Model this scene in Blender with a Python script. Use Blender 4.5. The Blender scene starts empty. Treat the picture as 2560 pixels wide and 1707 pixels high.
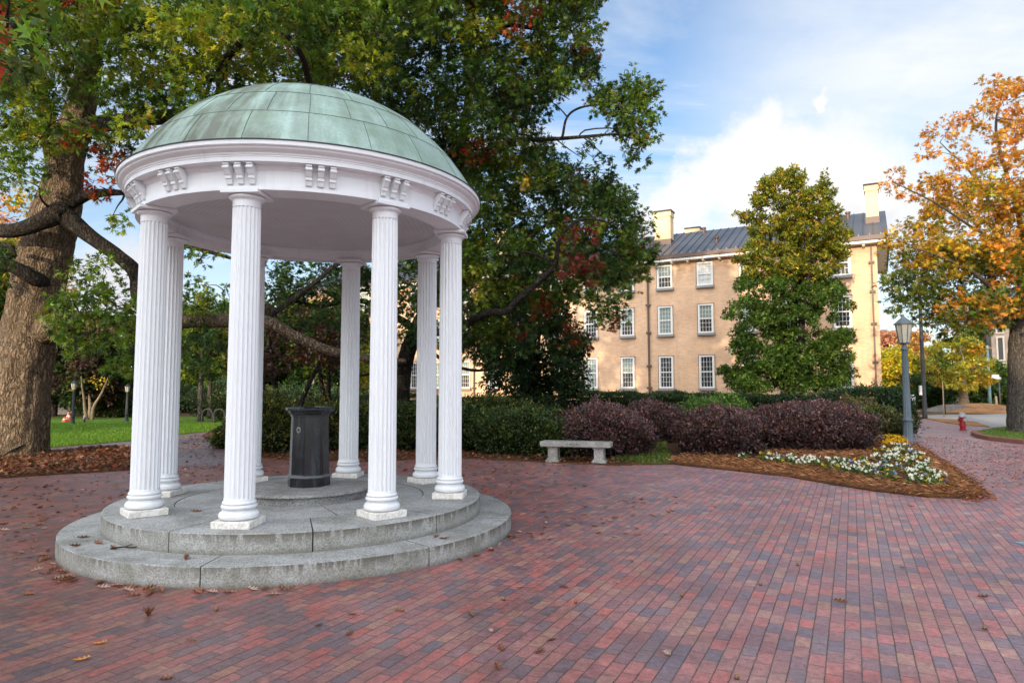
import bpy, math, random
import numpy as np
from mathutils import Vector, Matrix
R = math.radians
rng = np.random.default_rng(7)
random.seed(7)
scene = bpy.context.scene
col = scene.collection
WX, WY = -2.42, 7.955           # centre of the rotunda
# ------------------------------------------------------------------ helpers
def tag(o, label=None, cat=None, group=None, kind=None):
    if label: o['label'] = label
    if cat: o['category'] = cat
    if group: o['group'] = group
    if kind: o['kind'] = kind
    return o
def empty(name, loc=(0, 0, 0), rz=0.0):
    o = bpy.data.objects.new(name, None); col.objects.link(o)
    o.location = loc; o.rotation_euler = (0, 0, rz); o.empty_display_size = .1
    return o
def kids(o): return [c for c in bpy.data.objects if c.parent == o]
def copy_tree(o, parent=None):
    c = o.copy(); col.objects.link(c)
    if parent is not None: c.parent = parent
    for ch in kids(o): copy_tree(ch, c)
    return c
def link_mesh(name, me, mats, parent=None, smooth=False):
    o = bpy.data.objects.new(name, me); col.objects.link(o)
    for m in (mats if isinstance(mats, (list, tuple)) else [mats]): me.materials.append(m)
    if smooth: me.polygons.foreach_set('use_smooth', np.ones(len(me.polygons), bool))
    if parent is not None: o.parent = parent
    return o
class MB:
    """collects boxes, tubes and lathes and links them as one mesh object"""
    def __init__(s): s.v = []; s.f = []; s.m = []
    def add(s, vs, fs, mi=0):
        n = len(s.v); s.v += [tuple(map(float, v)) for v in vs]
        for f in fs: s.f.append(tuple(i + n for i in f)); s.m.append(mi)
    def box(s, c, d, mi=0, rz=0.0, taper=1.0):
        x, y, z = d[0] / 2, d[1] / 2, d[2] / 2; ca, sa = math.cos(rz), math.sin(rz); vs = []
        for k, (a, b, e) in enumerate([(-1,-1,-1),(1,-1,-1),(1,1,-1),(-1,1,-1),(-1,-1,1),(1,-1,1),(1,1,1),(-1,1,1)]):
            t = taper if e > 0 else 1; px, py = a * x * t, b * y * t
            vs.append((c[0] + px * ca - py * sa, c[1] + px * sa + py * ca, c[2] + e * z))
        s.add(vs, [(3,2,1,0),(4,5,6,7),(0,1,5,4),(1,2,6,5),(2,3,7,6),(3,0,4,7)], mi)
    def bbox(s, c, d, b=.01, mi=0, rz=0.0):
        """box with chamfered edges"""
        x, y, z = d[0]/2, d[1]/2, d[2]/2; ca, sa = math.cos(rz), math.sin(rz); rings = []
        for zz, k in ((-z, b), (-z + b, 0), (z - b, 0), (z, b)):
            r = []
            X, Y = x - k, y - k; e = b if k == 0 else b * .6
            for px, py in ((-X+e,-Y),(X-e,-Y),(X,-Y+e),(X,Y-e),(X-e,Y),(-X+e,Y),(-X,Y-e),(-X,-Y+e)):
                r.append((c[0] + px*ca - py*sa, c[1] + px*sa + py*ca, c[2] + zz))
            rings.append(r)
        s.rings(rings, True, mi)
    def rings(s, rings, caps=False, mi=0, closed=True):
        n = len(rings[0]); vs = [v for r in rings for v in r]; fs = []
        for i in range(len(rings) - 1):
            for j in range(n if closed else n - 1):
                a = i * n + j; b = i * n + (j + 1) % n
                fs.append((a, b, b + n, a + n))
        if caps: fs.append(tuple(range(n))[::-1]); fs.append(tuple((len(rings) - 1) * n + k for k in range(n)))
        s.add(vs, fs, mi)
    def lathe(s, prof, n=48, c=(0, 0, 0), caps=False, mi=0, a0=0.0):
        s.rings([[(c[0] + r*math.cos(a0 + 2*math.pi*k/n), c[1] + r*math.sin(a0 + 2*math.pi*k/n), c[2] + z) for k in range(n)] for r, z in prof], caps, mi)
    def tube(s, pts, rad, n=8, caps=True, mi=0):
        s.rings(tube_rings(pts, rad, n), caps, mi)
    def build(s, name, mats, parent=None, smooth=False, off=None, auto=None):
        v = np.array(s.v, float)
        if off is not None: v = v - np.array(off)
        me = bpy.data.meshes.new(name); me.from_pydata(v.tolist(), [], s.f)
        if any(s.m): me.polygons.foreach_set('material_index', s.m)
        o = link_mesh(name, me, mats, parent, smooth)
        if auto is not None: me.set_sharp_from_angle(angle=R(auto))
        me.update()
        return o
def catmull(pts, rad, k=5):
    P = np.array(pts, float); Q = np.array(rad, float)
    if len(P) < 3: k = max(k, 3)
    Pe = np.vstack([2*P[0]-P[1], P, 2*P[-1]-P[-2]]); out = []; ro = []
    for i in range(len(P) - 1):
        p0, p1, p2, p3 = Pe[i:i+4]
        for j in range(k):
            t = j / k
            out.append(.5*((2*p1) + (-p0+p2)*t + (2*p0-5*p1+4*p2-p3)*t*t + (-p0+3*p1-3*p2+p3)*t**3)); ro.append(Q[i]*(1-t) + Q[i+1]*t)
    out.append(P[-1]); ro.append(Q[-1])
    return np.array(out), np.array(ro)
def tube_rings(pts, rad, n=8, disp=None):
    P = np.array(pts, float); T = np.gradient(P, axis=0); T /= np.linalg.norm(T, axis=1)[:, None] + 1e-9
    u = np.cross(T[0], (0.31, 0.92, 0.1)); u /= np.linalg.norm(u); rings = []
    ang = np.linspace(0, 2*math.pi, n, endpoint=False)
    for i in range(len(P)):
        u = u - T[i]*(u @ T[i]); u /= np.linalg.norm(u); w = np.cross(T[i], u)
        r = rad[i] * (np.ones(n) if disp is None else 1 + disp(ang, i, P[i], rad[i]))
        rings.append([tuple(P[i] + r[k]*(math.cos(ang[k])*u + math.sin(ang[k])*w)) for k in range(n)])
    return rings
def snoise(p, f=1.0, seed=0):
    """cheap smooth noise, -1..1, for an (N,3) array"""
    r = np.random.default_rng(seed); s = 0
    for k in range(6):
        w = r.normal(size=3); w *= f*(1 + .35*k)/np.linalg.norm(w); s = s + np.sin(p @ w + r.uniform(0, 6.28))
    return s / 3.0
def mesh_np(name, V, F, C=None, mi=None):
    """fast mesh from arrays: F list of (nfaces, k) index arrays; C per-vertex colour"""
    me = bpy.data.meshes.new(name); me.vertices.add(len(V)); me.vertices.foreach_set('co', np.asarray(V, np.float32).ravel())
    loops = np.concatenate([f.ravel() for f in F]); tot = np.concatenate([np.full(len(f), f.shape[1]) for f in F]); st = np.concatenate([[0], np.cumsum(tot)[:-1]])
    me.loops.add(len(loops)); me.loops.foreach_set('vertex_index', loops.astype(np.int32))
    me.polygons.add(len(tot)); me.polygons.foreach_set('loop_start', st.astype(np.int32))
    me.update(calc_edges=True)
    if mi is not None: me.polygons.foreach_set('material_index', np.asarray(mi, np.int32))
    if C is not None:
        a = me.color_attributes.new('tint', 'FLOAT_COLOR', 'POINT'); a.data.foreach_set('color', np.column_stack([C, np.ones(len(C))]).astype(np.float32).ravel())
    me.validate(); return me
# ------------------------------------------------------------------ leaves
OAK_V = np.array([(0,0,0),(.5,.10,.03),(1,0,-.10),(.5,-.10,.03),
    (.16,.02,0),(.42,.34,.05),(.40,.05,.02),(.42,.06,.02),(.74,.36,.03),(.64,.06,0),
    (.16,-.02,0),(.42,-.34,.05),(.40,-.05,.02),(.42,-.06,.02),(.74,-.36,.03),(.64,-.06,0)], float)
OAK_F4 = np.array([(0,3,2,1)]); OAK_F3 = np.array([(4,6,5),(7,9,8),(10,11,12),(13,14,15)])
LEAF_V = np.array([(0,0,0),(.5,.27,.06),(1,0,-.06),(.5,-.27,.06)], float); LEAF_F4 = np.array([(0,3,2,1)])
def unit(a): return a / (np.linalg.norm(a, axis=-1, keepdims=True) + 1e-9)
def leaves(P, D, U, S, C, oak=True):
    """leaf blades at P pointing along D, upper side towards U, length S, colour C -> V, F, C"""
    T = OAK_V if oak else LEAF_V; D = unit(D); B = unit(np.cross(U, D)); N = np.cross(D, B); n = len(P); k = len(T)
    V = P[:,None,:] + S[:,None,None]*(T[None,:,0:1]*D[:,None,:] + T[None,:,1:2]*B[:,None,:] + T[None,:,2:3]*N[:,None,:])
    off = (np.arange(n)*k)[:,None,None]
    F = [(off + (OAK_F4 if oak else LEAF_F4)[None]).reshape(-1, 4)]
    if oak: F.append((off + OAK_F3[None]).reshape(-1, 3))
    return V.reshape(-1, 3), F, np.repeat(C, k, axis=0)
def palette(n, pal, jit=.25):
    cols = np.array([c for c, w in pal]); w = np.array([w for c, w in pal], float); i = rng.choice(len(pal), n, p=w/w.sum())
    return cols[i]*np.exp(rng.normal(0, jit, (n, 1)))*(1 + rng.normal(0, .06, (n, 3)))
# ------------------------------------------------------------------ materials
def new_mat(name):
    m = bpy.data.materials.new(name); m.use_nodes = True; nt = m.node_tree
    return m, nt, nt.nodes['Principled BSDF']
class NT:
    def __init__(s, nt): s.nt = nt
    def n(s, t, **k):
        x = s.nt.nodes.new(t)
        for a, v in k.items(): setattr(x, a, v)
        return x
    def l(s, a, b): s.nt.links.new(a, b)
    def put(s, sock, v):
        if isinstance(v, bpy.types.NodeSocket): s.l(v, sock)
        else: sock.default_value = v
    def math(s, op, a, b=None, c=None, clamp=False):
        x = s.n('ShaderNodeMath', operation=op); x.use_clamp = clamp
        for i, v in enumerate((a, b, c)):
            if v is not None: s.put(x.inputs[i], v)
        return x.outputs[0]
    def vmath(s, op, a, b=None):
        x = s.n('ShaderNodeVectorMath', operation=op); s.put(x.inputs[0], a)
        if b is not None: s.put(x.inputs[1], b)
        return x.outputs['Value' if op in ('DOT_PRODUCT', 'LENGTH') else 'Vector']
    def mix(s, f, a, b, mode='MIX'):
        x = s.n('ShaderNodeMix', data_type='RGBA', blend_type=mode); s.put(x.inputs[0], f)
        for i, v in ((6, a), (7, b)):
            s.put(x.inputs[i], v if isinstance(v, bpy.types.NodeSocket) else (*v[:3], 1))
        return x.outputs[2]
    def ramp(s, f, stops, interp='LINEAR'):
        x = s.n('ShaderNodeValToRGB'); e = x.color_ramp; e.interpolation = interp
        while len(e.elements) < len(stops): e.elements.new(.5)
        for k, (p, c) in enumerate(stops):
            e.elements[k].position = p; e.elements[k].color = (*c[:3], 1) if hasattr(c, '__len__') else (c, c, c, 1)
        s.put(x.inputs[0], f); return x.outputs[0]
    def noise(s, vec, scale, detail=3, rough=.55, out=0, dist=0):
        x = s.n('ShaderNodeTexNoise'); x.inputs['Scale'].default_value = scale; x.inputs['Detail'].default_value = detail
        x.inputs['Roughness'].default_value = rough; x.inputs['Distortion'].default_value = dist
        if vec is not None: s.l(vec, x.inputs['Vector'])
        return x.outputs[out]
    def vor(s, vec, scale, feature='F1', out='Distance'):
        x = s.n('ShaderNodeTexVoronoi', feature=feature); x.inputs['Scale'].default_value = scale; s.l(vec, x.inputs['Vector']); return x.outputs[out]
    def obj(s): return s.n('ShaderNodeTexCoord').outputs['Object']
    def mapv(s, vec, scale=(1,1,1), loc=(0,0,0), rot=(0,0,0)):
        x = s.n('ShaderNodeMapping'); s.l(vec, x.inputs[0]); x.inputs['Scale'].default_value = scale; x.inputs['Location'].default_value = loc; x.inputs['Rotation'].default_value = rot
        return x.outputs[0]
    def sep(s, v): x = s.n('ShaderNodeSeparateXYZ'); s.l(v, x.inputs[0]); return x.outputs
    def comb(s, a, b, c=0.0):
        x = s.n('ShaderNodeCombineXYZ')
        for i, v in enumerate((a, b, c)): s.put(x.inputs[i], v)
        return x.outputs[0]
    def bump(s, h, strength=.3, dist=.01, normal=None):
        x = s.n('ShaderNodeBump'); x.inputs['Strength'].default_value = strength; x.inputs['Distance'].default_value = dist; s.l(h, x.inputs['Height'])
        if normal is not None: s.l(normal, x.inputs['Normal'])
        return x.outputs[0]
def leaf_mat(name, trans=.35, rough=.45, spec=.4):
    m, nt, b = new_mat(name); t = NT(nt)
    a = t.n('ShaderNodeVertexColor', layer_name='tint').outputs[0]
    t.l(a, b.inputs['Base Color']); b.inputs['Roughness'].default_value = rough; b.inputs['Specular IOR Level'].default_value = spec
    tr = t.n('ShaderNodeBsdfTranslucent'); t.l(t.mix(1.0, a, (1.7, 1.55, .7), 'MULTIPLY'), tr.inputs[0])
    mx = t.n('ShaderNodeMixShader'); mx.inputs[0].default_value = trans
    t.l(b.outputs[0], mx.inputs[1]); t.l(tr.outputs[0], mx.inputs[2]); t.l(mx.outputs[0], nt.nodes['Material Output'].inputs[0])
    return m
M = {}
M['leaf'] = leaf_mat('leaf_green', .38); M['shrubleaf'] = leaf_mat('leaf_shrub', .25, .5, .35)
def simple(name, c, rough=.6, spec=.5, metal=0, noise=0, nscale=8, bump=0, bscale=60):
    m, nt, b = new_mat(name); t = NT(nt); b.inputs['Roughness'].default_value = rough; b.inputs['Metallic'].default_value = metal; b.inputs['Specular IOR Level'].default_value = spec
    v = t.obj(); f = t.noise(v, nscale, 5, .6)
    t.l(t.mix(f, [x*(1-noise) for x in c], [min(1, x*(1+noise)) for x in c]), b.inputs['Base Color'])
    if bump: t.l(t.bump(t.noise(v, bscale, 4), bump, .01), b.inputs['Normal'])
    return m
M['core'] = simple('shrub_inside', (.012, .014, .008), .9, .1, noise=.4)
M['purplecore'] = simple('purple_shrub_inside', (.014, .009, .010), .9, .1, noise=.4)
def bark(name, c1, c2, sc=1.0, bstr=1.0):
    m, nt, b = new_mat(name); t = NT(nt); v = t.obj(); wv = t.vmath('SCALE', t.vmath('SUBTRACT', t.noise(v, 4*sc, 4, .6, out=1), (.5, .5, .5))); wv.node.inputs['Scale'].default_value = .22/sc
    v2 = t.vmath('ADD', v, wv)
    d = t.vor(t.mapv(v2, (15*sc, 15*sc, 2.6*sc)), 1.0, 'DISTANCE_TO_EDGE'); d2 = t.vor(t.mapv(v2, (30*sc, 30*sc, 11*sc)), 1.0, 'DISTANCE_TO_EDGE')
    h = t.math('ADD', t.math('MULTIPLY', d, 1.5, clamp=True), t.math('MULTIPLY', d2, .9)); h = t.math('ADD', h, t.math('MULTIPLY', t.noise(v, 26*sc, 6, .7), .55))
    c = t.mix(t.ramp(h, [(.34, 0), (.86, 1)]), c1, c2); c = t.mix(t.ramp(t.noise(v, 1.6, 4, .6), [(.40, 0), (.7, .75)]), c, [x*.5 for x in c2]); c = t.mix(t.ramp(t.noise(v, 7*sc, 4, .6), [(.58, 0), (.7, .35)]), c, (.20, .21, .17))
    t.l(c, b.inputs['Base Color']); b.inputs['Roughness'].default_value = .92; b.inputs['Specular IOR Level'].default_value = .15
    t.l(t.bump(h, bstr, .10/sc), b.inputs['Normal']); return m
M['bark'] = bark('oak_bark', (.05, .034, .022), (.42, .31, .205))
M['barkdark'] = bark('dark_bark', (.012, .010, .009), (.085, .07, .058))
M['barklight'] = bark('pale_bark', (.12, .09, .06), (.42, .33, .23), 1.6, .4)
M['barkgrey'] = bark('grey_bark', (.05, .042, .035), (.24, .205, .175), 1.1)
# ---- paving
def paving(name='brick_paving', grey=0.0):
    m, nt, b = new_mat(name); t = NT(nt); v = t.obj(); wob = t.vmath('SCALE', t.vmath('SUBTRACT', t.noise(v, 9, 2, out=1), (.5, .5, .5)))
    nt.nodes.active = None
    w = wob.node; w.inputs['Scale'].default_value = .010
    v2 = t.vmath('ADD', v, wob); x, y, z = t.sep(v2)
    ca, sa = math.cos(R(26.79)), math.sin(R(26.79)); L, Wd = .187, .094
    u = t.math('ADD', t.math('MULTIPLY', x, sa), t.math('MULTIPLY', y, ca)); q = t.math('SUBTRACT', t.math('MULTIPLY', x, ca), t.math('MULTIPLY', y, sa))
    q = t.math('DIVIDE', q, Wd); row = t.math('FLOOR', q); vf = t.math('FRACT', q)
    wn = t.n('ShaderNodeTexWhiteNoise', noise_dimensions='1D'); t.l(row, wn.inputs['W'])
    uu = t.math('ADD', t.math('DIVIDE', u, L), t.math('ADD', t.math('MULTIPLY', t.math('MODULO', t.math('ADD', row, 1000), 2), .5), t.math('MULTIPLY', wn.outputs[0], .22)))
    cc = t.math('FLOOR', uu); uf = t.math('FRACT', uu); uf0 = uf; vf0 = vf
    w2 = t.n('ShaderNodeTexWhiteNoise', noise_dimensions='2D'); t.l(t.comb(row, cc), w2.inputs['Vector']); r1 = w2.outputs[0]
    r2 = t.sep(w2.outputs[1])
    pal = t.ramp(r1, [(0, (.40, .115, .095)), (.13, (.31, .135, .115)), (.30, (.25, .105, .105)), (.44, (.36, .185, .130)), (.55, (.195, .105, .115)), (.69, (.115, .100, .125)), (.82, (.39, .14, .12)), (.91, (.16, .125, .135))], 'CONSTANT')
    pal = t.mix(t.math('MULTIPLY_ADD', r2[1], .34, .20), pal, (.235, .14, .142))
    fine = t.noise(v, 95, 4, .75); sp = t.noise(v, 420, 2, .6); blot = t.noise(v, 1.1, 4, .6); med = t.noise(v, 14, 4, .6)
    pal = t.mix(1.0, pal, t.ramp(fine, [(.3, .55), (.5, .98), (.7, 1.32)]), 'MULTIPLY')
    pal = t.mix(t.ramp(sp, [(.62, 0), (.70, .5)]), pal, (.035, .03, .03))
    off = t.vmath('ADD', v, t.vmath('SCALE', w2.outputs[1])); off.node.inputs[1].links[0].from_node.inputs['Scale'].default_value = 7.0
    mot = t.noise(off, 26, 6, .7); pal = t.mix(1.0, pal, t.ramp(mot, [(.28, .62), (.5, 1.0), (.72, 1.34)]), 'MULTIPLY')
    pal = t.mix(t.ramp(t.noise(off, 11, 4, .6), [(.52, 0), (.72, .5)]), pal, (.13, .085, .09))
    pal = t.mix(1.0, pal, t.ramp(med, [(.25, .78), (.75, 1.16)]), 'MULTIPLY')
    ed = t.math('MINIMUM', t.math('MULTIPLY', t.math('MINIMUM', uf0, t.math('SUBTRACT', 1.0, uf0)), L), t.math('MULTIPLY', t.math('MINIMUM', vf0, t.math('SUBTRACT', 1.0, vf0)), Wd))
    pal = t.mix(t.math('MULTIPLY', t.math('SUBTRACT', 1.0, t.math('MULTIPLY', ed, 90.0), clamp=True), .25), pal, (.07, .05, .048))
    pal = t.mix(1.0, pal, t.ramp(blot, [(.28, .70), (.62, 1.10)]), 'MULTIPLY')
    eu = t.math('MULTIPLY', t.math('MINIMUM', uf, t.math('SUBTRACT', 1.0, uf)), L); ev = t.math('MULTIPLY', t.math('MINIMUM', vf, t.math('SUBTRACT', 1.0, vf)), Wd)
    jr = t.math('ADD', .0022, t.math('MULTIPLY', r2[0], .0016))
    mu = t.math('SUBTRACT', 1.0, t.math('DIVIDE', eu, .0028), clamp=True); mv = t.math('SUBTRACT', 1.0, t.math('DIVIDE', ev, .0042), clamp=True)
    j = t.math('MAXIMUM', t.math('MULTIPLY', mu, 1.5, clamp=True), t.math('MULTIPLY', mv, 2.0, clamp=True))
    jn = t.math('MULTIPLY', j, t.ramp(t.noise(v, 22, 3), [(.3, .45), (.6, 1)]))
    x0 = t.math('MULTIPLY_ADD', x, .09, .32); shade_to_sky = t.ramp(x0, [(.0, (.82, .68, .58)), (.75, (1.44, 1.52, 1.64))]); pal = t.mix(1.0, pal, shade_to_sky, 'MULTIPLY')  # bricks painted darker on the shaded oak side, brighter towards open sky
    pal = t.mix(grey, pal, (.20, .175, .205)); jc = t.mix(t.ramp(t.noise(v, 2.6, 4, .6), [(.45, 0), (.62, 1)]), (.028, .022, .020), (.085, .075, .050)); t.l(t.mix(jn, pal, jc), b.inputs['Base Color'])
    t.l(t.math('ADD', t.ramp(med, [(.3, .30), (.7, .50)]), t.math('MULTIPLY', r2[2], .12)), b.inputs['Roughness']); b.inputs['Specular IOR Level'].default_value = .55
    h = t.math('ADD', t.math('MULTIPLY', j, -1.0), t.math('ADD', t.math('MULTIPLY', r2[0], .45), t.math('MULTIPLY', fine, .35)))
    t.l(t.bump(h, .55, .006), b.inputs['Normal']); return m
M['paving'] = paving(); M['paving2'] = paving('sky_tinted_paving', .62)  # path copy greyed to paint the sky's reflection into its bricks
# ---- granite
def granite(name, stain=False, base=(.295, .30, .295), ztop=.174):
    m, nt, b = new_mat(name); t = NT(nt); v = t.obj()
    s1 = t.noise(v, 85, 3, .8); s2 = t.vor(v, 105, out='Color')
    g = t.ramp(s1, [(.34, [x*.50 for x in base]), (.46, [x*.88 for x in base]), (.58, [x*1.15 for x in base]), (.70, [x*1.5 for x in base])])
    g = t.mix(.42, g, t.ramp(t.sep(s2)[0], [(0, .05), (.35, .27), (1, .62)]))
    g = t.mix(1.0, g, t.ramp(t.noise(v, 2.2, 6, .7), [(.30, (.58, .57, .50)), (.60, (1.12, 1.12, 1.12))]), 'MULTIPLY')
    if stain:
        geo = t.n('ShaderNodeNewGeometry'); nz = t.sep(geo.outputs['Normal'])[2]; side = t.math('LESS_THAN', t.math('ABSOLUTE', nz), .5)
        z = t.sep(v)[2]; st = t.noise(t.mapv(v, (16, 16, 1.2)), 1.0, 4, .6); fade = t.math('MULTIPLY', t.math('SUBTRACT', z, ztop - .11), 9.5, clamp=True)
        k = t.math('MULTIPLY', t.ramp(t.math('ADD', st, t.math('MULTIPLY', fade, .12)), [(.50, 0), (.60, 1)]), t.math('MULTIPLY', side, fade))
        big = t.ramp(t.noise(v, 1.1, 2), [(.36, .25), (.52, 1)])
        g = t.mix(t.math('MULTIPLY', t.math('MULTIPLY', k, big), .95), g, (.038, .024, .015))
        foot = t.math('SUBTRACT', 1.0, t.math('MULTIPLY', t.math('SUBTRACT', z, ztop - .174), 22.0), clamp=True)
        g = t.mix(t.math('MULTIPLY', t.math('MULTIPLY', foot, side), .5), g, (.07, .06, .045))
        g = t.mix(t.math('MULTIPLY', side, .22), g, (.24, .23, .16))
    t.l(g, b.inputs['Base Color']); b.inputs['Roughness'].default_value = .62; b.inputs['Specular IOR Level'].default_value = .4
    t.l(t.bump(s1, .25, .003), b.inputs['Normal']); return m
M['granite'] = granite('granite_step', True); M['granite2'] = granite('granite_upper_step', True, ztop=.356); M['dais'] = granite('granite_dais', False, (.20, .195, .19))
M['joint'] = simple('dark_joint', (.035, .03, .025), .9, .2, noise=.3)
def paint(name, c=(.815, .835, .86), dirt=.42):
    m, nt, b = new_mat(name); t = NT(nt); v = t.obj()
    st = t.noise(t.mapv(v, (9, 9, .7)), 1.0, 5, .65); sp = t.noise(v, 5, 5, .7)
    f = t.math('MULTIPLY', t.ramp(st, [(.50, 0), (.78, 1)]), t.ramp(sp, [(.35, .2), (.65, 1)]))
    c1 = t.mix(t.math('MULTIPLY', f, dirt), c, (.50, .49, .48))
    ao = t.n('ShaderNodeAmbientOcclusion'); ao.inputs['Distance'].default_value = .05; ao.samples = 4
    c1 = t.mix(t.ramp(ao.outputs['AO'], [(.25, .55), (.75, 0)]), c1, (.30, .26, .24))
    t.l(c1, b.inputs['Base Color']); b.inputs['Roughness'].default_value = .48; b.inputs['Specular IOR Level'].default_value = .4
    t.l(t.bump(t.noise(v, 45, 4), .06, .004), b.inputs['Normal']); return m
M['white'] = paint('white_paint'); M['whitefar'] = simple('white_trim', (.76, .74, .70), .5, noise=.08)
def marble():
    m, nt, b = new_mat('plinth_marble'); t = NT(nt); v = t.obj()
    n1 = t.noise(v, 7, 6, .7, dist=1.5)
    c = t.mix(t.ramp(n1, [(.42, 0), (.50, .6), (.56, 0)]), (.82, .80, .75), (.46, .40, .33)); c = t.mix(t.ramp(t.noise(v, 16, 5), [(.5, 0), (.8, .45)]), c, (.58, .54, .45))
    t.l(c, b.inputs['Base Color']); b.inputs['Roughness'].default_value = .5; return m
M['marble'] = marble()
def ceiling_mat():
    m, nt, b = new_mat('board_ceiling'); t = NT(nt); x, y, z = t.sep(t.obj())
    a = t.math('ARCTAN2', y, x); k = t.math('MULTIPLY', t.math('ROUND', t.math('DIVIDE', a, math.pi/4)), math.pi/4)
    rr = t.math('SQRT', t.math('ADD', t.math('MULTIPLY', x, x), t.math('MULTIPLY', y, y))); d = t.math('SUBTRACT', a, k)
    c = t.math('MULTIPLY', rr, t.math('COSINE', d)); f = t.math('FRACT', t.math('DIVIDE', c, .062)); e = t.math('MINIMUM', f, t.math('SUBTRACT', 1.0, f))
    ln = t.math('SUBTRACT', 1.0, t.math('MULTIPLY', e, 9.0), clamp=True)
    base = t.mix(t.ramp(t.noise(t.obj(), 2.5, 4), [(.4, 0), (.75, .5)]), (.68, .68, .70), (.54, .53, .53))
    t.l(t.mix(t.math('MULTIPLY', ln, .38), base, (.30, .27, .26)), b.inputs['Base Color']); b.inputs['Roughness'].default_value = .55
    t.l(t.bump(t.math('MULTIPLY', ln, -1.0), .5, .006), b.inputs['Normal']); return m
M['ceiling'] = ceiling_mat()
def copper():
    m, nt, b = new_mat('copper_patina'); t = NT(nt); v = t.obj(); x, y, z = t.sep(v)
    a = t.math('ARCTAN2', y, x); rr = t.math('SQRT', t.math('ADD', t.math('MULTIPLY', x, x), t.math('MULTIPLY', y, y)))
    p = t.comb(t.math('MULTIPLY', t.math('COSINE', a), 9.0), t.math('MULTIPLY', t.math('SINE', a), 9.0), t.math('MULTIPLY', rr, 1.1))
    st = t.noise(p, 1.0, 6, .65); big = t.noise(v, 1.15, 4, .6); fine = t.noise(v, 40, 4, .6)
    c = t.mix(t.ramp(fine, [(.35, 0), (.7, 1)]), (.33, .475, .425), (.45, .58, .53)); c = t.mix(t.ramp(t.noise(v, 3.0, 4), [(.35, .6), (.6, 0)]), c, (.20, .29, .20))
    k = t.math('MULTIPLY', t.ramp(st, [(.35, 0), (.56, 1)]), t.ramp(big, [(.32, .18), (.50, 1)]))
    left = t.ramp(t.math('MULTIPLY_ADD', x, -.28, .5), [(.30, .30), (.68, 1)])
    c = t.mix(t.math('MULTIPLY', t.math('MULTIPLY', k, left), .95), c, (.085, .085, .050))
    t.l(c, b.inputs['Base Color']); b.inputs['Roughness'].default_value = .55; b.inputs['Specular IOR Level'].default_value = .45
    t.l(t.bump(t.noise(v, 6, 3), .12, .02), b.inputs['Normal']); return m
M['copper'] = copper(); M['seam'] = simple('copper_seam', (.10, .15, .125), .6, noise=.3); M['dripedge'] = simple('dark_drip_edge', (.03, .032, .03), .5, noise=.3)
def blackstone():
    m, nt, b = new_mat('black_soapstone'); t = NT(nt); v = t.obj()
    st = t.noise(t.mapv(v, (8, 8, 1.1)), 1.0, 6, .7); c = t.mix(t.ramp(st, [(.48, 0), (.78, .7)]), (.005, .006, .008), (.045, .058, .070))
    c = t.mix(t.ramp(t.noise(v, 5, 4), [(.54, 0), (.8, .4)]), c, (.032, .042, .05)); c = t.mix(t.ramp(t.noise(v, 160, 2), [(.66, 0), (.74, .6)]), c, (.2, .22, .23))
    t.l(c, b.inputs['Base Color']); t.l(t.ramp(st, [(.4, .16), (.7, .34)]), b.inputs['Roughness']); b.inputs['Specular IOR Level'].default_value = .55; return m
M['black'] = blackstone(); M['chrome'] = simple('dull_steel', (.35, .34, .32), .3, metal=.9)
def wallbrick(name, c1, c2, mort, L=.21, Hh=.075):
    m, nt, b = new_mat(name); t = NT(nt); v = t.obj(); x, y, z = t.sep(v)
    bt = t.n('ShaderNodeTexBrick'); bt.inputs['Scale'].default_value = 1.0; bt.inputs['Brick Width'].default_value = L; bt.inputs['Row Height'].default_value = Hh; bt.inputs['Mortar Size'].default_value = .008
    t.l(t.comb(t.math('ADD', x, y), z), bt.inputs['Vector']); bt.inputs['Color1'].default_value = (*c1, 1); bt.inputs['Color2'].default_value = (*c2, 1); bt.inputs['Mortar'].default_value = (*mort, 1)
    rows = t.noise(t.mapv(v, (1.6, 1.6, 11)), 1.0, 4, .7); big = t.noise(v, .45, 5, .6); drip = t.noise(t.mapv(v, (1.5, 1.5, .22)), 1.0, 5, .7)
    c = t.mix(1.0, bt.outputs[0], t.ramp(rows, [(.30, .84), (.5, 1.0), (.72, 1.12)]), 'MULTIPLY')
    c = t.mix(1.0, c, t.ramp(big, [(.3, (.80, .76, .72)), (.65, (1.08, 1.07, 1.04))]), 'MULTIPLY')
    c = t.mix(t.ramp(drip, [(.52, 0), (.8, .45)]), c, [q*.5 for q in c2])
    t.l(c, b.inputs['Base Color']); b.inputs['Roughness'].default_value = .85; b.inputs['Specular IOR Level'].default_value = .2
    t.l(t.bump(bt.outputs['Fac'], .4, -.006), b.inputs['Normal']); return m
M['hallbrick'] = wallbrick('buff_brick', (.76, .505, .33), (.68, .44, .28), (.75, .55, .39))
M['pinkbrick'] = wallbrick('tan_brick', (.42, .29, .20), (.36, .25, .17), (.4, .32, .25))
M['greystone'] = wallbrick('grey_stone', (.24, .21, .195), (.19, .17, .16), (.2, .19, .18), .6, .3)
M['darkstone'] = wallbrick('stone_blocks', (.20, .195, .19), (.15, .145, .14), (.07, .07, .07), .7, .32)
M['chimbrick'] = wallbrick('cream_brick', (.74, .58, .36), (.66, .51, .31), (.66, .55, .40))
M['roof'] = simple('standing_seam_roof', (.070, .078, .095), .45, .5, noise=.25, nscale=3); M['roofrib'] = simple('roof_rib', (.05, .055, .07), .5, noise=.3)
M['copperbrown'] = simple('brown_copper', (.10, .058, .042), .5, noise=.3); M['sill'] = simple('stone_sill', (.27, .26, .25), .7, noise=.2); M['darkbrown'] = simple('reveal_shade_and_cap', (.05, .035, .03), .9)
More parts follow.
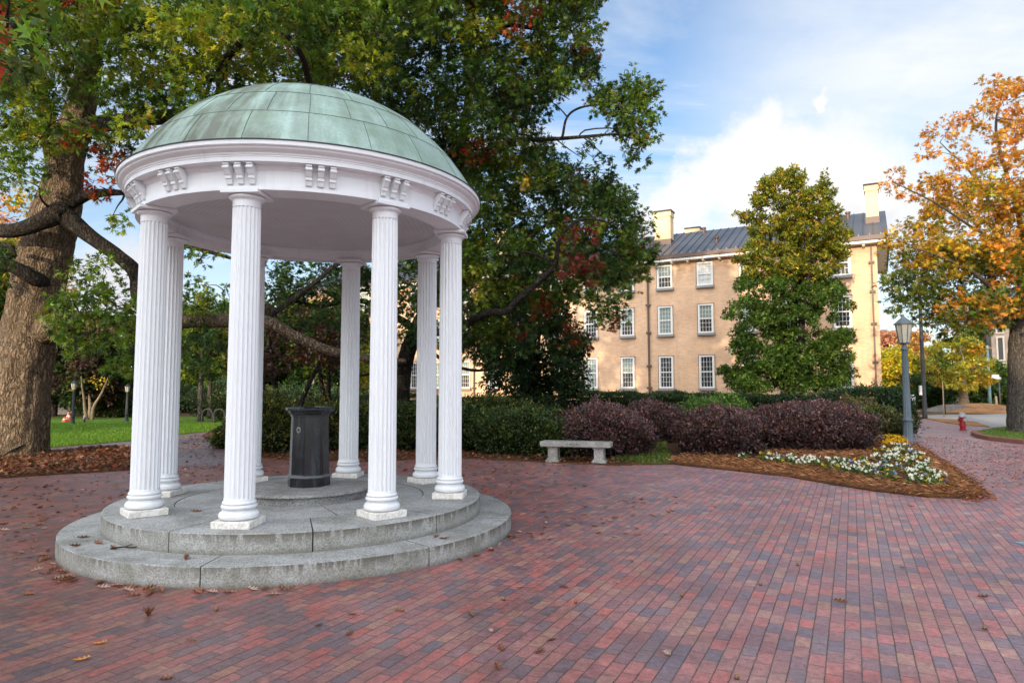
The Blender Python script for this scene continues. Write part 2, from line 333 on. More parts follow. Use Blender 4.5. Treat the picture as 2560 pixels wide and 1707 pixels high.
def glass(name, c, blind=None, zsplit=0):
    m, nt, b = new_mat(name); t = NT(nt); v = t.obj(); z = t.sep(v)[2]; col_ = t.mix(t.noise(v, 2.5, 4), c, [q*1.7 for q in c])
    if blind: col_ = t.mix(t.math('GREATER_THAN', z, zsplit), col_, blind)
    t.l(col_, b.inputs['Base Color']); b.inputs['Roughness'].default_value = .12; b.inputs['Specular IOR Level'].default_value = .18; t.l(t.bump(t.noise(v, 1.2, 2), .05, .05), b.inputs['Normal']); return m
M['glassdark'] = glass('pane_dark', (.022, .026, .028)); M['glassblind'] = glass('pane_with_blind', (.06, .06, .05), (.22, .27, .24), -9); M['glasshalf'] = glass('pane_half_blind', (.035, .03, .025), (.24, .28, .25), 0.0); M['glasswhite'] = glass('pane_white_blind', (.3, .3, .3), (.62, .62, .60), -9)
M['lampmetal'] = simple('grey_blue_paint', (.085, .115, .135), .55, noise=.35, nscale=14, bump=.15); M['lampdark'] = simple('dark_green_paint', (.018, .028, .03), .5, noise=.3)
M['lampglass'] = simple('frosted_lamp_glass', (.46, .43, .33), .3, noise=.12, nscale=4); M['red'] = simple('hydrant_red', (.33, .012, .02), .4, noise=.25); M['silver'] = simple('hydrant_silver', (.42, .43, .44), .4, noise=.2)
M['darkred'] = simple('hydrant_dark_red', (.10, .012, .015), .5, noise=.25); M['cone'] = simple('cone_orange', (.85, .13, .03), .5, noise=.1); M['conewhite'] = simple('cone_collar', (.8, .8, .8), .4); M['yellow'] = simple('bollard_yellow', (.8, .55, .04), .5, noise=.1)
M['wood'] = simple('pale_wood', (.42, .29, .17), .8, noise=.3); M['teal'] = simple('teal_pole', (.16, .27, .27), .5, noise=.2); M['polegrey'] = simple('dark_pole', (.045, .045, .05), .6, noise=.25); M['signwhite'] = simple('sign_white', (.78, .78, .76), .4); M['signred'] = simple('sign_red', (.55, .03, .07), .4)
M['benchstone'] = granite('bench_stone', False, (.25, .235, .205)); M['carved'] = simple('carved_shadow', (.10, .09, .08), .9)
M['road'] = simple('pale_road', (.30, .29, .285), .8, noise=.15, nscale=1.5, bump=.1); M['concrete'] = simple('kerb_concrete', (.34, .31, .28), .8, noise=.2)
def soil(name, a, b_, sc=26):
    m, nt, b = new_mat(name); t = NT(nt); v = t.obj(); n1 = t.noise(v, sc, 6, .72); n2 = t.vor(v, sc*1.1, out='Color')
    c = t.mix(t.ramp(n1, [(.35, 0), (.65, 1)]), a, b_); c = t.mix(.35, c, t.mix(t.sep(n2)[0], a, [q*1.5 for q in b_])); c = t.mix(t.ramp(t.noise(v, .8, 4), [(.4, .5), (.6, 0)]), c, [q*.6 for q in a])
    t.l(c, b.inputs['Base Color']); b.inputs['Roughness'].default_value = .95; b.inputs['Specular IOR Level'].default_value = .1; t.l(t.bump(n1, .8, .03), b.inputs['Normal']); return m
M['soil'] = soil('leaf_mould', (.03, .018, .011), (.15, .07, .035)); M['strawbase'] = soil('straw_base', (.10, .045, .02), (.27, .13, .06), 40); M['ground'] = soil('far_ground', (.09, .065, .035), (.20, .14, .075), 3); M['mound'] = soil('leafy_mound', (.26, .13, .06), (.42, .24, .12), 5)
def lawn():
    m, nt, b = new_mat('lawn_grass'); t = NT(nt); v = t.obj(); n1 = t.noise(v, 28, 5, .7); n2 = t.noise(v, .5, 4, .6)
    c = t.mix(t.ramp(n1, [(.3, 0), (.7, 1)]), (.055, .13, .012), (.14, .26, .025)); c = t.mix(t.ramp(n2, [(.50, 0), (.66, .6)]), c, (.17, .20, .045))
    t.l(c, b.inputs['Base Color']); b.inputs['Roughness'].default_value = .8; b.inputs['Specular IOR Level'].default_value = .2; t.l(t.bump(n1, 1.0, .05), b.inputs['Normal']); return m
M['lawn'] = lawn(); M['patch'] = soil('thin_grass_soil', (.06, .055, .02), (.12, .15, .03), 24)
M['flower'] = leaf_mat('flower_petals', .3, .6, .2); M['dryleaf'] = leaf_mat('dry_leaf', .12, .6, .25); M['straw'] = leaf_mat('pine_straw', .1, .7, .2); M['acorn'] = simple('acorn_shell', (.20, .11, .035), .4, noise=.3)
# ------------------------------------------------------------------ ground
def sheet(name, poly, z, mat, kind='structure', skirt=0.0, label=None, cat=None):
    me = bpy.data.meshes.new(name); n = len(poly)
    vs = [(p[0], p[1], z) for p in poly]; fs = [tuple(range(n))]
    if skirt:
        vs += [(p[0], p[1], z - skirt) for p in poly]; fs += [(i, i + n, (i + 1) % n + n, (i + 1) % n) for i in range(n)]
    area = sum(poly[i][0]*poly[(i+1) % n][1] - poly[(i+1) % n][0]*poly[i][1] for i in range(n))
    if area < 0: fs = [f[::-1] for f in fs]
    me.from_pydata(vs, [], fs); o = link_mesh(name, me, mat)
    return tag(o, label, cat, kind=kind)
def wavy(poly, step=.35, amp=.06, seed=3):
    out = []; r = random.Random(seed)
    for i in range(len(poly)):
        a = np.array(poly[i][:2]); b = np.array(poly[(i+1) % len(poly)][:2]); n = max(1, min(60, int(np.linalg.norm(b-a)/step)))
        for k in range(n):
            p = a + (b-a)*k/n; out.append((p[0] + r.uniform(-amp, amp), p[1] + r.uniform(-amp, amp)))
    return out
def inside(poly, P):
    x, y = P[:,0], P[:,1]; c = np.zeros(len(P), bool); n = len(poly); j = n - 1
    for i in range(n):
        xi, yi = poly[i][:2]; xj, yj = poly[j][:2]
        c ^= ((yi > y) != (yj > y)) & (x < (xj-xi)*(y-yi)/(yj-yi+1e-12) + xi); j = i
    return c
def scatter(poly, n):
    q = np.array([p[:2] for p in poly]); lo, hi = q.min(0), q.max(0); out = np.zeros((0, 2))
    while len(out) < n:
        P = rng.uniform(lo, hi, (n*2, 2)); out = np.vstack([out, P[inside(poly, P)]])
    return out[:n]
sheet('ground', [(-600, -300), (600, -300), (600, 900), (-600, 900)], -.024, M['ground'])
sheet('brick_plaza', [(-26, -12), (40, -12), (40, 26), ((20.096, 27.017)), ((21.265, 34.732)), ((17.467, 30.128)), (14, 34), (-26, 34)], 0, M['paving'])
LAWN = [(-14.819, 16.064), (-12.684, 18.335), (-11.678, 20.793), (-11.651, 23.536), (-11.134, 26.272), (-10.15, 29.391), (-2, 38), (-50, 38)]
sheet('lawn', wavy(LAWN, .5, .04), .008, M['lawn'])
MULCH = [(-14.756, 15.565), (-11.67, 17.099), (-11.434, 18.223), (-10.964, 18.637), (-10.199, 18.111), (-9.034, 16.466), (-8.007, 14.573), (-7.555, 13.416), (-8.256, 12.927), (-8.863, 12.535), (-9.216, 12.227), (-10.86, 11.486)]
PATH = [(-12.512, 17.443), (-11.583, 20.623), (-11.543, 23.318), (-11.018, 26.001), (-10.53, 28.379), (-9.91, 24.986), (-10.226, 22.506), (-8.061, 18.548), (-6.697, 16.393), (-5.98, 15.125), (-6.006, 14.269), (-7.058, 14.176), (-7.844, 14.246), (-9.002, 16.467), (-10.176, 18.112), (-11.046, 18.776), (-11.517, 18.355), (-11.67, 17.099)]
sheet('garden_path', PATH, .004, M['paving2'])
sheet('mulch_bed', wavy(MULCH, .4, .05), .03, M['soil'], skirt=.035)
BED = [(-10.405, 22.706), (-8.12, 18.685), (-6.741, 16.5), (-5.466, 15.316), (-3.571, 14.803), (-1.156, 15.564), (0.607, 14.687), (2.206, 14.057), (3.375, 14.229), (4.935, 12.323), (5.594, 10.597), (6.073, 9.944), (6.693, 9.873), (7.003, 10.109), (7.514, 11.072), (8.282, 12.728), (10.076, 16.428), (11.196, 18.871), (13.661, 23.202), (15.882, 27.496), (22, 36), (16, 44), (-14, 44), (-13, 30)]
sheet('planting_bed', wavy(BED, .35, .04), .025, M['soil'], skirt=.03)
STRAW = [(3.367, 14.39), (4.959, 12.383), (5.618, 10.641), (6.097, 9.983), (6.719, 9.912), (6.99, 10.109), (7.514, 11.072), (8.282, 12.728), (10.011, 16.322), (11.113, 18.731), (11.89, 20.89), (11.055, 21.222), (8.457, 18.155), (5.897, 17.491), (4.458, 16.346)]
sheet('straw_bed', wavy(STRAW, .3, .04, 5), .045, M['strawbase'], skirt=.05)
FLOWERBED = [(4.775, 14.741), (5.525, 13.361), (6.001, 11.933), (6.266, 11.06), (6.509, 10.433), (6.908, 10.697), (7.838, 12.415), (9.359, 15.426), (11.232, 19.012), (11.067, 19.898), (9.776, 18.176), (8.151, 15.317), (6.871, 14.769), (5.954, 15.858), (5.238, 15.848)]
sheet('flower_bed_soil', wavy(FLOWERBED, .3, .05, 9), .052, M['soil'])
GRASSPATCH = [(2.192, 14.879), (3.072, 18.068), (4.063, 21.447), (5.348, 24.836), (5.531, 23.903), (4.121, 18.085), (3.413, 14.391), (2.779, 14.222)]
sheet('grass_patch', wavy(GRASSPATCH, .12, .09), .032, M['patch'], skirt=.012)
ROAD = [(23.042, 38.432), (21.68, 35.222), (21.49, 32.535), (19.258, 27.284), (19.882, 26.731), (60, 33), (140, 60), (140, 75), (60, 52), (32.317, 42.572), (27.572, 39.777), (25.209, 39.694)]
sheet('road', ROAD, .006, M['road'])
VERGE = [(21.119, 34.494), (22.062, 33.399), (21.243, 30.958), (19.258, 27.284), (19.087, 28.493), (19.863, 31.298)]
sheet('leafy_verge', wavy(VERGE, .6, .1), .03, M['mound'], skirt=.03)
TREEBED = [(16.083, 23.465), (15.459, 22.622), (14.877, 21.472), (14.524, 20.437), (14.538, 19.211), (15.6, 17.2), (30, 19), (30, 29), (20.362, 27.023), (18.588, 25.891)]
sheet('tree_lawn', TREEBED, .09, M['lawn'])
kb = MB(); pts = TREEBED[:6]
for i in range(len(pts) - 1):
    a = np.array(pts[i][:2]); b = np.array(pts[i+1][:2]); L = np.linalg.norm(b-a); n = max(1, int(L/.075)); an = math.atan2(b[1]-a[1], b[0]-a[0])
    for k in range(n):
        p = a + (b-a)*(k+.5)/n; kb.box((p[0], p[1], .062 + random.uniform(-.006, .006)), (.066, .19, .124), 0, an)
kerb = kb.build('brick_edging', simple('edging_brick', (.24, .105, .075), .75, noise=.4, nscale=12)); tag(kerb, 'brick edging of upright bricks around the lawn under the orange tree', 'edging')
def mound(name, c, rx, ry, h, mat, rz=0):
    V = []; F = []; nr, na = 10, 48
    for i in range(nr + 1):
        r = i/nr
        for k in range(na):
            a = 2*math.pi*k/na; w = 1 + .12*math.sin(3*a) + .06*math.sin(7*a)
            px, py = rx*r*w*math.cos(a), ry*r*w*math.sin(a); V.append((c[0] + px*math.cos(rz) - py*math.sin(rz), c[1] + px*math.sin(rz) + py*math.cos(rz), c[2] + h*(math.cos(math.pi*r)*.5 + .5)))
    for i in range(nr):
        for k in range(na): F.append((i*na + k, i*na + (k+1) % na, (i+1)*na + (k+1) % na, (i+1)*na + k))
    me = bpy.data.meshes.new(name); me.from_pydata(V, [], [f[::-1] for f in F]); return tag(link_mesh(name, me, mat, None, True), kind='structure')
mound('earth_mound', (31.165, 44.739, 0), 4.3, 4.0, .55, M['mound'])
# ------------------------------------------------------------------ rotunda
well = tag(empty('rotunda', (WX, WY, 0)), 'white domed rotunda with fluted columns and green copper roof on round granite steps', 'rotunda')
def ring_blocks(name, r0, r1, z0, z1, angs, mat, extra=None):
    mb = MB(); g = .006; b = .012
    def sector(ra, rb, a0, a1):
        n = max(3, int((a1 - a0)/R(2.2))); A = np.linspace(a0 + g/rb, a1 - g/rb, n + 1)
        prof = [(ra, z0), (rb, z0), (rb, z1 - b), (rb - b*.35, z1 - b*.3), (rb - b, z1), (ra, z1)]
        mb.rings([[(r*math.cos(a), r*math.sin(a), z) for r, z in prof] for a in A], True)
    for i in range(len(angs)):
        a0 = angs[i]; a1 = angs[(i+1) % len(angs)] + (2*math.pi if i == len(angs) - 1 else 0); sector(r0, r1, a0, a1)
    if extra:
        ri, an2 = extra
        for i in range(len(an2)):
            a0 = an2[i]; a1 = an2[(i+1) % len(an2)] + (2*math.pi if i == len(an2) - 1 else 0); sector(.30, ri, a0, a1)
    mb.lathe([(r1 - .02, z0), (r1 - .02, z1 - .012), (.02, z1 - .012)], 96, mi=1)
    return mb.build(name, [mat, M['joint']], well, auto=40)
ring_blocks('lower_step', 1.9, 2.409, 0, .174, [R(a) for a in (-138, -92.5, -46.3, -9.9, 30, 72, 115, 158, 195)][:8] + [R(200)], M['granite'])
ring_blocks('upper_step', 1.372, 2.04, .174, .356, [R(-71.1 + 36*k) for k in range(10)], M['granite2'], (1.365, [R(-60 + 72*k) for k in range(5)]))
mb = MB(); mb.lathe([(.69, .356), (.69, .425), (.705, .432), (.735, .436), (.756, .448), (.756, .462), (.742, .474), (.70, .478), (.0, .478)], 96); mb.build('dais', M['dais'], well, True, auto=50)
# columns
def make_column():
    c = empty('column'); c.parent = well
    mb = MB(); mb.bbox((0, 0, .356 + .034), (.358, .358, .068), .006); mb.build('plinth', M['marble'], c)
    mb = MB(); prof = []
    def torus(r, z, h, bulge, n=8):
        for k in range(n + 1):
            a = -math.pi/2 + math.pi*k/n; prof.append((r + bulge*math.cos(a), z + h/2 + h/2*math.sin(a)))
    prof.append((.10, .4245)); torus(.150, .4245, .070, .026); prof.append((.150, .497)); prof.append((.150, .503))
    for k in range(6): t_ = k/5; prof.append((.150 - .010*math.sin(math.pi*t_) - .002*t_, .503 + .016*t_))
    torus(.145, .523, .034, .014); prof.append((.147, .559)); torus(.142, .5625, .022, .008); prof.append((.139, .590)); prof.append((.12, .592))
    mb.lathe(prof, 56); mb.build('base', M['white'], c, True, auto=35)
    mb = MB(); nf = 20; rings = []
    for z, r, fl in [(.588, .1395, 0), (.600, .1365, 0), (.612, .1352, 0), (.618, .135, 1)] + [(.618 + (3.30-.618)*k/10, .135 - .008*(k/10)**1.6, 1) for k in range(1, 11)] + [(3.306, .127, 0), (3.366, .127, 0), (3.372, .131, 0)]:
        ring = []
        for k in range(nf):
            for j, dep in enumerate((0, 0, .38, .8, 1, .8, .38)):
                a = 2*math.pi*(k + (0, .14, .24, .38, .57, .76, .90)[j])/nf; rr = r - fl*dep*.0135; ring.append((rr*math.cos(a), rr*math.sin(a), z))
        rings.append(ring)
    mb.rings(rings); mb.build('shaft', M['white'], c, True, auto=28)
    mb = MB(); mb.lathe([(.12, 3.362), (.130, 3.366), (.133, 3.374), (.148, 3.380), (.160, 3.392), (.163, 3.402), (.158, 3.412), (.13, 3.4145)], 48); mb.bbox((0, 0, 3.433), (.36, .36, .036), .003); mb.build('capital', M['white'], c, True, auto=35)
    return c
col0 = make_column()
for i in range(8):
    a = R(222.02 + 45*i); c = col0 if i == 0 else copy_tree(col0)
    c.location = (1.7*math.cos(a), 1.7*math.sin(a), 0); c.rotation_euler = (0, 0, a)
# entablature
mb = MB(); mb.lathe([(1.56, 3.60), (1.56, 3.535), (1.572, 3.53), (1.572, 3.4505), (1.84, 3.4505), (1.84, 3.482), (1.826, 3.486), (1.826, 3.634), (1.832, 3.640), (1.838, 3.652), (1.852, 3.660), (1.856, 3.672), (1.862, 3.684), (1.945, 3.687), (1.945, 3.728), (1.951, 3.731), (1.951, 3.742), (1.958, 3.745), (1.963, 3.756), (1.960, 3.760), (1.972, 3.772), (1.990, 3.780), (2.003, 3.793), (2.008, 3.806), (2.022, 3.810), (2.030, 3.818), (2.030, 3.856), (2.02, 3.866), (1.90, 3.872)], 160)
ent = mb.build('entablature', M['white'], well, True, auto=22)
def console():
    mb = MB(); w = .056; prof = [(1.812, 3.682), (1.930, 3.682), (1.930, 3.668), (1.918, 3.663), (1.925, 3.650), (1.920, 3.630), (1.903, 3.606), (1.886, 3.585), (1.872, 3.576), (1.874, 3.566), (1.868, 3.556), (1.858, 3.553), (1.860, 3.540), (1.852, 3.520), (1.846, 3.505), (1.812, 3.503)]
    mb.rings([[(r, s*w/2, z) for r, z in prof] for s in (-1, 1)], True)
    for r, z, q in ((1.925, 3.640, .014), (1.866, 3.558, .012)): mb.rings([[(r - .004 + q*math.cos(a), s*(w/2 + .003), z + q*math.sin(a)) for a in np.linspace(0, 2*math.pi, 12, endpoint=False)] for s in (-1, 1)], True)
    return mb.build('bracket', M['white'], ent)
br0 = console(); first = True
for i in range(16):
    for k in (-1, 0, 1):
        o = br0 if first else br0.copy()
        if not first: col.objects.link(o)
        first = False; o.rotation_euler = (0, 0, R(222.02 + 22.5*i) + k*.109/1.87)
mb = MB(); mb.lathe([(1.575, 3.588), (.8, 3.60), (.0, 3.604)], 96); mb.build('ceiling', M['ceiling'], well, True)
# dome
mb = MB(); ro, zc = 2.24, 2.84
def zd(r): return zc + math.sqrt(ro*ro - r*r)
prof = [(2.036, 3.862), (2.036, 3.868), (1.992, zd(1.989) + .002)] + [(r, zd(r)) for r in np.linspace(1.985, 1.754, 7)] + [(1.748, zd(1.748) + .010)] + [(r, zd(r) + .008) for r in np.linspace(1.74, 1.453, 7)] + [(1.448, zd(1.448) + .018)] + [(r, zd(r) + .016) for r in np.linspace(1.44, .05, 16)] + [(0.001, zd(0) + .017)]
mb.lathe(prof, 168); dome = mb.build('dome', M['copper'], well, True, auto=30)
mb = MB()
def seam_arc(pts, w=.011): mb.tube(pts, [w*.45]*len(pts), 6)
for r, dz in ((1.750, .006), (1.450, .014), (1.02, .018)): seam_arc([(r*math.cos(a), r*math.sin(a), zd(r) + dz) for a in np.linspace(0, 2*math.pi, 121)], .008)
for (ra, rb, dz, st, off) in ((1.985, 1.752, .002, 360/21, -74.2), (1.745, 1.452, .010, 360/28, -74.0), (1.445, 1.02, .018, 360/21, -74.4), (1.015, .1, .020, 360/14, -70)):
    for k in range(int(round(360/st))):
        a = R(off + st*k); seam_arc([(r*math.cos(a), r*math.sin(a), zd(r) + dz) for r in np.linspace(ra, rb, 8)], .0075)
mb.build('roof_seams', M['seam'], dome)
mb = MB(); mb.lathe([(2.034, 3.856), (2.040, 3.858), (2.040, 3.866), (2.030, 3.868)], 160); mb.build('drip_edge', M['dripedge'], dome)
# drinking fountain
ft = tag(empty('drinking_fountain', (WX + .03, WY + .03, .478), R(26.2)), 'black octagonal stone drinking fountain on the dais inside the rotunda', 'fountain')
def octa(mb, prof): mb.lathe(prof, 8, a0=R(22.5), caps=True)
mb = MB(); octa(mb, [(.246, 0), (.246, .100), (.249, .102)]); mb.lathe([(.249, .1022), (.254, .108), (.254, .124), (.239, .130)], 8, a0=R(22.5), mi=1); mb.build('base', [M['black'], simple('worn_band', (.13, .14, .145), .5, noise=.4, nscale=30)], ft)
mb = MB(); octa(mb, [(.238, .1285), (.233, .14), (.218, .80)]); mb.build('shaft', M['black'], ft)
mb = MB(); octa(mb, [(.218, .8005), (.228, .803), (.228, .824), (.240, .835), (.252, .85), (.258, .868), (.285, .874), (.292, .884), (.292, .902), (.284, .912), (.24, .914), (.225, .89), (.05, .885)]); mb.build('basin', M['black'], ft)
mb = MB(); a = R(225)
for k, rr in ((0, .028), (1, .017)):
    n = np.array([math.cos(a), math.sin(a), 0]); u = np.array([-math.sin(a), math.cos(a), 0]); c = n*(.2035 + .004*k) + np.array([0, 0, .655])
    mb.rings([[tuple(c + n*d + rr*(math.cos(q)*u + math.sin(q)*np.array([0, 0, 1.25]))) for q in np.linspace(0, 2*math.pi, 16, endpoint=False)] for d in (-.02, .012)], True, k)
mb.build('spout_plate', [M['chrome'], M['dripedge']], ft)
# ------------------------------------------------------------------ hall building
BD = np.array([.8786, -.4775]); hall = tag(empty('brick_hall', (12.092, 41.70, 0), math.atan2(-.4775, .8786)), 'long three storey buff brick hall with white sash windows and dark metal roof', 'building')
# local x = along the front, local y = away from the viewer
S0, S1, DEP, EZ = -34.0, 9.5, 11.0, 9.62
mb = MB(); mb.box(((S0+S1)/2, DEP/2, EZ/2), (S1-S0, DEP, EZ))
mb.add([(S1-.001, 0, EZ), (S1-.001, DEP, EZ), (S1-.001, DEP/2, 12.3)], [(0, 1, 2)]); hw = mb.build('wall', M['hallbrick'], hall)
mb = MB(); ov = .58; xa, xb = S0-ov, S1+ov; ridge = 12.72
mb.add([(xa, -ov, 10.0), (xb, -ov, 10.0), (xb, DEP/2, ridge), (xa, DEP/2, ridge), (xb, DEP+ov, 10.0), (xa, DEP+ov, 10.0)], [(0, 1, 2, 3), (3, 2, 4, 5)], 0)
mb.add([(xb, -ov, 9.98), (xb, DEP/2, ridge-.02), (xb, DEP/2, ridge-.30), (xb, -ov, 9.70)], [(0, 1, 2, 3)], 1)
for k in range(int((xb-xa)/.52)):
    x = xa + .26 + .52*k; mb.add([(x-.02, -ov, 10.0), (x+.02, -ov, 10.0), (x+.02, DEP/2, ridge), (x-.02, DEP/2, ridge), (x-.02, -ov, 10.05), (x+.02, -ov, 10.05), (x+.02, DEP/2, ridge+.05), (x-.02, DEP/2, ridge+.05)], [(0, 3, 7, 4), (4, 7, 6, 5), (5, 6, 2, 1), (0, 4, 5, 1)], 1)
roof = mb.build('roof', [M['roof'], M['roofrib']], hall)
mb = MB(); mb.box(((xa+xb)/2, -.02, 9.69), (xb-xa-.04, 1.12, .14)); mb.box((S1+.28, DEP/2, 9.69), (.56, DEP+1.0, .14)); mb.build('eaves', M['whitefar'], hall)
mb = MB(); mb.box(((xa+xb)/2, -ov-.05, 9.90), (xb-xa, .12, .24)); mb.box((xb+.05, DEP/2, 9.90), (.12, DEP+1.2, .24))
for k in range(int((xb-xa)/.55)): mb.box((xa + .3 + .55*k, -ov-.02, 10.07), (.045, .10, .12), 1)
mb.build('gutter', [M['copperbrown'], M['sill']], hall)
bk = None
for k in range(44):
    x = S0 + .5 + k*.985
    if x > S1 - .2: break
    if bk is None:
        mb = MB(); mb.rings([[(s*.07, -.45, .16), (s*.07, -.45, .09), (s*.07, -.36, .03), (s*.07, -.005, .0), (s*.07, -.005, .16)] for s in (-1, 1)], True); bk = mb.build('eaves_bracket', M['whitefar'], hall); o = bk
    else: o = bk.copy(); col.objects.link(o)
    o.location = (x, 0, 9.46)
def make_window(w, h, cols, rows, pane):
    fr = MB(); t_ = .09
    fr.box((-w/2+t_/2, -.012, h/2), (t_, .10, h)); fr.box((w/2-t_/2, -.012, h/2), (t_, .10, h)); fr.box((0, -.014, h-t_/2), (w, .11, t_)); fr.box((0, -.014, t_/2), (w, .11, t_))
    iw, ih = w-2*t_, h-2*t_; fr.box((0, .0, h/2), (iw, .06, .07))
    for k in (0, 1): x = (-1 if k else 1)*(iw/2-.02); fr.box((x, .005, h/2), (.04, .05, ih-.002))
    for c in range(1, cols): fr.box((-iw/2 + iw*c/cols, .012, h/2), (.018, .03, ih-.004))
    for r in range(1, rows):
        if abs(r/rows-.5) > .02: fr.box((0, .014, t_ + ih*r/rows), (iw-.004, .03, .018))
    o = fr.build('window', M['whitefar'], hall)
    p = MB(); p.box((0, .045, 0), (w-.03, .02, h-.03)); po = p.build('pane', pane, o); po.location = (0, 0, h/2)
    s = MB(); s.box((0, -.06, -.075), (w+.14, .20, .145)); s.build('sill', M['sill'], o)
    v = MB(); v.box((-w/2-.022, -.004, h/2+.02), (.042, .03, h+.05)); v.box((0, -.005, h+.022), (w+.08, .03, .042)); v.build('reveal_shade', M['darkbrown'], o)  # dark strips stand in for the shadow of a recessed opening
    return o
protos = {}
def window(x, z, kind, pane, w):
    h, c, r = {'g': (2.02, 4, 6), 'm': (1.80, 4, 6), 't': (1.48, 4, 4)}[kind]; key = (kind, pane, w)
    if key not in protos: protos[key] = o = make_window(w, h, c, r, M[pane])
    else: o = copy_tree(protos[key])
    o.location = (x, -.06, z)
pc = {'g': {0: 'glassdark', -1: 'glassdark', -2: 'glasshalf', -3: 'glassblind'}, 'm': {0: 'glasshalf', -1: 'glassblind', -2: 'glasshalf'}, 't': {0: 'glasswhite', -1: 'glasshalf', -2: 'glassdark'}}
for kind, z in (('g', 1.58), ('m', 5.0), ('t', 7.97)):
    for k in [.02 + 2.55*i for i in range(-6, 4)] + [-17.7, -20.0, -22.3, -24.7, -27.5, -30.2]:
        i = int(round((k - .02)/2.55)); window(k, z, kind, pc[kind].get(i, ('glassdark', 'glassblind', 'glasshalf')[i % 3]), .93 if kind == 'g' else (.95 if kind == 'm' else 1.0))
def downspout(x):
    mb = MB(); mb.box((x, -.09, 4.8), (.10, .10, 9.3))
    for z in (1.6, 3.0, 5.15, 6.95, 8.6): mb.box((x, -.09, z), (.30, .16, .12))
    return mb.build('downspout', M['copperbrown'], hall)
for x in (-3.64, 9.22, -16.9): downspout(x)
def chimney(x, y, w, d, z0, z1):
    mb = MB(); mb.box((x, y, (z0+z1)/2), (w, d, z1-z0)); mb.box((x, y, z1-.05), (w+.10, d+.10, .34)); mb.box((x, y, z1+.16), (w+.18, d+.18, .10), 1); mb.box((x, y, z0+.18), (w+.06, d+.06, .55), 2)
    return mb.build('chimney', [M['chimbrick'], M['darkbrown'], M['copperbrown']], roof)
chimney(-3.35, 2.9, 1.12, .8, 11.3, 13.55); chimney(9.35, 2.9, .68, .8, 11.3, 13.55); chimney(-2.5, 7.9, 1.0, .7, 11.6, 13.35); chimney(-16, 2.9, 1.1, .8, 11.3, 13.6)
for x, y in ((.5, 1.4), (-1.0, 4.6), (2.6, 4.7), (8.0, 4.4)):
    mb = MB(); zz = 10.0 + (y+ov)/(DEP/2+ov)*2.72; mb.lathe([(.10, zz-.1), (.10, zz+.28), (.16, zz+.30), (.16, zz+.42), (.0, zz+.44)], 10, (x, y, 0)); mb.build('roof_vent', M['copperbrown'], roof)
# ------------------------------------------------------------------ trees
def trunk_mesh(branches, mat, name, parent, off, sides=10, rough=.06, seed=0, mat2=None, hi=.30):
    mb = MB()
    for pts, rad in branches:
        big = max(rad) > .3; n = 56 if big else (12 if max(rad) > .08 else (8 if max(rad) > .03 else 5))
        P, r = catmull(pts, rad, 14 if big else (5 if max(rad) > .03 else 2))
        if max(rad) > .03: P = P + np.column_stack([snoise(P, 2.2, seed+k) for k in range(3)])*np.minimum(r, .12)[:,None]*(.0 if big else .45)
        def disp(ang, i, p, rr):
            if rr < .03: return np.zeros(len(ang))
            q = np.column_stack([np.cos(ang)*rr, np.sin(ang)*rr, np.full(len(ang), p[2] + p[0]*.3)])
            d = rough*snoise(q, 5.0/max(rr, .25), seed)*.8
            if big: d = d*.8 + .03*snoise(np.column_stack([np.cos(ang)*9, np.sin(ang)*9, np.full(len(ang), p[2]*2.2)]), 1.0, seed+5) + .018*snoise(np.column_stack([np.cos(ang)*18, np.sin(ang)*18, np.full(len(ang), p[2]*5)]), 1.0, seed+6)
            return d
        mb.rings(tube_rings(P, r, n, disp), True, 0 if (max(rad) >= hi) else 1)
    return mb.build(name, [mat, mat2 or mat], parent, True, off=off)
def grow(skel, clumps, r_end=.018, sag=.12, rmax=.055, seed=1):
    """side branches from the limbs to every leaf clump"""
    rr = random.Random(seed); nodes = []
    for pts, rad in skel:
        P, r = catmull(pts, rad, 6); nodes += [(*p, q) for p, q in zip(P, r)][2:]
    nodes = np.array(nodes); out = []; todo = [np.array(c[:3]) for c in clumps]
    while todo:
        A = np.array(todo); d = np.linalg.norm(A[:,None,:] - nodes[None,:,:3], axis=2); i = d.min(1).argmin(); j = d[i].argmin(); c = todo.pop(i); s = nodes[j,:3]; L = d[i, j]
        if L < .25: continue
        r0 = min(max(.014, nodes[j,3]*.7), rmax*(.5 + .25*L)); mid1 = s + (c-s)*.35 + np.array([rr.uniform(-.12, .12), rr.uniform(-.12, .12), sag*rr.uniform(.2, 1)])*L; mid2 = s + (c-s)*.7 + np.array([rr.uniform(-.1, .1), rr.uniform(-.1, .1), sag*rr.uniform(0, .8)])*L
        rad = [r0, r0*.75, r0*.5, max(.006, r0*.25)]; out.append(([s, mid1, mid2, c], rad))
        nodes = np.vstack([nodes, [(*mid1, rad[1]), (*mid2, rad[2]), (*c, rad[3])]])
        if len(nodes) > 4000: break
    return out
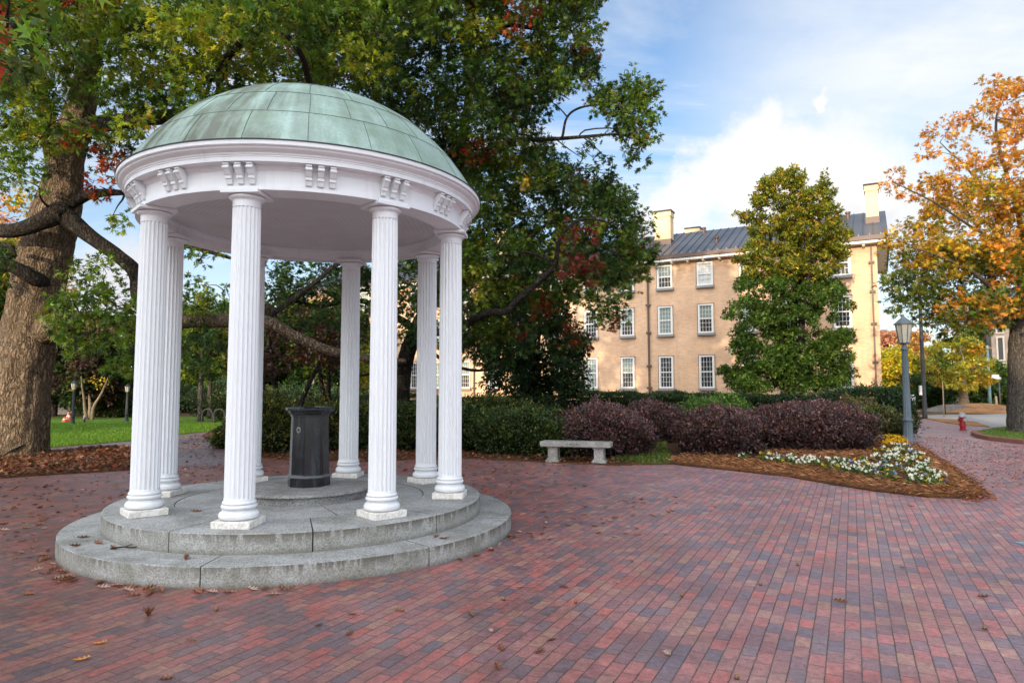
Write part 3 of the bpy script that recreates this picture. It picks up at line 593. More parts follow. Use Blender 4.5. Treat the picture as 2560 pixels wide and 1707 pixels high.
def crown_arrays(clumps, per, k, size, pals, flat=.75, oak=True, drop=.25, spread=1.0, dens=1.0, gain=.22):
    """leaf sprigs in every clump; pals: list of (palette, weight) chosen per clump"""
    PP, DD, UU, SS, CC = [], [], [], [], []; w = np.array([x[1] for x in pals], float); w /= w.sum()
    for ci, c in enumerate(clumps):
        ctr = np.array(c[:3]); r = c[3]; pi = int(c[4]) if len(c) > 4 and c[4] >= 0 else rng.choice(len(pals), p=w); n = max(3, int(per*(r/.6)**2.4*dens*rng.uniform(.75, 1.25)))
        d = unit(rng.normal(size=(n, 3))); rad = r*rng.uniform(.12, 1, (n, 1))**.55; lump = 1 + .25*snoise(d*2.2 + ctr, 1.5, 11)[:,None]
        p = ctr + d*rad*lump*np.array([1, 1, flat]); out = unit(d + np.array([0, 0, -.1]) + rng.normal(0, .35, (n, 3)))
        P = np.repeat(p, k, axis=0); D = unit(np.repeat(out, k, axis=0)*.55 + unit(rng.normal(size=(n*k, 3)))*spread + np.array([0, 0, -drop])); P = P + D*size*.15*rng.uniform(0, 1.5, (n*k, 1))
        U = np.array([0, 0, 1.0]) + rng.normal(0, .45, (n*k, 3)); base = palette(n, pals[pi][0], .22); C = np.repeat(base, k, axis=0)*np.exp(rng.normal(gain, .20, (n*k, 1)))
        PP.append(P); DD.append(D); UU.append(U); SS.append(size*rng.uniform(.7, 1.2, n*k)); CC.append(C)
    return np.vstack(PP), np.vstack(DD), np.vstack(UU), np.concatenate(SS), np.vstack(CC)
def make_tree(name, label, cat, loc, skel, clumps, per=30, k=6, size=.14, pals=None, mat=None, flat=.75, oak=True, group=None, twigs=True, drop=.25, rmax=.055, seed=1, sag=.12, trunk_name='trunk', mat2=None, hi=.3, gain=.22):
    root = tag(empty(name, loc), label, cat, group)
    br = list(skel) + (grow(skel, clumps, rmax=rmax, seed=seed, sag=sag) if twigs else []); trunk_mesh(br, mat or M['bark'], trunk_name, root, loc, seed=seed, mat2=mat2, hi=hi)
    P, D, U, S, C = crown_arrays(clumps, per, k, size, pals, flat, oak, drop, gain=gain); V, F, Cc = leaves(P, D, U, S, C, oak)
    me = mesh_np('crown', V - np.array(loc), F, np.clip(Cc, 0, 1)); link_mesh('crown', me, M['leaf'], root); return root
G1 = [((.056, .105, .014), 4), ((.085, .140, .017), 3), ((.034, .065, .012), 3), ((.13, .155, .02), 1.2)]
G2 = [((.12, .165, .018), 4), ((.18, .20, .022), 3), ((.07, .11, .014), 2), ((.25, .19, .025), .5)]
GD = [((.025, .055, .015), 4), ((.045, .09, .02), 3), ((.02, .04, .014), 2)]
RD = [((.26, .035, .018), 4), ((.32, .085, .02), 3), ((.14, .03, .018), 3), ((.07, .09, .02), 6)]
OR_ = [((.36, .12, .025), 4), ((.28, .06, .02), 3), ((.10, .11, .02), 3)]
RB = [((.16, .028, .022), 4), ((.22, .06, .045), 3), ((.05, .07, .02), 2)]
# the big oak beside the rotunda
def sk(*a):
    """limb: (x, y, z, r) points"""
    return [p[:3] for p in a], [p[3] for p in a]
LA = (-11.78, 16.213, 0)
skA = [sk((-12.028, 16.4, -0.081, 0.76), (-11.997, 16.4, 0.128, 0.64), (-11.939, 16.4, 1.855, 0.6), (-11.714, 16.4, 3.737, 0.58), (-11.491, 16.4, 5.07, 0.57), (-11.191, 16.4, 6.463, 0.46), (-11.108, 16.4, 7.459, 0.4), (-10.716, 16.4, 9.138, 0.3), (-10.59, 16.4, 10.498, 0.25), (-10.518, 16.4, 13.147, 0.2), (-10.382, 16.2, 16.15, 0.1)),
 sk((-11.468, 16.3, 2.977, 0.34), (-10.591, 16, 3.183, 0.3), (-9.408, 15.6, 3.074, 0.22), (-8.386, 15.4, 3.086, 0.2), (-7.536, 15.4, 3.148, 0.165), (-6.533, 15.4, 3.17, 0.16), (-5.716, 15.5, 3.141, 0.15), (-5.098, 15.8, 2.82, 0.12), (-4.377, 16.2, 2.504, 0.11), (-3.554, 16.8, 2.353, 0.09), (-2.793, 17.5, 2.317, 0.06)),
 sk((-5.855, 15.6, 3.161, 0.08), (-5.424, 15.8, 3.544, 0.075), (-4.979, 16, 3.916, 0.07), (-4.486, 16.3, 4.487, 0.05), (-3.964, 16.5, 4.851, 0.03)),
 sk((-13.316, 15.6, 5.595, 0.16), (-12.198, 15.5, 5.343, 0.16), (-11.41, 15.4, 5.32, 0.17), (-10.963, 15.4, 5.496, 0.2), (-10.667, 15.5, 5.729, 0.27), (-10.441, 15.6, 5.599, 0.22), (-9.855, 15.6, 5.132, 0.17), (-9.22, 15.6, 4.666, 0.16), (-8.828, 15.6, 4.305, 0.165), (-8.746, 15.6, 3.791, 0.15), (-8.552, 15.5, 3.37, 0.12), (-8.405, 15.4, 3.056, 0.1)),
 sk((-10.998, 16.1, 5.942, 0.2), (-10.667, 15.5, 5.729, 0.26)),
 sk((-11.402, 16.2, 4.138, 0.2), (-11.436, 15.8, 4.18, 0.17), (-11.713, 15.6, 4.404, 0.15), (-12.279, 15.4, 4.541, 0.14)),
 sk((-11.819, 15.3, 4.908, 0.05), (-11.492, 15.2, 4.887, 0.06), (-11.349, 15.2, 4.635, 0.03)),
 sk((-11.173, 16.4, 7.682, 0.25), (-10.23, 16, 7.992, 0.2), (-9.097, 15.6, 7.94, 0.17), (-8.159, 15.2, 7.841, 0.16), (-7.554, 15, 7.801, 0.19), (-6.968, 14.8, 7.952, 0.13), (-6.163, 14.5, 8.222, 0.1), (-5.017, 14, 8.043, 0.08)),
 sk((-11.201, 16.4, 7.126, 0.3), (-11.364, 16.2, 7.717, 0.2), (-11.421, 16, 8.405, 0.16), (-11.397, 15.6, 9.307, 0.12), (-11.289, 15, 10.574, 0.08)),
 sk((-6.495, 14.4, 7.879, 0.09), (-5.81, 13, 7.761, 0.075), (-5.278, 12, 7.661, 0.075), (-4.676, 11.3, 7.582, 0.06), (-4.334, 11, 7.577, 0.045), (-3.977, 11, 8.037, 0.03)),
 sk((-6.97, 14.5, 7.773, 0.05), (-5.902, 12.6, 7.355, 0.04), (-5.25, 11.6, 7.219, 0.03), (-4.857, 11.2, 7.452, 0.02)),
 sk((-3.87, 13, 7.229, 0.07), (-3.759, 12, 7.291, 0.06), (-3.64, 11.4, 7.321, 0.055), (-3.703, 11, 7.425, 0.05), (-3.898, 10.8, 7.657, 0.04), (-4.204, 10.8, 8.222, 0.03)),
 sk((-10.924, 16.3, 6.105, 0.14), (-9.936, 15.9, 6.316, 0.1), (-9.072, 15.5, 6.199, 0.06)),
 sk((-10.518, 16.4, 13.147, 0.15), (-7.768, 11, 11.483, 0.1), (-4.57, 6, 6.26, 0.04), (-3.875, 5, 4.811, 0.015), (-3.809, 4.9, 4.335, 0.008)),
 sk((-10.48, 16.4, 14.316, 0.14), (-6.916, 13, 12.433, 0.12), (-3.965, 11, 10.533, 0.07), (-2.695, 10.5, 9.377, 0.03)),
 sk((-7.599, 15.3, 4.914, 0.05), (-6.9, 15.1, 4.722, 0.05), (-6.06, 15, 4.454, 0.03))]
make_tree('oak_tree', 'massive old oak with thick furrowed leaning trunk, crown spreading over the rotunda', 'tree', LA, skA, [(-9.96,13.87,6.91,0.46,-1), (-4.41,13.22,8.72,0.41,-1), (-7.08,14.19,8.51,0.39,-1), (-10.3,13.65,9.76,0.42,-1), (-3.83,13.31,8.15,0.38,-1), (-4.16,12.4,9.11,0.39,-1), (-3.15,12.66,9.17,0.53,-1), (-9.12,11.55,6.94,0.51,-1), (-2.81,12.6,7.97,0.59,-1), (-8.47,12.59,7.82,0.38,-1), (-9.63,12.16,8.25,0.59,-1), (-6.86,12.84,7.7,0.47,-1), (-8.22,12.36,8.33,0.45,-1), (-7.51,11.88,8.73,0.52,-1), (-4.87,11.88,8.22,0.41,-1), (-8.73,11.9,7.76,0.43,-1), (-8.61,13.96,7.89,0.42,-1), (-5.69,11.58,6.82,0.61,-1), (-8.97,12.85,7.52,0.62,-1), (-7.85,13.67,8.29,0.49,-1), (-6.42,12.68,9.18,0.38,-1), (-9.83,12.66,6.92,0.43,-1), (-7.09,12.54,8.63,0.59,-1), (-3.61,13.2,8.79,0.61,-1), (-6.09,13.61,8.2,0.59,-1), (-2.52,11.8,8.74,0.5,-1), (-10.55,13.76,6.79,0.57,-1), (-6.25,13.75,9.2,0.48,-1), (-9.52,11.86,8.73,0.51,-1), (-9.62,13.06,7.36,0.57,-1), (-7.47,12.51,8.95,0.6,-1), (-5.07,13.91,8.36,0.56,-1), (-10.75,13.55,8.42,0.62,-1), (-5.78,11.75,8.07,0.46,-1), (-8.95,12.72,6.94,0.48,-1), (-7.51,12.54,8.48,0.38,-1), (-8.82,11.63,8.12,0.5,-1), (-7.81,12.39,6.54,0.43,-1), (-3.41,11.55,8.57,0.39,-1), (-7.41,11.99,7.83,0.49,-1), (-5.67,12.14,8.72,0.49,-1), (-2.95,13.54,9.18,0.39,-1), (-5.36,13.23,8.16,0.56,-1), (-7.78,13.99,7.82,0.62,-1), (-8.02,12.01,8.85,0.39,-1), (-9.3,13.28,8.76,0.51,-1), (-2.7,13.99,8.38,0.52,-1), (-7.5,13.76,8.64,0.38,-1), (-5.14,12.79,9.28,0.42,-1), (-6.95,12,6.5,0.39,-1), (-2.64,14.1,9.19,0.47,-1), (-4.49,13.69,8.04,0.57,-1), (-9.79,13.61,9.45,0.49,-1), (-5.38,14.07,9.02,0.55,-1), (-10.52,13.97,8.24,0.61,-1), (-9.16,12.48,5.9,0.46,-1), (-6.48,11.51,8.54,0.58,-1), (-4.89,13.2,9.17,0.42,-1), (-10.04,16.74,10.62,0.59,-1), (-13.18,16.28,10.83,0.39,-1), (-3.67,15.28,10.41,0.43,-1), (-11.55,15.14,10.16,0.61,-1), (-9.81,14.34,9.61,0.53,-1), (-7.82,14.62,9.21,0.52,-1), (-8.49,16.05,9.19,0.55,-1), (-11.01,16.79,9.76,0.38,-1), (-6.07,14.78,9.51,0.46,-1), (-13.16,16.4,11.51,0.57,-1), (-8.93,14.68,10.33,0.42,-1), (-5.87,16.48,9.49,0.43,-1), (-7.96,16.06,8.84,0.43,-1), (-10.54,15.41,9.5,0.59,-1), (-11.36,15.76,10.33,0.47,-1), (-11.46,15.19,9.54,0.54,-1), (-4.24,14.62,9.06,0.61,-1), (-10.13,15.49,9.82,0.45,-1), (-4.69,15.36,10.4,0.48,-1), (-8.82,16.92,11.23,0.4,-1), (-7.42,16.49,9.5,0.53,-1), (-9.65,16.92,11.36,0.52,-1), (-6.4,16.14,9.44,0.47,-1), (-3.57,15.53,9.08,0.45,-1), (-5.73,15.57,10.48,0.5,-1), (-9.58,16.92,10.12,0.4,-1), (-9.4,16.78,9.03,0.57,-1), (-9.2,15.12,8.54,0.59,-1), (-3.44,14.65,9.47,0.61,-1), (-3.04,16.15,11.19,0.56,-1), (-9.75,16.64,8.29,0.53,-1), (-11.62,15.36,7.24,0.53,-1), (-8.27,16.94,11.81,0.6,-1), (-12.41,15.91,8.42,0.53,-1), (-7.95,16.29,9.92,0.53,-1), (-12.63,16.29,9.34,0.56,-1), (-6.65,15.59,10.9,0.47,-1), (-11.65,16.22,11.32,0.45,-1), (-10.36,14.35,7.75,0.47,-1), (-7.12,15.19,9.97,0.53,-1), (-10.15,14.58,7.24,0.57,-1), (-2.89,15.42,9.77,0.4,-1), (-11.37,15.52,7.69,0.46,-1), (-10.62,16.78,11,0.53,-1), (-5.49,16.79,10.47,0.4,-1), (-6.41,16.96,10.39,0.62,-1), (-10.56,16.32,11.3,0.51,-1), (-11.3,15.39,9.11,0.45,-1), (-9.87,16.28,9.71,0.57,-1), (-11.41,14.38,9.24,0.48,-1), (-4.44,14.73,8.56,0.54,-1), (-7.56,14.36,7.73,0.49,-1), (-10.54,15.43,10.82,0.42,-1), (-3.15,16.54,9.76,0.39,-1), (-5.68,16.95,11.69,0.58,-1), (-4.66,16.76,11.69,0.47,-1), (-3.4,16.39,10.82,0.47,-1), (-11.31,14.92,10.6,0.4,-1), (-11.81,14.96,7.39,0.52,-1), (-10.97,15.8,9.14,0.41,-1), (-4.23,15.66,10.21,0.48,-1), (-8.16,15.15,10.72,0.43,-1), (-5.66,11.19,7.58,0.51,1), (-4.85,11.44,7.96,0.4,1), (-4.64,11.77,8.1,0.32,1), (-5.14,11.48,8.27,0.36,1), (-5.09,11.16,7.72,0.51,1), (-4.5,11.26,8.18,0.38,1), (-5.4,11.4,7.41,0.48,1), (-5.94,12.3,8.92,0.45,1), (-5.04,11.95,7.78,0.44,1), (-5.87,11.04,7.78,0.45,1), (-4.6,12.43,8.71,0.5,1), (-4.52,12.37,8.25,0.34,1), (-6.04,12.07,8.42,0.52,1), (-9.62,14.64,7.21,0.35,2), (-8.89,14.74,6.94,0.29,2), (-8.8,14.48,6.43,0.42,2), (-9.71,15.51,6.36,0.4,2), (-9.08,14.44,7.19,0.31,2), (-9.13,15.13,5.57,0.23,1), (-8.46,14.75,5.26,0.33,1), (-8.81,14.72,6.86,0.36,3), (-8.31,14.57,7.16,0.35,3), (-9.51,14.93,7.17,0.44,3), (-9.05,13.73,3.49,0.33,0), (-9.12,13.42,2.94,0.33,0), (-7.98,14.09,2.32,0.26,0), (-8.07,13.69,3.28,0.41,0), (-8.87,14.34,3.26,0.28,0), (-9.27,14.35,2.64,0.41,0), (-8.52,14.03,2.54,0.29,0), (-7.87,13.84,2.69,0.28,0), (-8.21,13.93,2.03,0.27,0), (-9.4,13.75,3.37,0.28,0), (-9.1,14.08,3.19,0.31,0), (-7.99,14.28,3.12,0.4,0), (-8.43,13.48,3.56,0.38,0), (-8.43,14.15,2.97,0.3,0), (-8.86,14.25,2.87,0.27,0), (-10.02,15.55,2.6,0.31,0), (-8.98,15.47,2.11,0.42,0), (-9.51,15.49,2.52,0.26,0), (-10.03,15.54,3.08,0.4,0), (-9.1,15.51,2.92,0.29,0), (-9.87,15.44,3.62,0.33,0), (-8.56,15.13,2.5,0.35,0), (-10.26,15.06,3.27,0.35,0), (-9.23,15.14,3.69,0.36,0), (-10.33,15.43,2.83,0.38,0), (-8.28,14.83,2.96,0.3,0), (-9.1,15.04,3.22,0.26,0), (-8.54,14.93,3.32,0.28,0), (-9.7,14.5,3.57,0.34,0), (-9.36,15.6,3.93,0.32,0), (-9.25,14.98,4.37,0.4,0), (-9.93,15.67,4.09,0.31,0), (-9.01,15.52,4.21,0.28,0), (-8.67,15.28,3.66,0.27,0), (-10.15,15.46,4.36,0.41,0), (-6.6,14.31,4.61,0.2,0), (-6.99,14.77,4.42,0.24,0), (-6.53,14.85,4.69,0.23,0), (-6.61,13.64,4.5,0.25,0), (-7.53,15.98,4.08,0.31,0), (-7.21,14.72,3.59,0.34,0), (-6.89,14.88,3.35,0.25,0), (-6.7,15.49,3.88,0.23,0), (-6.77,15.64,3.33,0.26,0), (-7.51,15.28,3.29,0.37,0), (-7.14,14.81,2.25,0.28,3), (-7.34,15.11,2.66,0.39,3), (-6.86,16.2,2.78,0.38,3), (-6.99,15.62,2.51,0.26,3), (-6.96,15.07,2.81,0.34,3), (-7.33,15.97,2.14,0.32,3), (-5.49,17.7,4.27,0.32,3), (-6.43,17.13,3.95,0.4,3), (-4.63,18.66,4.99,0.49,3), (-5.13,18.62,4.25,0.41,3), (-6.2,18.06,4.82,0.45,3), (-5.63,18.61,3.33,0.4,3), (-6.02,17.95,3.48,0.42,3), (-4.94,16.96,4.61,0.37,3), (-5.92,15.79,4.46,0.38,3), (-4.77,17.47,3.5,0.51,3), (-3.89,16.11,3.45,0.5,3), (-4.42,18.26,4.36,0.47,3), (-5.92,17.17,4.05,0.42,3), (-11.21,14.67,4.36,0.26,3), (-11.86,15.15,4.1,0.32,3), (-11.56,14.61,4.63,0.34,3), (-11.99,15.77,6.68,0.38,0), (-11.44,14.46,6.54,0.32,0), (-12.52,15.85,6.42,0.39,0), (-10.6,14.55,6.13,0.39,0), (-3.37,4.44,3.94,0.21,0), (-3.4,4.63,4.46,0.15,0), (-4.36,5.26,4.63,0.21,0), (-4.14,5.16,4.1,0.18,0), (-3.59,4.59,4.22,0.23,0), (-3.57,4.59,4.52,0.18,0), (-3.8,5.35,4.57,0.22,0), (-4.27,5.19,4.37,0.23,0), (-3.14,4.51,4.49,0.16,0), (-3.84,4.65,4.5,0.24,0), (-4.04,5.3,4.16,0.16,0), (-3.4,4.93,4.54,0.16,0), (-3.91,4.88,4.13,0.15,2), (-3.91,4.96,4.36,0.13,2), (-3.47,4.53,3.85,0.16,2), (-9.72,9.97,9.08,0.9,0), (-5.53,11.74,9.18,0.95,0), (-9.82,11.75,12.77,0.95,0), (-4.88,12.2,10.99,1.28,0), (-12.02,15.11,13.05,1.2,0), (-9.46,13.37,11.18,1,0), (-16.4,16.76,17.76,1.07,0), (-3.47,13.99,14.25,1.34,0), (-7.44,14.83,16.41,0.97,0), (-6.42,11.31,10.28,1.23,0), (-2.42,14.65,14.32,0.87,0), (-13.6,15.08,14.58,1.07,0), (-8.7,9.99,8.67,0.87,0), (-7.21,11.53,13.37,0.93,0), (-3.57,10.88,12.78,1.42,0), (-8.05,9.67,11.8,1.24,0), (-8.09,13.8,13.48,1.37,0), (-4.32,15.65,11.72,1.14,0), (-8.13,16.27,15.49,1.01,0), (-13.46,12.77,13.41,1.41,0), (-11.03,13.64,10.43,1,0), (-4.7,12.44,12.8,1.21,0), (-3.36,16.21,13.38,0.95,0), (-9.76,16.15,12.72,1.21,0), (-7.2,9.68,10.24,0.95,0), (-8.73,13.11,12.36,1.09,0), (-5.87,14.17,15.77,1.39,0), (-9.55,14.12,10.47,1.38,0), (-3.44,15.47,17.63,1.22,0), (-2.6,16.23,17.18,1.35,0), (-1.95,11.91,9.36,1.31,0), (-10.7,15.42,16.47,1,0), (-14.31,13.53,12.92,1.27,0), (-4.88,16.8,15.3,1.17,0), (-10.01,10.81,8.57,1.36,0), (-18.04,16.97,14.04,1.2,0), (-15.75,16.95,19.38,1.19,0), (-17.65,16.37,18.6,0.87,0), (-15.72,15.62,11.5,1.08,0), (-3.63,9.65,7.65,1.37,0), (-4.46,13.19,10.94,1.07,0), (-11.51,15.57,17.97,1.02,0)], per=48, k=6, size=.172, gain=.46, pals=[(G1, 5), (G2, 4), (RD, .45), (GD, 2)], seed=5, rmax=.045, mat2=M['barkdark'], hi=.32)
LB = (-3.79, 22.842, 0)
skB = [sk((-3.782, 22.8, -0.055, 0.36), (-3.776, 22.8, 0.587, 0.32), (-3.741, 22.7, 1.468, 0.29), (-3.606, 22.6, 2.492, 0.27), (-3.208, 22.3, 3.497, 0.25), (-2.674, 22, 4.481, 0.22), (-2.071, 21.6, 5.713, 0.2), (-1.75, 21, 7.278, 0.17), (-1.585, 20.5, 8.939, 0.14), (-1.293, 20, 10.808, 0.11), (-1.145, 19.5, 13.283, 0.08), (-1.007, 19, 17.029, 0.04)),
 sk((-3.193, 22.2, 3.416, 0.16), (-2.161, 20, 3.304, 0.12), (-1.398, 18.5, 3.323, 0.11), (-0.868, 17.5, 3.46, 0.1), (-0.119, 16.5, 3.496, 0.085), (0.094, 16.3, 3.741, 0.08), (0.668, 16, 4.177, 0.075), (1.022, 15.8, 4.511, 0.06), (1.165, 15.6, 5.148, 0.05), (1.68, 15.6, 5.565, 0.035), (2.688, 15.5, 5.386, 0.012)),
 sk((-2.371, 21.8, 5.174, 0.12), (-1.349, 18.5, 5.101, 0.09), (-0.783, 18, 5.365, 0.07), (0.272, 17.5, 5.484, 0.05), (1.16, 17, 5.975, 0.03)),
 sk((0.977, 15.9, 4.635, 0.03), (0.358, 16.2, 4.906, 0.035), (-0.29, 16.8, 4.938, 0.045)),
 sk((-1.656, 20.6, 8.139, 0.1), (-0.557, 18, 8.193, 0.07), (0.475, 16.5, 7.815, 0.055), (1.31, 16, 7.682, 0.045), (2.344, 15.8, 7.694, 0.03), (2.902, 15.7, 7.635, 0.015)),
 sk((1.225, 16, 7.682, 0.035), (1.365, 16, 8.205, 0.03), (1.686, 16, 8.447, 0.028), (2.259, 15.9, 8.492, 0.018), (2.878, 15.8, 8.558, 0.01)),
 sk((1.624, 15.95, 7.685, 0.018), (1.778, 15.9, 7.84, 0.02), (2.36, 15.9, 7.895, 0.016), (3.079, 15.8, 7.803, 0.008)),
 sk((1.724, 15.9, 7.677, 0.02), (2.13, 15.8, 7.264, 0.012), (2.271, 15.7, 6.963, 0.008)),
 sk((1.104, 16.1, 7.676, 0.018), (1.415, 16, 7.389, 0.014), (1.721, 15.9, 7.138, 0.006)),
 sk((-1.503, 20.2, 10.069, 0.09), (-0.322, 18, 9.667, 0.065), (0.717, 17, 9.572, 0.05), (1.262, 16.7, 9.386, 0.04), (1.688, 16.5, 9.453, 0.03), (2.03, 16.4, 9.609, 0.015)),
 sk((0.83, 17, 9.572, 0.03), (1.156, 16.8, 9.225, 0.02), (1.483, 16.7, 8.951, 0.01)),
 sk((-1.215, 19.7, 12.03, 0.08), (-0.206, 18, 11.633, 0.06), (0.727, 17.2, 11.069, 0.05), (1.501, 16.8, 10.967, 0.03)),
 sk((-3.121, 22.2, 3.489, 0.14), (-3.78, 21, 3.936, 0.1), (-4.534, 19.5, 4.152, 0.08), (-5.265, 18.5, 3.899, 0.05), (-5.83, 18, 3.955, 0.03)),
 sk((-3.502, 22.4, 2.484, 0.09), (-4.028, 21, 2.157, 0.06), (-4.482, 20, 2, 0.04)),
 sk((-1.582, 20.5, 8.523, 0.1), (-2.414, 18.5, 8.474, 0.08), (-3.135, 17, 8.959, 0.06), (-3.821, 16, 9.516, 0.04), (-4.135, 15.5, 10.235, 0.025)),
 sk((-3.235, 22, 3.328, 0.07), (-2.074, 20.5, 2.412, 0.06), (-1.086, 19.5, 2.122, 0.04), (-0.191, 18.5, 2.217, 0.02))]
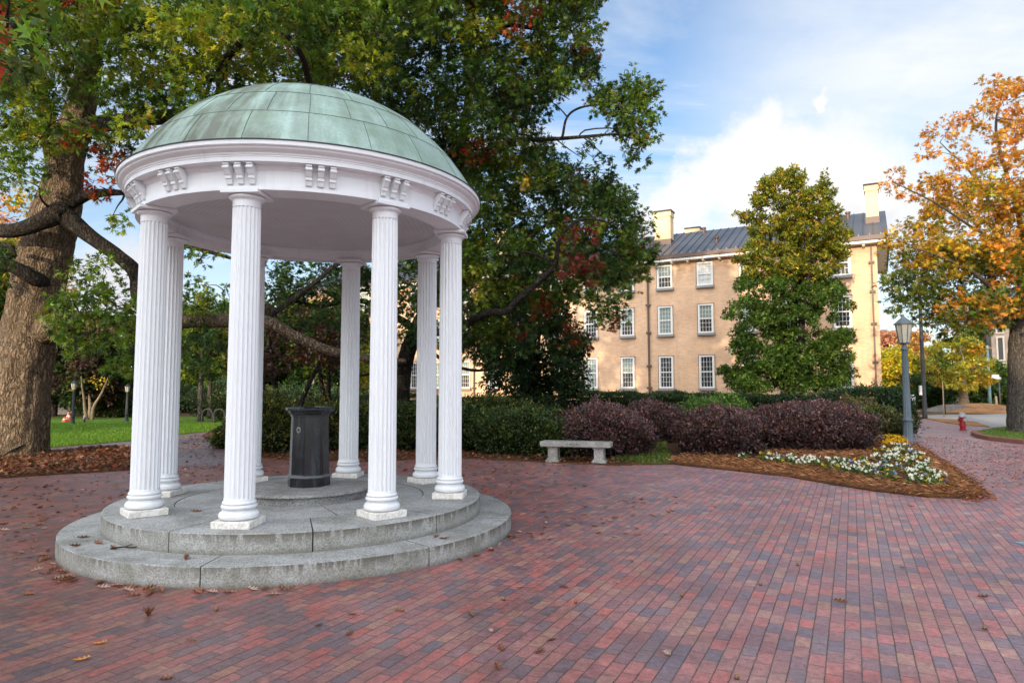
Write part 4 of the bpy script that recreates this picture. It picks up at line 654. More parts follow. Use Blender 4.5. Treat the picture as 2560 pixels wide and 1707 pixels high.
make_tree('oak_tree', 'wide dark green oak with wine red leaf clusters between rotunda and brick hall', 'tree', LB, skB, [(-2.38,15.78,10.3,0.62,-1), (-0.95,16.04,8.72,0.51,-1), (-1.22,17.08,10.4,0.48,-1), (0.17,15.42,8.85,0.4,-1), (0.99,16.27,9.78,0.6,-1), (-4.24,16.59,11.06,0.44,-1), (0.11,15.63,10.45,0.53,-1), (-0.41,16.68,9.27,0.65,-1), (0.99,16.12,10.55,0.5,-1), (0.15,16.96,8.96,0.64,-1), (-4.79,15.85,10.01,0.54,-1), (-2.19,15.86,8.73,0.4,-1), (-5.27,16.6,11.12,0.63,-1), (-1.25,16.28,8.1,0.42,-1), (-0.4,16.54,10.37,0.45,-1), (-3.44,16.04,9.66,0.58,-1), (-2.33,17.06,10.12,0.5,-1), (1.84,15.37,9.92,0.4,-1), (-3.5,15.38,8.43,0.5,-1), (-0.31,16.23,11.19,0.51,-1), (-4.07,15.97,10.03,0.63,-1), (0.82,15.56,10.93,0.42,-1), (-5.11,17.47,10.08,0.6,-1), (-0.19,15.82,7.77,0.51,-1), (-0.66,15.12,7.82,0.41,-1), (0.65,15.81,8.61,0.56,-1), (-0.84,15.9,10.36,0.6,-1), (-2.86,16.11,9.97,0.51,-1), (-1.41,15.65,10.54,0.51,-1), (-3.36,16.57,11.55,0.49,-1), (-1.78,17.39,9.05,0.51,-1), (0.34,16.53,10.17,0.44,-1), (-2.56,15.5,10.97,0.5,-1), (-3.53,17.1,10.99,0.55,-1), (1.89,16.72,11.67,0.42,-1), (-2.2,16.09,8.19,0.58,-1), (-1.72,15.73,9.13,0.48,-1), (1.86,17.33,10.28,0.42,-1), (-0.97,17.17,11.95,0.45,-1), (-0.34,16.33,9.67,0.54,-1), (-4.92,16.91,11.69,0.41,-1), (1.19,15.18,8.75,0.4,-1), (-2.87,16.8,9.68,0.53,-1), (-3.08,16.26,8.8,0.45,-1), (-0.94,15.91,9.26,0.57,-1), (-2.14,17.11,11.53,0.55,-1), (-4.27,16.59,9.75,0.39,-1), (-1.73,16.71,10.47,0.49,-1), (-4.08,16.74,11.7,0.47,-1), (-0.58,18.04,9.56,0.48,-1), (-2.41,19.12,13.07,0.61,-1), (-3.16,18.84,11.51,0.49,-1), (-4.51,18.08,10.18,0.55,-1), (-0.17,18.78,10.77,0.43,-1), (-3.63,19.52,12.62,0.59,-1), (-4,18.39,10.51,0.51,-1), (0.6,19.02,10.97,0.57,-1), (-1.76,17.57,11.36,0.43,-1), (0.53,18.38,8.97,0.39,-1), (0.97,17.72,11.51,0.62,-1), (-0.87,17.58,10.53,0.42,-1), (2.07,19.13,11.58,0.48,-1), (-4.71,19.71,12.05,0.41,-1), (-0.81,18.06,12.37,0.59,-1), (-5.28,18.04,10.52,0.61,-1), (-1.59,18.71,12.93,0.57,-1), (-1.88,18.32,9.72,0.63,-1), (-4.77,18.81,12.97,0.52,-1), (-0.9,19.85,9.68,0.57,-1), (-1.74,19.99,11.3,0.4,-1), (-2.03,19.63,9.58,0.65,-1), (1.23,18.64,10.76,0.57,-1), (2.16,17.71,11.52,0.4,-1), (-1.08,17.88,11.32,0.65,-1), (-0.02,18.39,11.24,0.59,-1), (0.11,17.57,9.43,0.61,-1), (-5.4,17.84,11.16,0.57,-1), (0.3,18.02,12.19,0.39,-1), (-3.49,19.55,9.98,0.53,-1), (-2.44,19.76,11.01,0.49,-1), (2.07,18.84,12.97,0.6,-1), (-5.98,18.94,12.46,0.65,-1), (-2.79,19.14,10.03,0.46,-1), (-4.56,19.63,12.79,0.44,-1), (1.16,19.67,13.4,0.5,-1), (-4.77,17.63,11.61,0.61,-1), (0.85,17.94,10.99,0.63,-1), (-0.14,19.05,9.42,0.49,-1), (-3.14,18.47,10.25,0.55,-1), (-4,19.3,13.21,0.48,-1), (-2.41,17.96,11.2,0.64,-1), (2.12,17.74,10.27,0.45,-1), (-0.3,17.94,11.92,0.51,-1), (-1.37,18.92,8.83,0.48,-1), (-1.07,19.36,10.68,0.44,-1), (1.71,19.04,12.52,0.51,-1), (-4.17,18.65,9.84,0.63,-1), (1.02,19.39,10.34,0.54,-1), (-0.64,17.72,7.04,0.4,-1), (1.93,17.59,4.71,0.55,-1), (0.19,17.61,7.99,0.65,-1), (-0.99,18.52,5.78,0.62,-1), (1.45,17.6,5.38,0.65,-1), (-1.75,18.56,7.97,0.46,-1), (2.46,17,4.96,0.54,-1), (-0.05,16.62,5.13,0.6,-1), (1.37,17.58,6.28,0.53,-1), (-0.1,17.63,7.08,0.49,-1), (-0.68,18.04,3.46,0.44,-1), (-1.27,18.7,4.62,0.57,-1), (3.32,17.54,4.89,0.57,-1), (0.88,16.53,4.49,0.44,-1), (-0.91,17.81,8.05,0.47,-1), (2.76,17.88,6.62,0.46,-1), (2.95,17.73,5.84,0.45,-1), (0.96,17.56,6.79,0.55,-1), (2.21,17.32,5.93,0.52,-1), (3.25,16.97,5.32,0.57,-1), (-0.66,17.34,4.84,0.61,-1), (0.35,17.13,3.29,0.44,-1), (0.6,16.8,6.97,0.54,-1), (1.19,17.01,7.17,0.42,-1), (2.02,17.11,5.3,0.45,-1), (0.48,17.47,5.32,0.49,-1), (-1,16.83,6.33,0.64,-1), (0.45,16.84,4.06,0.6,-1), (2.25,16.9,6.95,0.52,-1), (0.08,18.74,6.72,0.61,-1), (-0.68,17.66,4.18,0.58,-1), (-1.31,18.27,3.36,0.47,-1), (1.91,17.76,6.59,0.54,-1), (-0.43,17.4,6.01,0.57,-1), (0.68,16.64,7.54,0.6,-1), (1.45,17.57,4.19,0.55,-1), (-1.21,17.51,5.04,0.48,-1), (0.78,17.31,5.9,0.54,-1), (-0.13,18.6,4.29,0.46,-1), (0.35,16.54,4.54,0.42,-1), (-1.04,18.45,7.72,0.64,-1), (2.47,16.95,4.43,0.54,-1), (-0.44,17.96,7.66,0.44,-1), (1.83,18.26,7.3,0.48,-1), (0.83,18.01,3.82,0.52,-1), (-0.04,18.97,7.07,0.5,-1), (1.58,20.42,8.33,0.42,-1), (-1.42,20.57,4.47,0.43,-1), (-0.32,20.07,5.41,0.49,-1), (-1.02,20.07,7.21,0.61,-1), (1.57,19.4,7.29,0.43,-1), (0.35,19.79,4.05,0.62,-1), (3.46,18.96,6.38,0.58,-1), (-1.35,20.74,9.17,0.6,-1), (2.16,20.22,5.26,0.59,-1), (3.32,19.11,4.85,0.64,-1), (3.08,19.91,5.85,0.58,-1), (-0.81,20.22,8.2,0.63,-1), (2.92,19.52,7.02,0.59,-1), (0.94,19.51,7.31,0.48,-1), (1.36,20.68,5.52,0.5,-1), (0.99,20.75,4.51,0.59,-1), (-0.09,19.62,6.55,0.44,-1), (1.1,20.12,6.78,0.41,-1), (-0.76,19.09,6.36,0.55,-1), (-0.74,19.87,4.89,0.6,-1), (-0.34,19.07,4.07,0.62,-1), (0.52,19.98,7.91,0.64,-1), (2.47,20.51,7.74,0.41,-1), (2.29,18.96,6.22,0.47,-1), (0.56,20.85,5.26,0.43,-1), (2.92,19.38,7.58,0.48,-1), (-0.1,18.95,8.15,0.44,-1), (1.74,20.49,6.03,0.46,-1), (-0,19.81,5.96,0.46,-1), (0.71,20.72,6,0.56,-1), (0.82,19.07,8.32,0.42,-1), (-1.41,20.03,7.99,0.4,-1), (-1.48,20.68,3.37,0.49,-1), (-0.47,20.68,3.41,0.63,-1), (2.6,19.04,4.9,0.49,-1), (1.85,20.65,6.75,0.64,-1), (-1.25,19.59,6.04,0.57,-1), (1.63,19.89,4.46,0.46,-1), (3.85,20.72,5.91,0.57,-1), (-2.32,20.15,9.07,0.56,-1), (-1.9,20.42,8.73,0.45,-1), (0.31,20.6,3.39,0.39,-1), (-1.09,20.67,3.89,0.47,-1), (0.53,19.11,6.24,0.49,-1), (-0.92,18.91,5.36,0.49,-1), (-0.04,19.79,4.71,0.41,-1), (-0.63,19.8,8.82,0.56,-1), (1.77,15.79,3.72,0.33,0), (2.35,15.38,3.33,0.35,0), (2.08,15.28,3.61,0.28,0), (2.04,15.74,3.31,0.26,0), (2.02,15.56,4.06,0.3,0), (2.68,16.1,3.93,0.3,0), (2.22,15.31,2.97,0.2,3), (2.48,15.41,3.14,0.22,3), (2.13,15.73,3.44,0.18,0), (2.51,15.71,3.3,0.22,0), (2.47,15.62,3.65,0.29,0), (1.79,15.43,3.61,0.23,0), (1.32,15.17,4.66,0.21,4), (1.35,15.36,5.19,0.28,4), (1.15,14.91,4.22,0.24,4), (1.82,15.34,5.06,0.22,4), (1.96,15.5,4.42,0.3,4), (1.7,14.97,4.62,0.21,4), (1.76,14.94,3.99,0.26,4), (1.56,15.37,4.4,0.27,4), (1.77,15.27,5.33,0.2,4), (1.29,15.12,5.23,0.25,4), (2.46,15.12,8.17,0.4,0), (2.14,15.44,8.33,0.36,0), (2.8,15.61,8.72,0.31,0), (2.5,15.29,7.81,0.35,0), (2.76,15.23,8,0.3,0), (3.08,15.48,7.5,0.37,0), (3.22,15.28,8.02,0.39,0), (3.14,15.49,8.66,0.37,0), (2.43,15.58,8.74,0.28,0), (2.76,16.12,8.4,0.37,0), (2.3,16.31,8.7,0.4,0), (3.08,15.77,8.32,0.42,0), (2.62,15.88,8.91,0.32,0), (3.12,15.84,7.87,0.35,0), (3.33,16.32,9.04,0.39,0), (2.72,15.89,7.85,0.34,0), (2.24,15.74,8.81,0.27,0), (2.99,15.78,9.05,0.35,0), (2.91,15.97,8.71,0.36,0), (2.96,15.34,7.52,0.22,-1), (2.85,15.98,7.35,0.28,-1), (3.17,15.74,7.3,0.19,-1), (2.91,15.36,6.88,0.28,-1), (2.99,15.54,7.36,0.19,3), (1.76,15.46,7.18,0.21,1), (2.01,15.42,7.36,0.25,1), (2.25,15.77,7.18,0.2,1), (1.97,15.64,6.94,0.17,1), (1.83,15.84,9.02,0.27,0), (2.05,16.33,8.82,0.28,0), (1.48,16.46,9.22,0.29,0), (2.27,16.68,6.24,0.4,1), (3.23,16.69,5.33,0.27,1), (2.34,17.09,6.79,0.31,1), (1.74,16.34,6.51,0.42,1), (2.88,17.37,5.74,0.32,1), (0.82,16.42,6.83,0.29,1), (1.25,16.97,6.79,0.33,1), (2.75,16.81,6.33,0.4,1), (1.66,17.41,7.26,0.37,1), (3.49,17.2,5.03,0.29,1), (-1.66,20.05,5.27,0.52,1), (-3.02,19.07,4.01,0.48,1), (-1.64,17.56,4,0.51,1), (-5.76,17.92,4.19,0.59,1), (-3.29,17.56,4.86,0.41,1), (-4.49,17.21,4.85,0.5,1), (-6.24,17.52,4.54,0.41,1), (-2.34,19.86,3.04,0.39,1), (-3.77,18.6,3.5,0.56,1), (-4,18.37,4.66,0.56,1), (-3.09,18.61,3.15,0.52,1), (-5,17.63,3.66,0.37,1), (-4.97,20.1,3.97,0.57,1), (-2.33,17.59,4.39,0.55,1), (-6.16,21.38,5.19,0.37,1), (-2.34,17.13,3.32,0.4,1), (-1.51,19.94,3.01,0.4,1), (-6.92,21.11,5.49,0.45,1), (-1.98,19.98,3.69,0.44,1), (-2.96,19.12,5.2,0.41,1), (-3.9,20.58,4.6,0.49,1), (-2.3,19.67,5.29,0.5,1), (-5.22,20,4.57,0.58,1), (-4.89,21.12,3.38,0.59,1), (-2.45,18.37,4.07,0.52,1), (-1.62,18.95,4.8,0.44,1), (-3.66,18.24,3.87,0.37,1), (-1.9,16.61,4.8,0.39,1), (-3.23,18.73,4.9,0.36,1), (-1.43,18.05,5.43,0.52,1), (-4.14,18.9,4.86,0.37,1), (-1.35,17.1,3.78,0.45,1), (-2.5,17.13,5.06,0.48,1), (-3.22,18.97,4.3,0.49,1), (0.4,17.88,2.85,0.45,1), (1.77,19.04,3.05,0.49,1), (-0.17,19.94,2.5,0.37,1), (-0.62,20.83,3.31,0.4,1), (1.01,19,3.32,0.45,1), (-1.49,20.58,3.04,0.4,1), (1.19,19.26,2.6,0.37,1), (-0.83,18.33,2.59,0.45,1), (-1.15,19.63,3.5,0.49,1), (1.49,18.63,2.93,0.33,3), (2.13,19.91,3.01,0.35,3), (1.61,18.22,3.35,0.26,3), (-2.36,17.28,16.9,0.95,0), (0.37,15,12.97,1.32,0), (-3.76,19.54,21.37,1.18,0), (-4.09,14.53,13.52,1.49,0), (-6.65,17.39,18.76,1.37,0), (1.95,19.65,20.83,1.15,0), (-0.51,19.36,20.53,1.27,0), (-0.37,14.14,13.89,1.1,0), (-6.89,17.4,16.78,1.43,0), (-1.13,14.7,13.22,0.93,0), (-3.15,19.16,16.37,1.27,0), (-5.54,18.85,20.79,1.35,0), (2.29,19.7,18.98,1.22,0), (-7.3,19.13,16.27,1.04,0), (-3.92,16.75,16.89,0.98,0), (-6.59,16.66,12.92,0.98,0), (1.51,15.38,12.7,1.16,0), (0.8,16.36,14.02,1.11,0), (-0.44,14.98,11.94,0.75,0), (-1.61,16.27,13.14,1.08,0), (-2.14,16.58,12.36,1.1,0), (-5.41,16.07,12.53,1.13,0), (-3.15,16.35,12.33,0.86,0), (1.52,15.19,11.38,0.96,0), (-3.06,14.58,12.26,0.76,0), (-2.07,14.2,12.33,1.05,0), (-4.39,17.11,12.28,0.91,0), (-4.33,15.92,13.37,0.81,0), (-0.61,16.73,12.1,0.75,0), (-6.5,15.96,13.4,1.04,0), (-5.02,14.41,12.36,1,0), (-0.33,16.2,13.9,0.73,0), (0.55,14.67,11.6,0.82,0), (-5.42,14.74,10.82,0.91,0), (-7.21,19.95,14.63,1.09,0), (-4.77,18.12,13.76,1.01,0), (1.67,18.8,14.67,0.95,0), (-4.14,19.12,13.7,0.92,0), (-1.83,17.67,14.03,0.99,0), (-0.33,18.21,14.05,1.03,0), (-4.86,18.78,15.44,1.18,0), (2.02,20.97,17.53,1.02,0), (-6.72,17.66,14.87,1.15,0), (-7.25,17.7,13.93,1.08,0), (-1.29,17.8,12.96,0.77,0), (-3.06,17.87,14.08,0.97,0), (0.15,19.27,16.18,1.19,0), (0.64,19.84,14.45,0.79,0), (-6.61,20.81,16.1,0.88,0), (-1.16,17.79,15.07,0.97,0), (-2.54,18.65,13.24,0.86,0), (-2.92,20.96,17.54,1.01,0), (1.92,18.94,13.45,1.02,0), (0.18,22.89,3.44,0.62,1), (1.94,21.85,8.02,0.56,1), (-1.58,22.92,7.85,0.59,1), (-0.16,21.33,5.2,0.68,1), (-1.66,22.56,4.47,0.54,1), (-0.42,22.73,6.71,0.68,1), (0.48,22.17,8.89,0.77,1), (-2.6,22.76,9.53,0.71,1), (-0.19,22.65,7.92,0.77,1), (2.76,21.78,7.34,0.65,1), (-1.51,21.54,5.42,0.8,1), (-0.31,21.7,8.89,0.67,1), (1.43,21.4,7.29,0.56,1), (1.06,22.62,8.42,0.63,1), (1.96,22.95,6.85,0.66,1), (-3.56,22.54,10.7,0.62,1), (-4.63,22.59,10.92,0.69,1), (3.23,21.84,5.42,0.81,1), (-1.25,22.94,3.04,0.79,1), (-0.85,21.64,4.07,0.65,1), (3.56,21.42,6.09,0.58,1), (-1.2,22.79,9.64,0.57,1), (0.49,21.59,7.13,0.71,1), (2.29,22,5.83,0.66,1), (0.86,22.73,5.62,0.75,1), (-1.16,21.9,8.35,0.7,1), (0.54,22.75,4.67,0.7,1), (1.57,21.78,4.93,0.72,1), (2.78,22.93,6.78,0.63,1), (3.69,22.95,8.07,0.81,1), (-1.6,22.27,6.44,0.78,1), (-1.92,22.48,9.89,0.59,1), (0.33,22.37,6.12,0.66,1), (-5.98,22.1,11.34,0.76,1), (-1.88,22.9,9.23,0.76,1), (3.83,21.46,6.84,0.52,1), (0.85,22.33,9.75,0.69,1), (1.2,22.33,6.29,0.79,1), (1.48,21.72,8.78,0.68,1), (-0.55,21.98,9.83,0.59,1), (-0.12,22.51,4.24,0.6,1), (2.77,21.96,8.22,0.52,1), (2,20.29,13.8,0.82,1), (-0.45,21,14.28,0.74,1), (0.94,20.65,12.43,0.59,1), (0.33,21.34,11.2,0.73,1), (-3.48,20.07,10.87,0.64,1), (-0.82,21.42,10.69,0.67,1), (-3.9,20.46,13.8,0.62,1), (2.31,21.49,13.45,0.55,1), (-6.12,21.42,11.9,0.58,1), (1.09,20.54,11.19,0.73,1), (-6.13,21.96,13.29,0.58,1), (-1.8,20.98,13.29,0.8,1), (-1.91,20.49,9.67,0.65,1), (-3.03,20.61,12.73,0.64,1), (-1.16,20.71,11.46,0.55,1), (-2.05,21.46,11.47,0.71,1), (-5.57,21.28,13.82,0.52,1), (0.78,20.74,13.84,0.58,1), (0.04,21.46,10.34,0.79,1), (-4.84,21.84,11.97,0.53,1), (-0.36,20.05,11.62,0.57,1), (-4.8,20.64,12.56,0.55,1), (-3.19,20.39,10.25,0.74,1), (-2.21,20.17,11.88,0.56,1), (-0.22,20.12,12.92,0.52,1), (-1.43,21.62,14.66,0.64,1), (2.22,21.62,12.43,0.78,1), (-1.27,21.57,12.82,0.62,1), (-3.02,20.78,13.84,0.66,1), (-6.22,20.06,12.98,0.64,1), (-4.12,21.07,12.28,0.79,1)], per=64, k=6, size=.168, pals=[(G1, 7), (GD, 5), (G2, 2), (RD, 1.0)] + [(RB, 0)], mat=M['barkdark'], seed=9, rmax=.04)
# hollies
def column_of(c, prof, n, r, seed):
    """clumps filling a body of revolution: prof = [(z, radius)]"""
    q = random.Random(seed); out = []; zs = [p[0] for p in prof]; rs = [p[1] for p in prof]
    while len(out) < n:
        z = q.uniform(zs[0], zs[-1]); R_ = np.interp(z, zs, rs)
        if q.random() > R_/max(rs): continue
        a = q.uniform(0, 6.283); d = R_*math.sqrt(q.uniform(.25, 1))
        out.append((c[0] + d*math.cos(a), c[1] + d*math.sin(a), z, r*q.uniform(.7, 1.2)))
    return out
def stems(c, hs, r, seed, n=1, spread=.3):
    q = random.Random(seed); out = []
    for k in range(n):
        a = q.uniform(0, 6.28); s = spread*q.uniform(.4, 1) if n > 1 else .0
        out.append(sk((c[0] + s*.3*math.cos(a), c[1] + s*.3*math.sin(a), c[2] - .05, r*1.2), (c[0] + s*.6*math.cos(a), c[1] + s*.6*math.sin(a), c[2] + hs*.3, r*.9), (c[0] + s*1.3*math.cos(a), c[1] + s*1.3*math.sin(a), c[2] + hs*.65, r*.6), (c[0] + s*1.8*math.cos(a), c[1] + s*1.8*math.sin(a), c[2] + hs, r*.2)))
    return out
HG = [((.035, .075, .014), 4), ((.055, .105, .018), 3), ((.085, .125, .02), 1.5)]; HSUN = [((.12, .14, .015), 4), ((.19, .175, .018), 4), ((.055, .09, .014), 3), ((.28, .18, .02), 1)]  # second palette paints sunlight into the holly's upper leaves
hc = (13.572, 33, 1.174)
make_tree('holly_tree', 'tall bushy holly with sunlight painted golden on its top, standing against the brick hall', 'tree', (hc[0], hc[1], 0), stems((hc[0], hc[1], 0), 9.5, .20, 4, 4, .8), [(13.7,32.25,9.13,0.52,1), (15.15,31.9,10.24,0.46,1), (12.9,32.49,8.5,0.36,1), (13.63,32.13,10.1,0.43,1), (12.03,32.22,8.75,0.39,1), (15.59,32.06,8.43,0.38,1), (14.46,32.32,10.26,0.42,1), (13.48,32.33,11.25,0.39,1), (12.75,32.59,7.06,0.56,1), (14.15,31.94,8.04,0.28,1), (14.25,31.88,10.94,0.43,1), (11.59,32.42,10.13,0.27,1), (14.59,32.14,8.64,0.27,1), (12.37,32.55,10.14,0.31,1), (15.12,32.52,7.26,0.54,1), (15.31,31.85,9.5,0.34,1), (13.24,31.81,7.47,0.6,1), (12.06,31.84,7.62,0.49,1), (12.44,32.06,11.36,0.6,1), (12.67,32.28,10.78,0.51,1), (14.65,31.81,9.16,0.48,1), (11.77,32.2,9.36,0.28,1), (11.51,32.14,7.22,0.38,1), (15.35,32.39,11.09,0.32,1), (13.56,32.32,6.93,0.35,1), (15.99,32.25,9.11,0.58,1), (14.06,32.31,7.45,0.43,1), (14.92,32.02,8,0.25,1), (13.28,31.85,11.76,0.37,1), (13.03,31.96,9.63,0.45,1), (12.32,31.88,9.28,0.24,1), (15.72,32.31,7.61,0.33,1), (13.41,31.94,8.39,0.32,1), (11.54,31.87,8.13,0.61,1), (14.2,32.5,11.66,0.26,1), (14.04,32.09,9.6,0.31,1), (11.93,31.95,10.64,0.33,1), (13.8,32.77,10.78,0.59,1), (14.89,33.13,7.65,0.27,1), (12.97,32.9,10.02,0.29,1), (15.74,33.34,11.64,0.25,1), (13.34,32.89,8.43,0.27,1), (13.39,32.84,9.21,0.45,1), (12.15,33.19,10.01,0.32,1), (14.57,33.25,7.08,0.61,1), (15.49,33.04,10.71,0.57,1), (12.88,32.92,11.32,0.44,1), (11.9,32.81,8.57,0.33,1), (12.57,33.36,7.8,0.29,1), (12.51,33.37,10.97,0.45,1), (13.26,32.94,7.35,0.45,1), (16.17,32.61,8.25,0.51,1), (14.48,32.85,8.27,0.49,1), (15.8,32.85,8.82,0.54,1), (15.1,33.32,9.32,0.41,1), (14.43,32.89,10.46,0.35,1), (14.19,33.21,11.89,0.51,1), (12.14,32.69,9.26,0.53,1), (12.13,33.29,7.26,0.25,1), (15.91,33.24,9.63,0.24,1), (14.15,32.97,9.75,0.5,1), (15.69,33,7.27,0.27,1), (14.75,32.74,11.03,0.36,1), (15.32,33.19,8.46,0.61,1), (14.15,33.16,7.63,0.52,1), (12.84,33.35,8.86,0.44,1), (13.23,32.84,10.59,0.33,1), (14.96,32.96,9.96,0.6,1), (13.4,33.25,12.06,0.4,1), (15.98,32.97,10.22,0.59,1), (14.26,33.27,9.09,0.51,1), (13.49,34.2,8.71,0.45,1), (12.63,33.85,10.76,0.24,1), (14.53,33.53,11.49,0.46,1), (12.6,33.99,9.35,0.46,1), (13.73,34.11,10.34,0.45,1), (15.18,34,8.04,0.48,1), (11.92,33.69,7.22,0.41,1), (15.22,33.87,11.24,0.33,1), (13.74,33.81,11.28,0.29,1), (16.47,33.7,9.91,0.39,1), (15.96,33.93,8.12,0.3,1), (14.46,33.62,9.93,0.57,1), (13.94,34.15,7.54,0.6,1), (16.05,34.03,10.96,0.41,1), (14.36,33.66,12.19,0.58,1), (16,33.5,8.65,0.57,1), (12.65,33.84,8.38,0.4,1), (12.54,33.54,7.13,0.43,1), (15.29,33.79,9.29,0.31,1), (11.82,33.68,10.16,0.3,1), (13.97,33.78,9.57,0.38,1), (15.36,33.43,10.03,0.36,1), (16.24,33.55,7.63,0.38,1), (15.37,33.5,7.26,0.31,1), (12.97,33.41,9.5,0.39,1), (17,33.87,8.89,0.25,1), (14.61,34.2,7.34,0.43,1), (14.03,33.64,8.5,0.47,1), (13.22,33.86,7.78,0.27,1), (13.4,33.44,12.07,0.24,1), (15.68,33.5,11.65,0.48,1), (13.08,33.95,11.5,0.28,1), (11.95,33.43,7.89,0.44,1), (14.52,33.6,8.92,0.44,1), (15.01,34.11,10.68,0.49,1), (14.17,33.88,10.72,0.36,1), (12.63,33.76,10.08,0.36,1), (15.77,33.43,9.48,0.54,1), (16.54,33.41,8.15,0.34,1), (14.53,34.05,8.03,0.42,1), (13.22,32.71,2.09,0.55,0), (12.62,32.72,4.2,0.49,0), (11.11,31.9,1.74,0.71,0), (10.87,31.7,4.3,0.51,0), (13.36,32.21,2.73,0.62,0), (11.23,32,5.72,0.48,0), (13.62,32.16,3.57,0.45,0), (14.8,32.98,5.48,0.63,0), (11.53,32.83,2.99,0.45,0), (15.56,32.6,4.95,0.29,0), (12.87,31.52,4.87,0.32,0), (15.42,32.67,4.14,0.45,0), (14.25,32.33,6.29,0.6,0), (12.61,31.92,3.35,0.52,0), (15.53,31.69,1.85,0.4,0), (12.56,31.64,6.45,0.61,0), (11.64,31.6,4.81,0.52,0), (11.8,31.74,3.62,0.32,0), (15,32.2,3.01,0.48,0), (13.43,32.1,6,0.33,0), (13.46,32.18,4.24,0.43,0), (13.35,32.03,6.76,0.4,0), (15.2,32.85,6.68,0.57,0), (12.63,31.61,5.58,0.35,0), (15.82,32,4.03,0.66,0), (15.5,31.97,5.54,0.4,0), (15.24,32.8,1.85,0.56,0), (11.14,31.83,6.5,0.53,0), (14.8,32.87,3.64,0.41,0), (11.89,31.82,1.76,0.37,0), (10.51,32.18,2.1,0.35,0), (14.43,32.77,2.28,0.63,0), (10.75,31.87,5.1,0.36,0), (11.98,31.82,6.49,0.41,0), (12.49,31.9,2.58,0.56,0), (11.77,31.7,2.87,0.58,0), (13.85,31.52,2.97,0.42,0), (15.3,31.83,6.2,0.48,0), (13.58,31.81,5.28,0.49,0), (15.78,32.41,2.59,0.56,0), (12.05,32.45,5.53,0.5,0), (14.46,31.94,4.72,0.33,0), (13.9,32.69,1.74,0.71,0), (16.08,32.19,3.12,0.34,0), (10.92,31.71,3.56,0.71,0), (11.63,32.69,2.34,0.57,0), (14.69,31.74,5.85,0.49,0), (12.68,32.69,5.1,0.64,0), (15.29,31.86,3.44,0.58,0), (13.92,33.2,2.65,0.72,0), (13.42,33.41,6.98,0.33,0), (12.4,34.11,3.63,0.5,0), (13.23,33.65,4.21,0.31,0), (13.79,33.82,5.79,0.6,0), (16.96,34.5,2.49,0.68,0), (14.59,33.44,2.09,0.56,0), (12.37,34.33,6.05,0.56,0), (16.57,33.74,4.04,0.29,0), (12.94,33.96,6.44,0.3,0), (15.94,33.14,5.15,0.33,0), (13.29,34.19,2.61,0.72,0), (10.89,33.43,2.34,0.55,0), (11.61,33.86,4.74,0.34,0), (12.02,33.42,7.06,0.55,0), (15.24,34.09,5.41,0.66,0), (13.17,34.47,1.74,0.45,0), (12.14,33.46,5.04,0.51,0), (14.57,34.08,5.63,0.64,0), (15.54,33.93,4.42,0.4,0), (15.2,33.5,3.39,0.72,0), (12.05,33.83,1.67,0.37,0), (16.01,34.19,2.89,0.57,0), (13.6,33.14,4.53,0.72,0), (12.19,33.16,2.53,0.4,0), (13.44,33.11,3.34,0.72,0), (16.11,33.76,2.01,0.57,0), (14.3,33.45,4.08,0.67,0), (11.49,33.46,3.02,0.36,0), (15.39,33.13,5.99,0.38,0), (11.17,33.39,5.72,0.37,0), (14.18,33.9,1.6,0.39,0), (11.85,34.39,6.76,0.3,0), (14.63,33.29,6.65,0.38,0), (15.43,33.19,6.71,0.51,0), (11.85,33.89,4.13,0.56,0), (11.13,33.23,1.75,0.47,0), (16.5,33.08,3.24,0.41,0), (16.5,34.19,6.57,0.7,0), (15.94,33.79,3.88,0.63,0), (12.69,33.02,5.35,0.65,0), (13.61,33.84,2.01,0.69,0), (14.99,34.16,2.9,0.33,0), (12.79,33.3,3.39,0.4,0), (12.63,33.22,4.71,0.54,0), (15.3,33.75,1.7,0.54,0), (14.32,33.88,6.29,0.52,0), (11.74,33.81,2.28,0.69,0), (13.22,32.8,11.98,0.3,1), (13.29,32.8,12.2,0.25,1), (13.36,32.8,12.4,0.2,1), (13.32,32.8,12.58,0.15,1), (13.85,32.8,12.14,0.3,1), (13.96,32.8,12.36,0.25,1), (14.1,32.8,12.56,0.2,1), (14.34,32.8,11.85,0.3,1), (14.43,32.8,12.07,0.25,1), (14.53,32.8,12.25,0.2,1), (15.46,32.8,11.54,0.3,1), (15.55,32.8,11.81,0.25,1), (15.63,32.8,12.08,0.2,1), (15.66,32.8,12.32,0.15,1), (15.88,32.8,11.15,0.3,1), (15.97,32.8,11.37,0.25,1), (11.66,32.8,10.09,0.3,1), (11.38,32.8,10.2,0.25,1), (11.1,32.8,10.22,0.2,1), (12.69,32.8,11.63,0.3,1), (12.58,32.8,11.85,0.25,1), (12.55,32.8,12.03,0.2,1), (12.19,32.8,10.81,0.3,1), (12.05,32.8,11.03,0.25,1), (16.46,32.8,9.07,0.3,1), (16.68,32.8,9.18,0.25,1), (10.69,32.8,5.27,0.3,0), (10.52,32.8,5.14,0.25,0), (16.57,32.8,5.7,0.3,0), (16.69,32.8,5.58,0.25,0), (10.34,32.8,2.49,0.3,0), (10.19,32.8,2.42,0.25,0), (11.26,32.8,7.86,0.3,1), (11.13,32.8,7.95,0.25,1)], per=125, k=6, size=.16, gain=.34, pals=[(HG, 1), (HSUN, 0)], oak=False, mat=M['barkdark'], twigs=False, seed=3)
dc = (0.859, 27, 1.361)
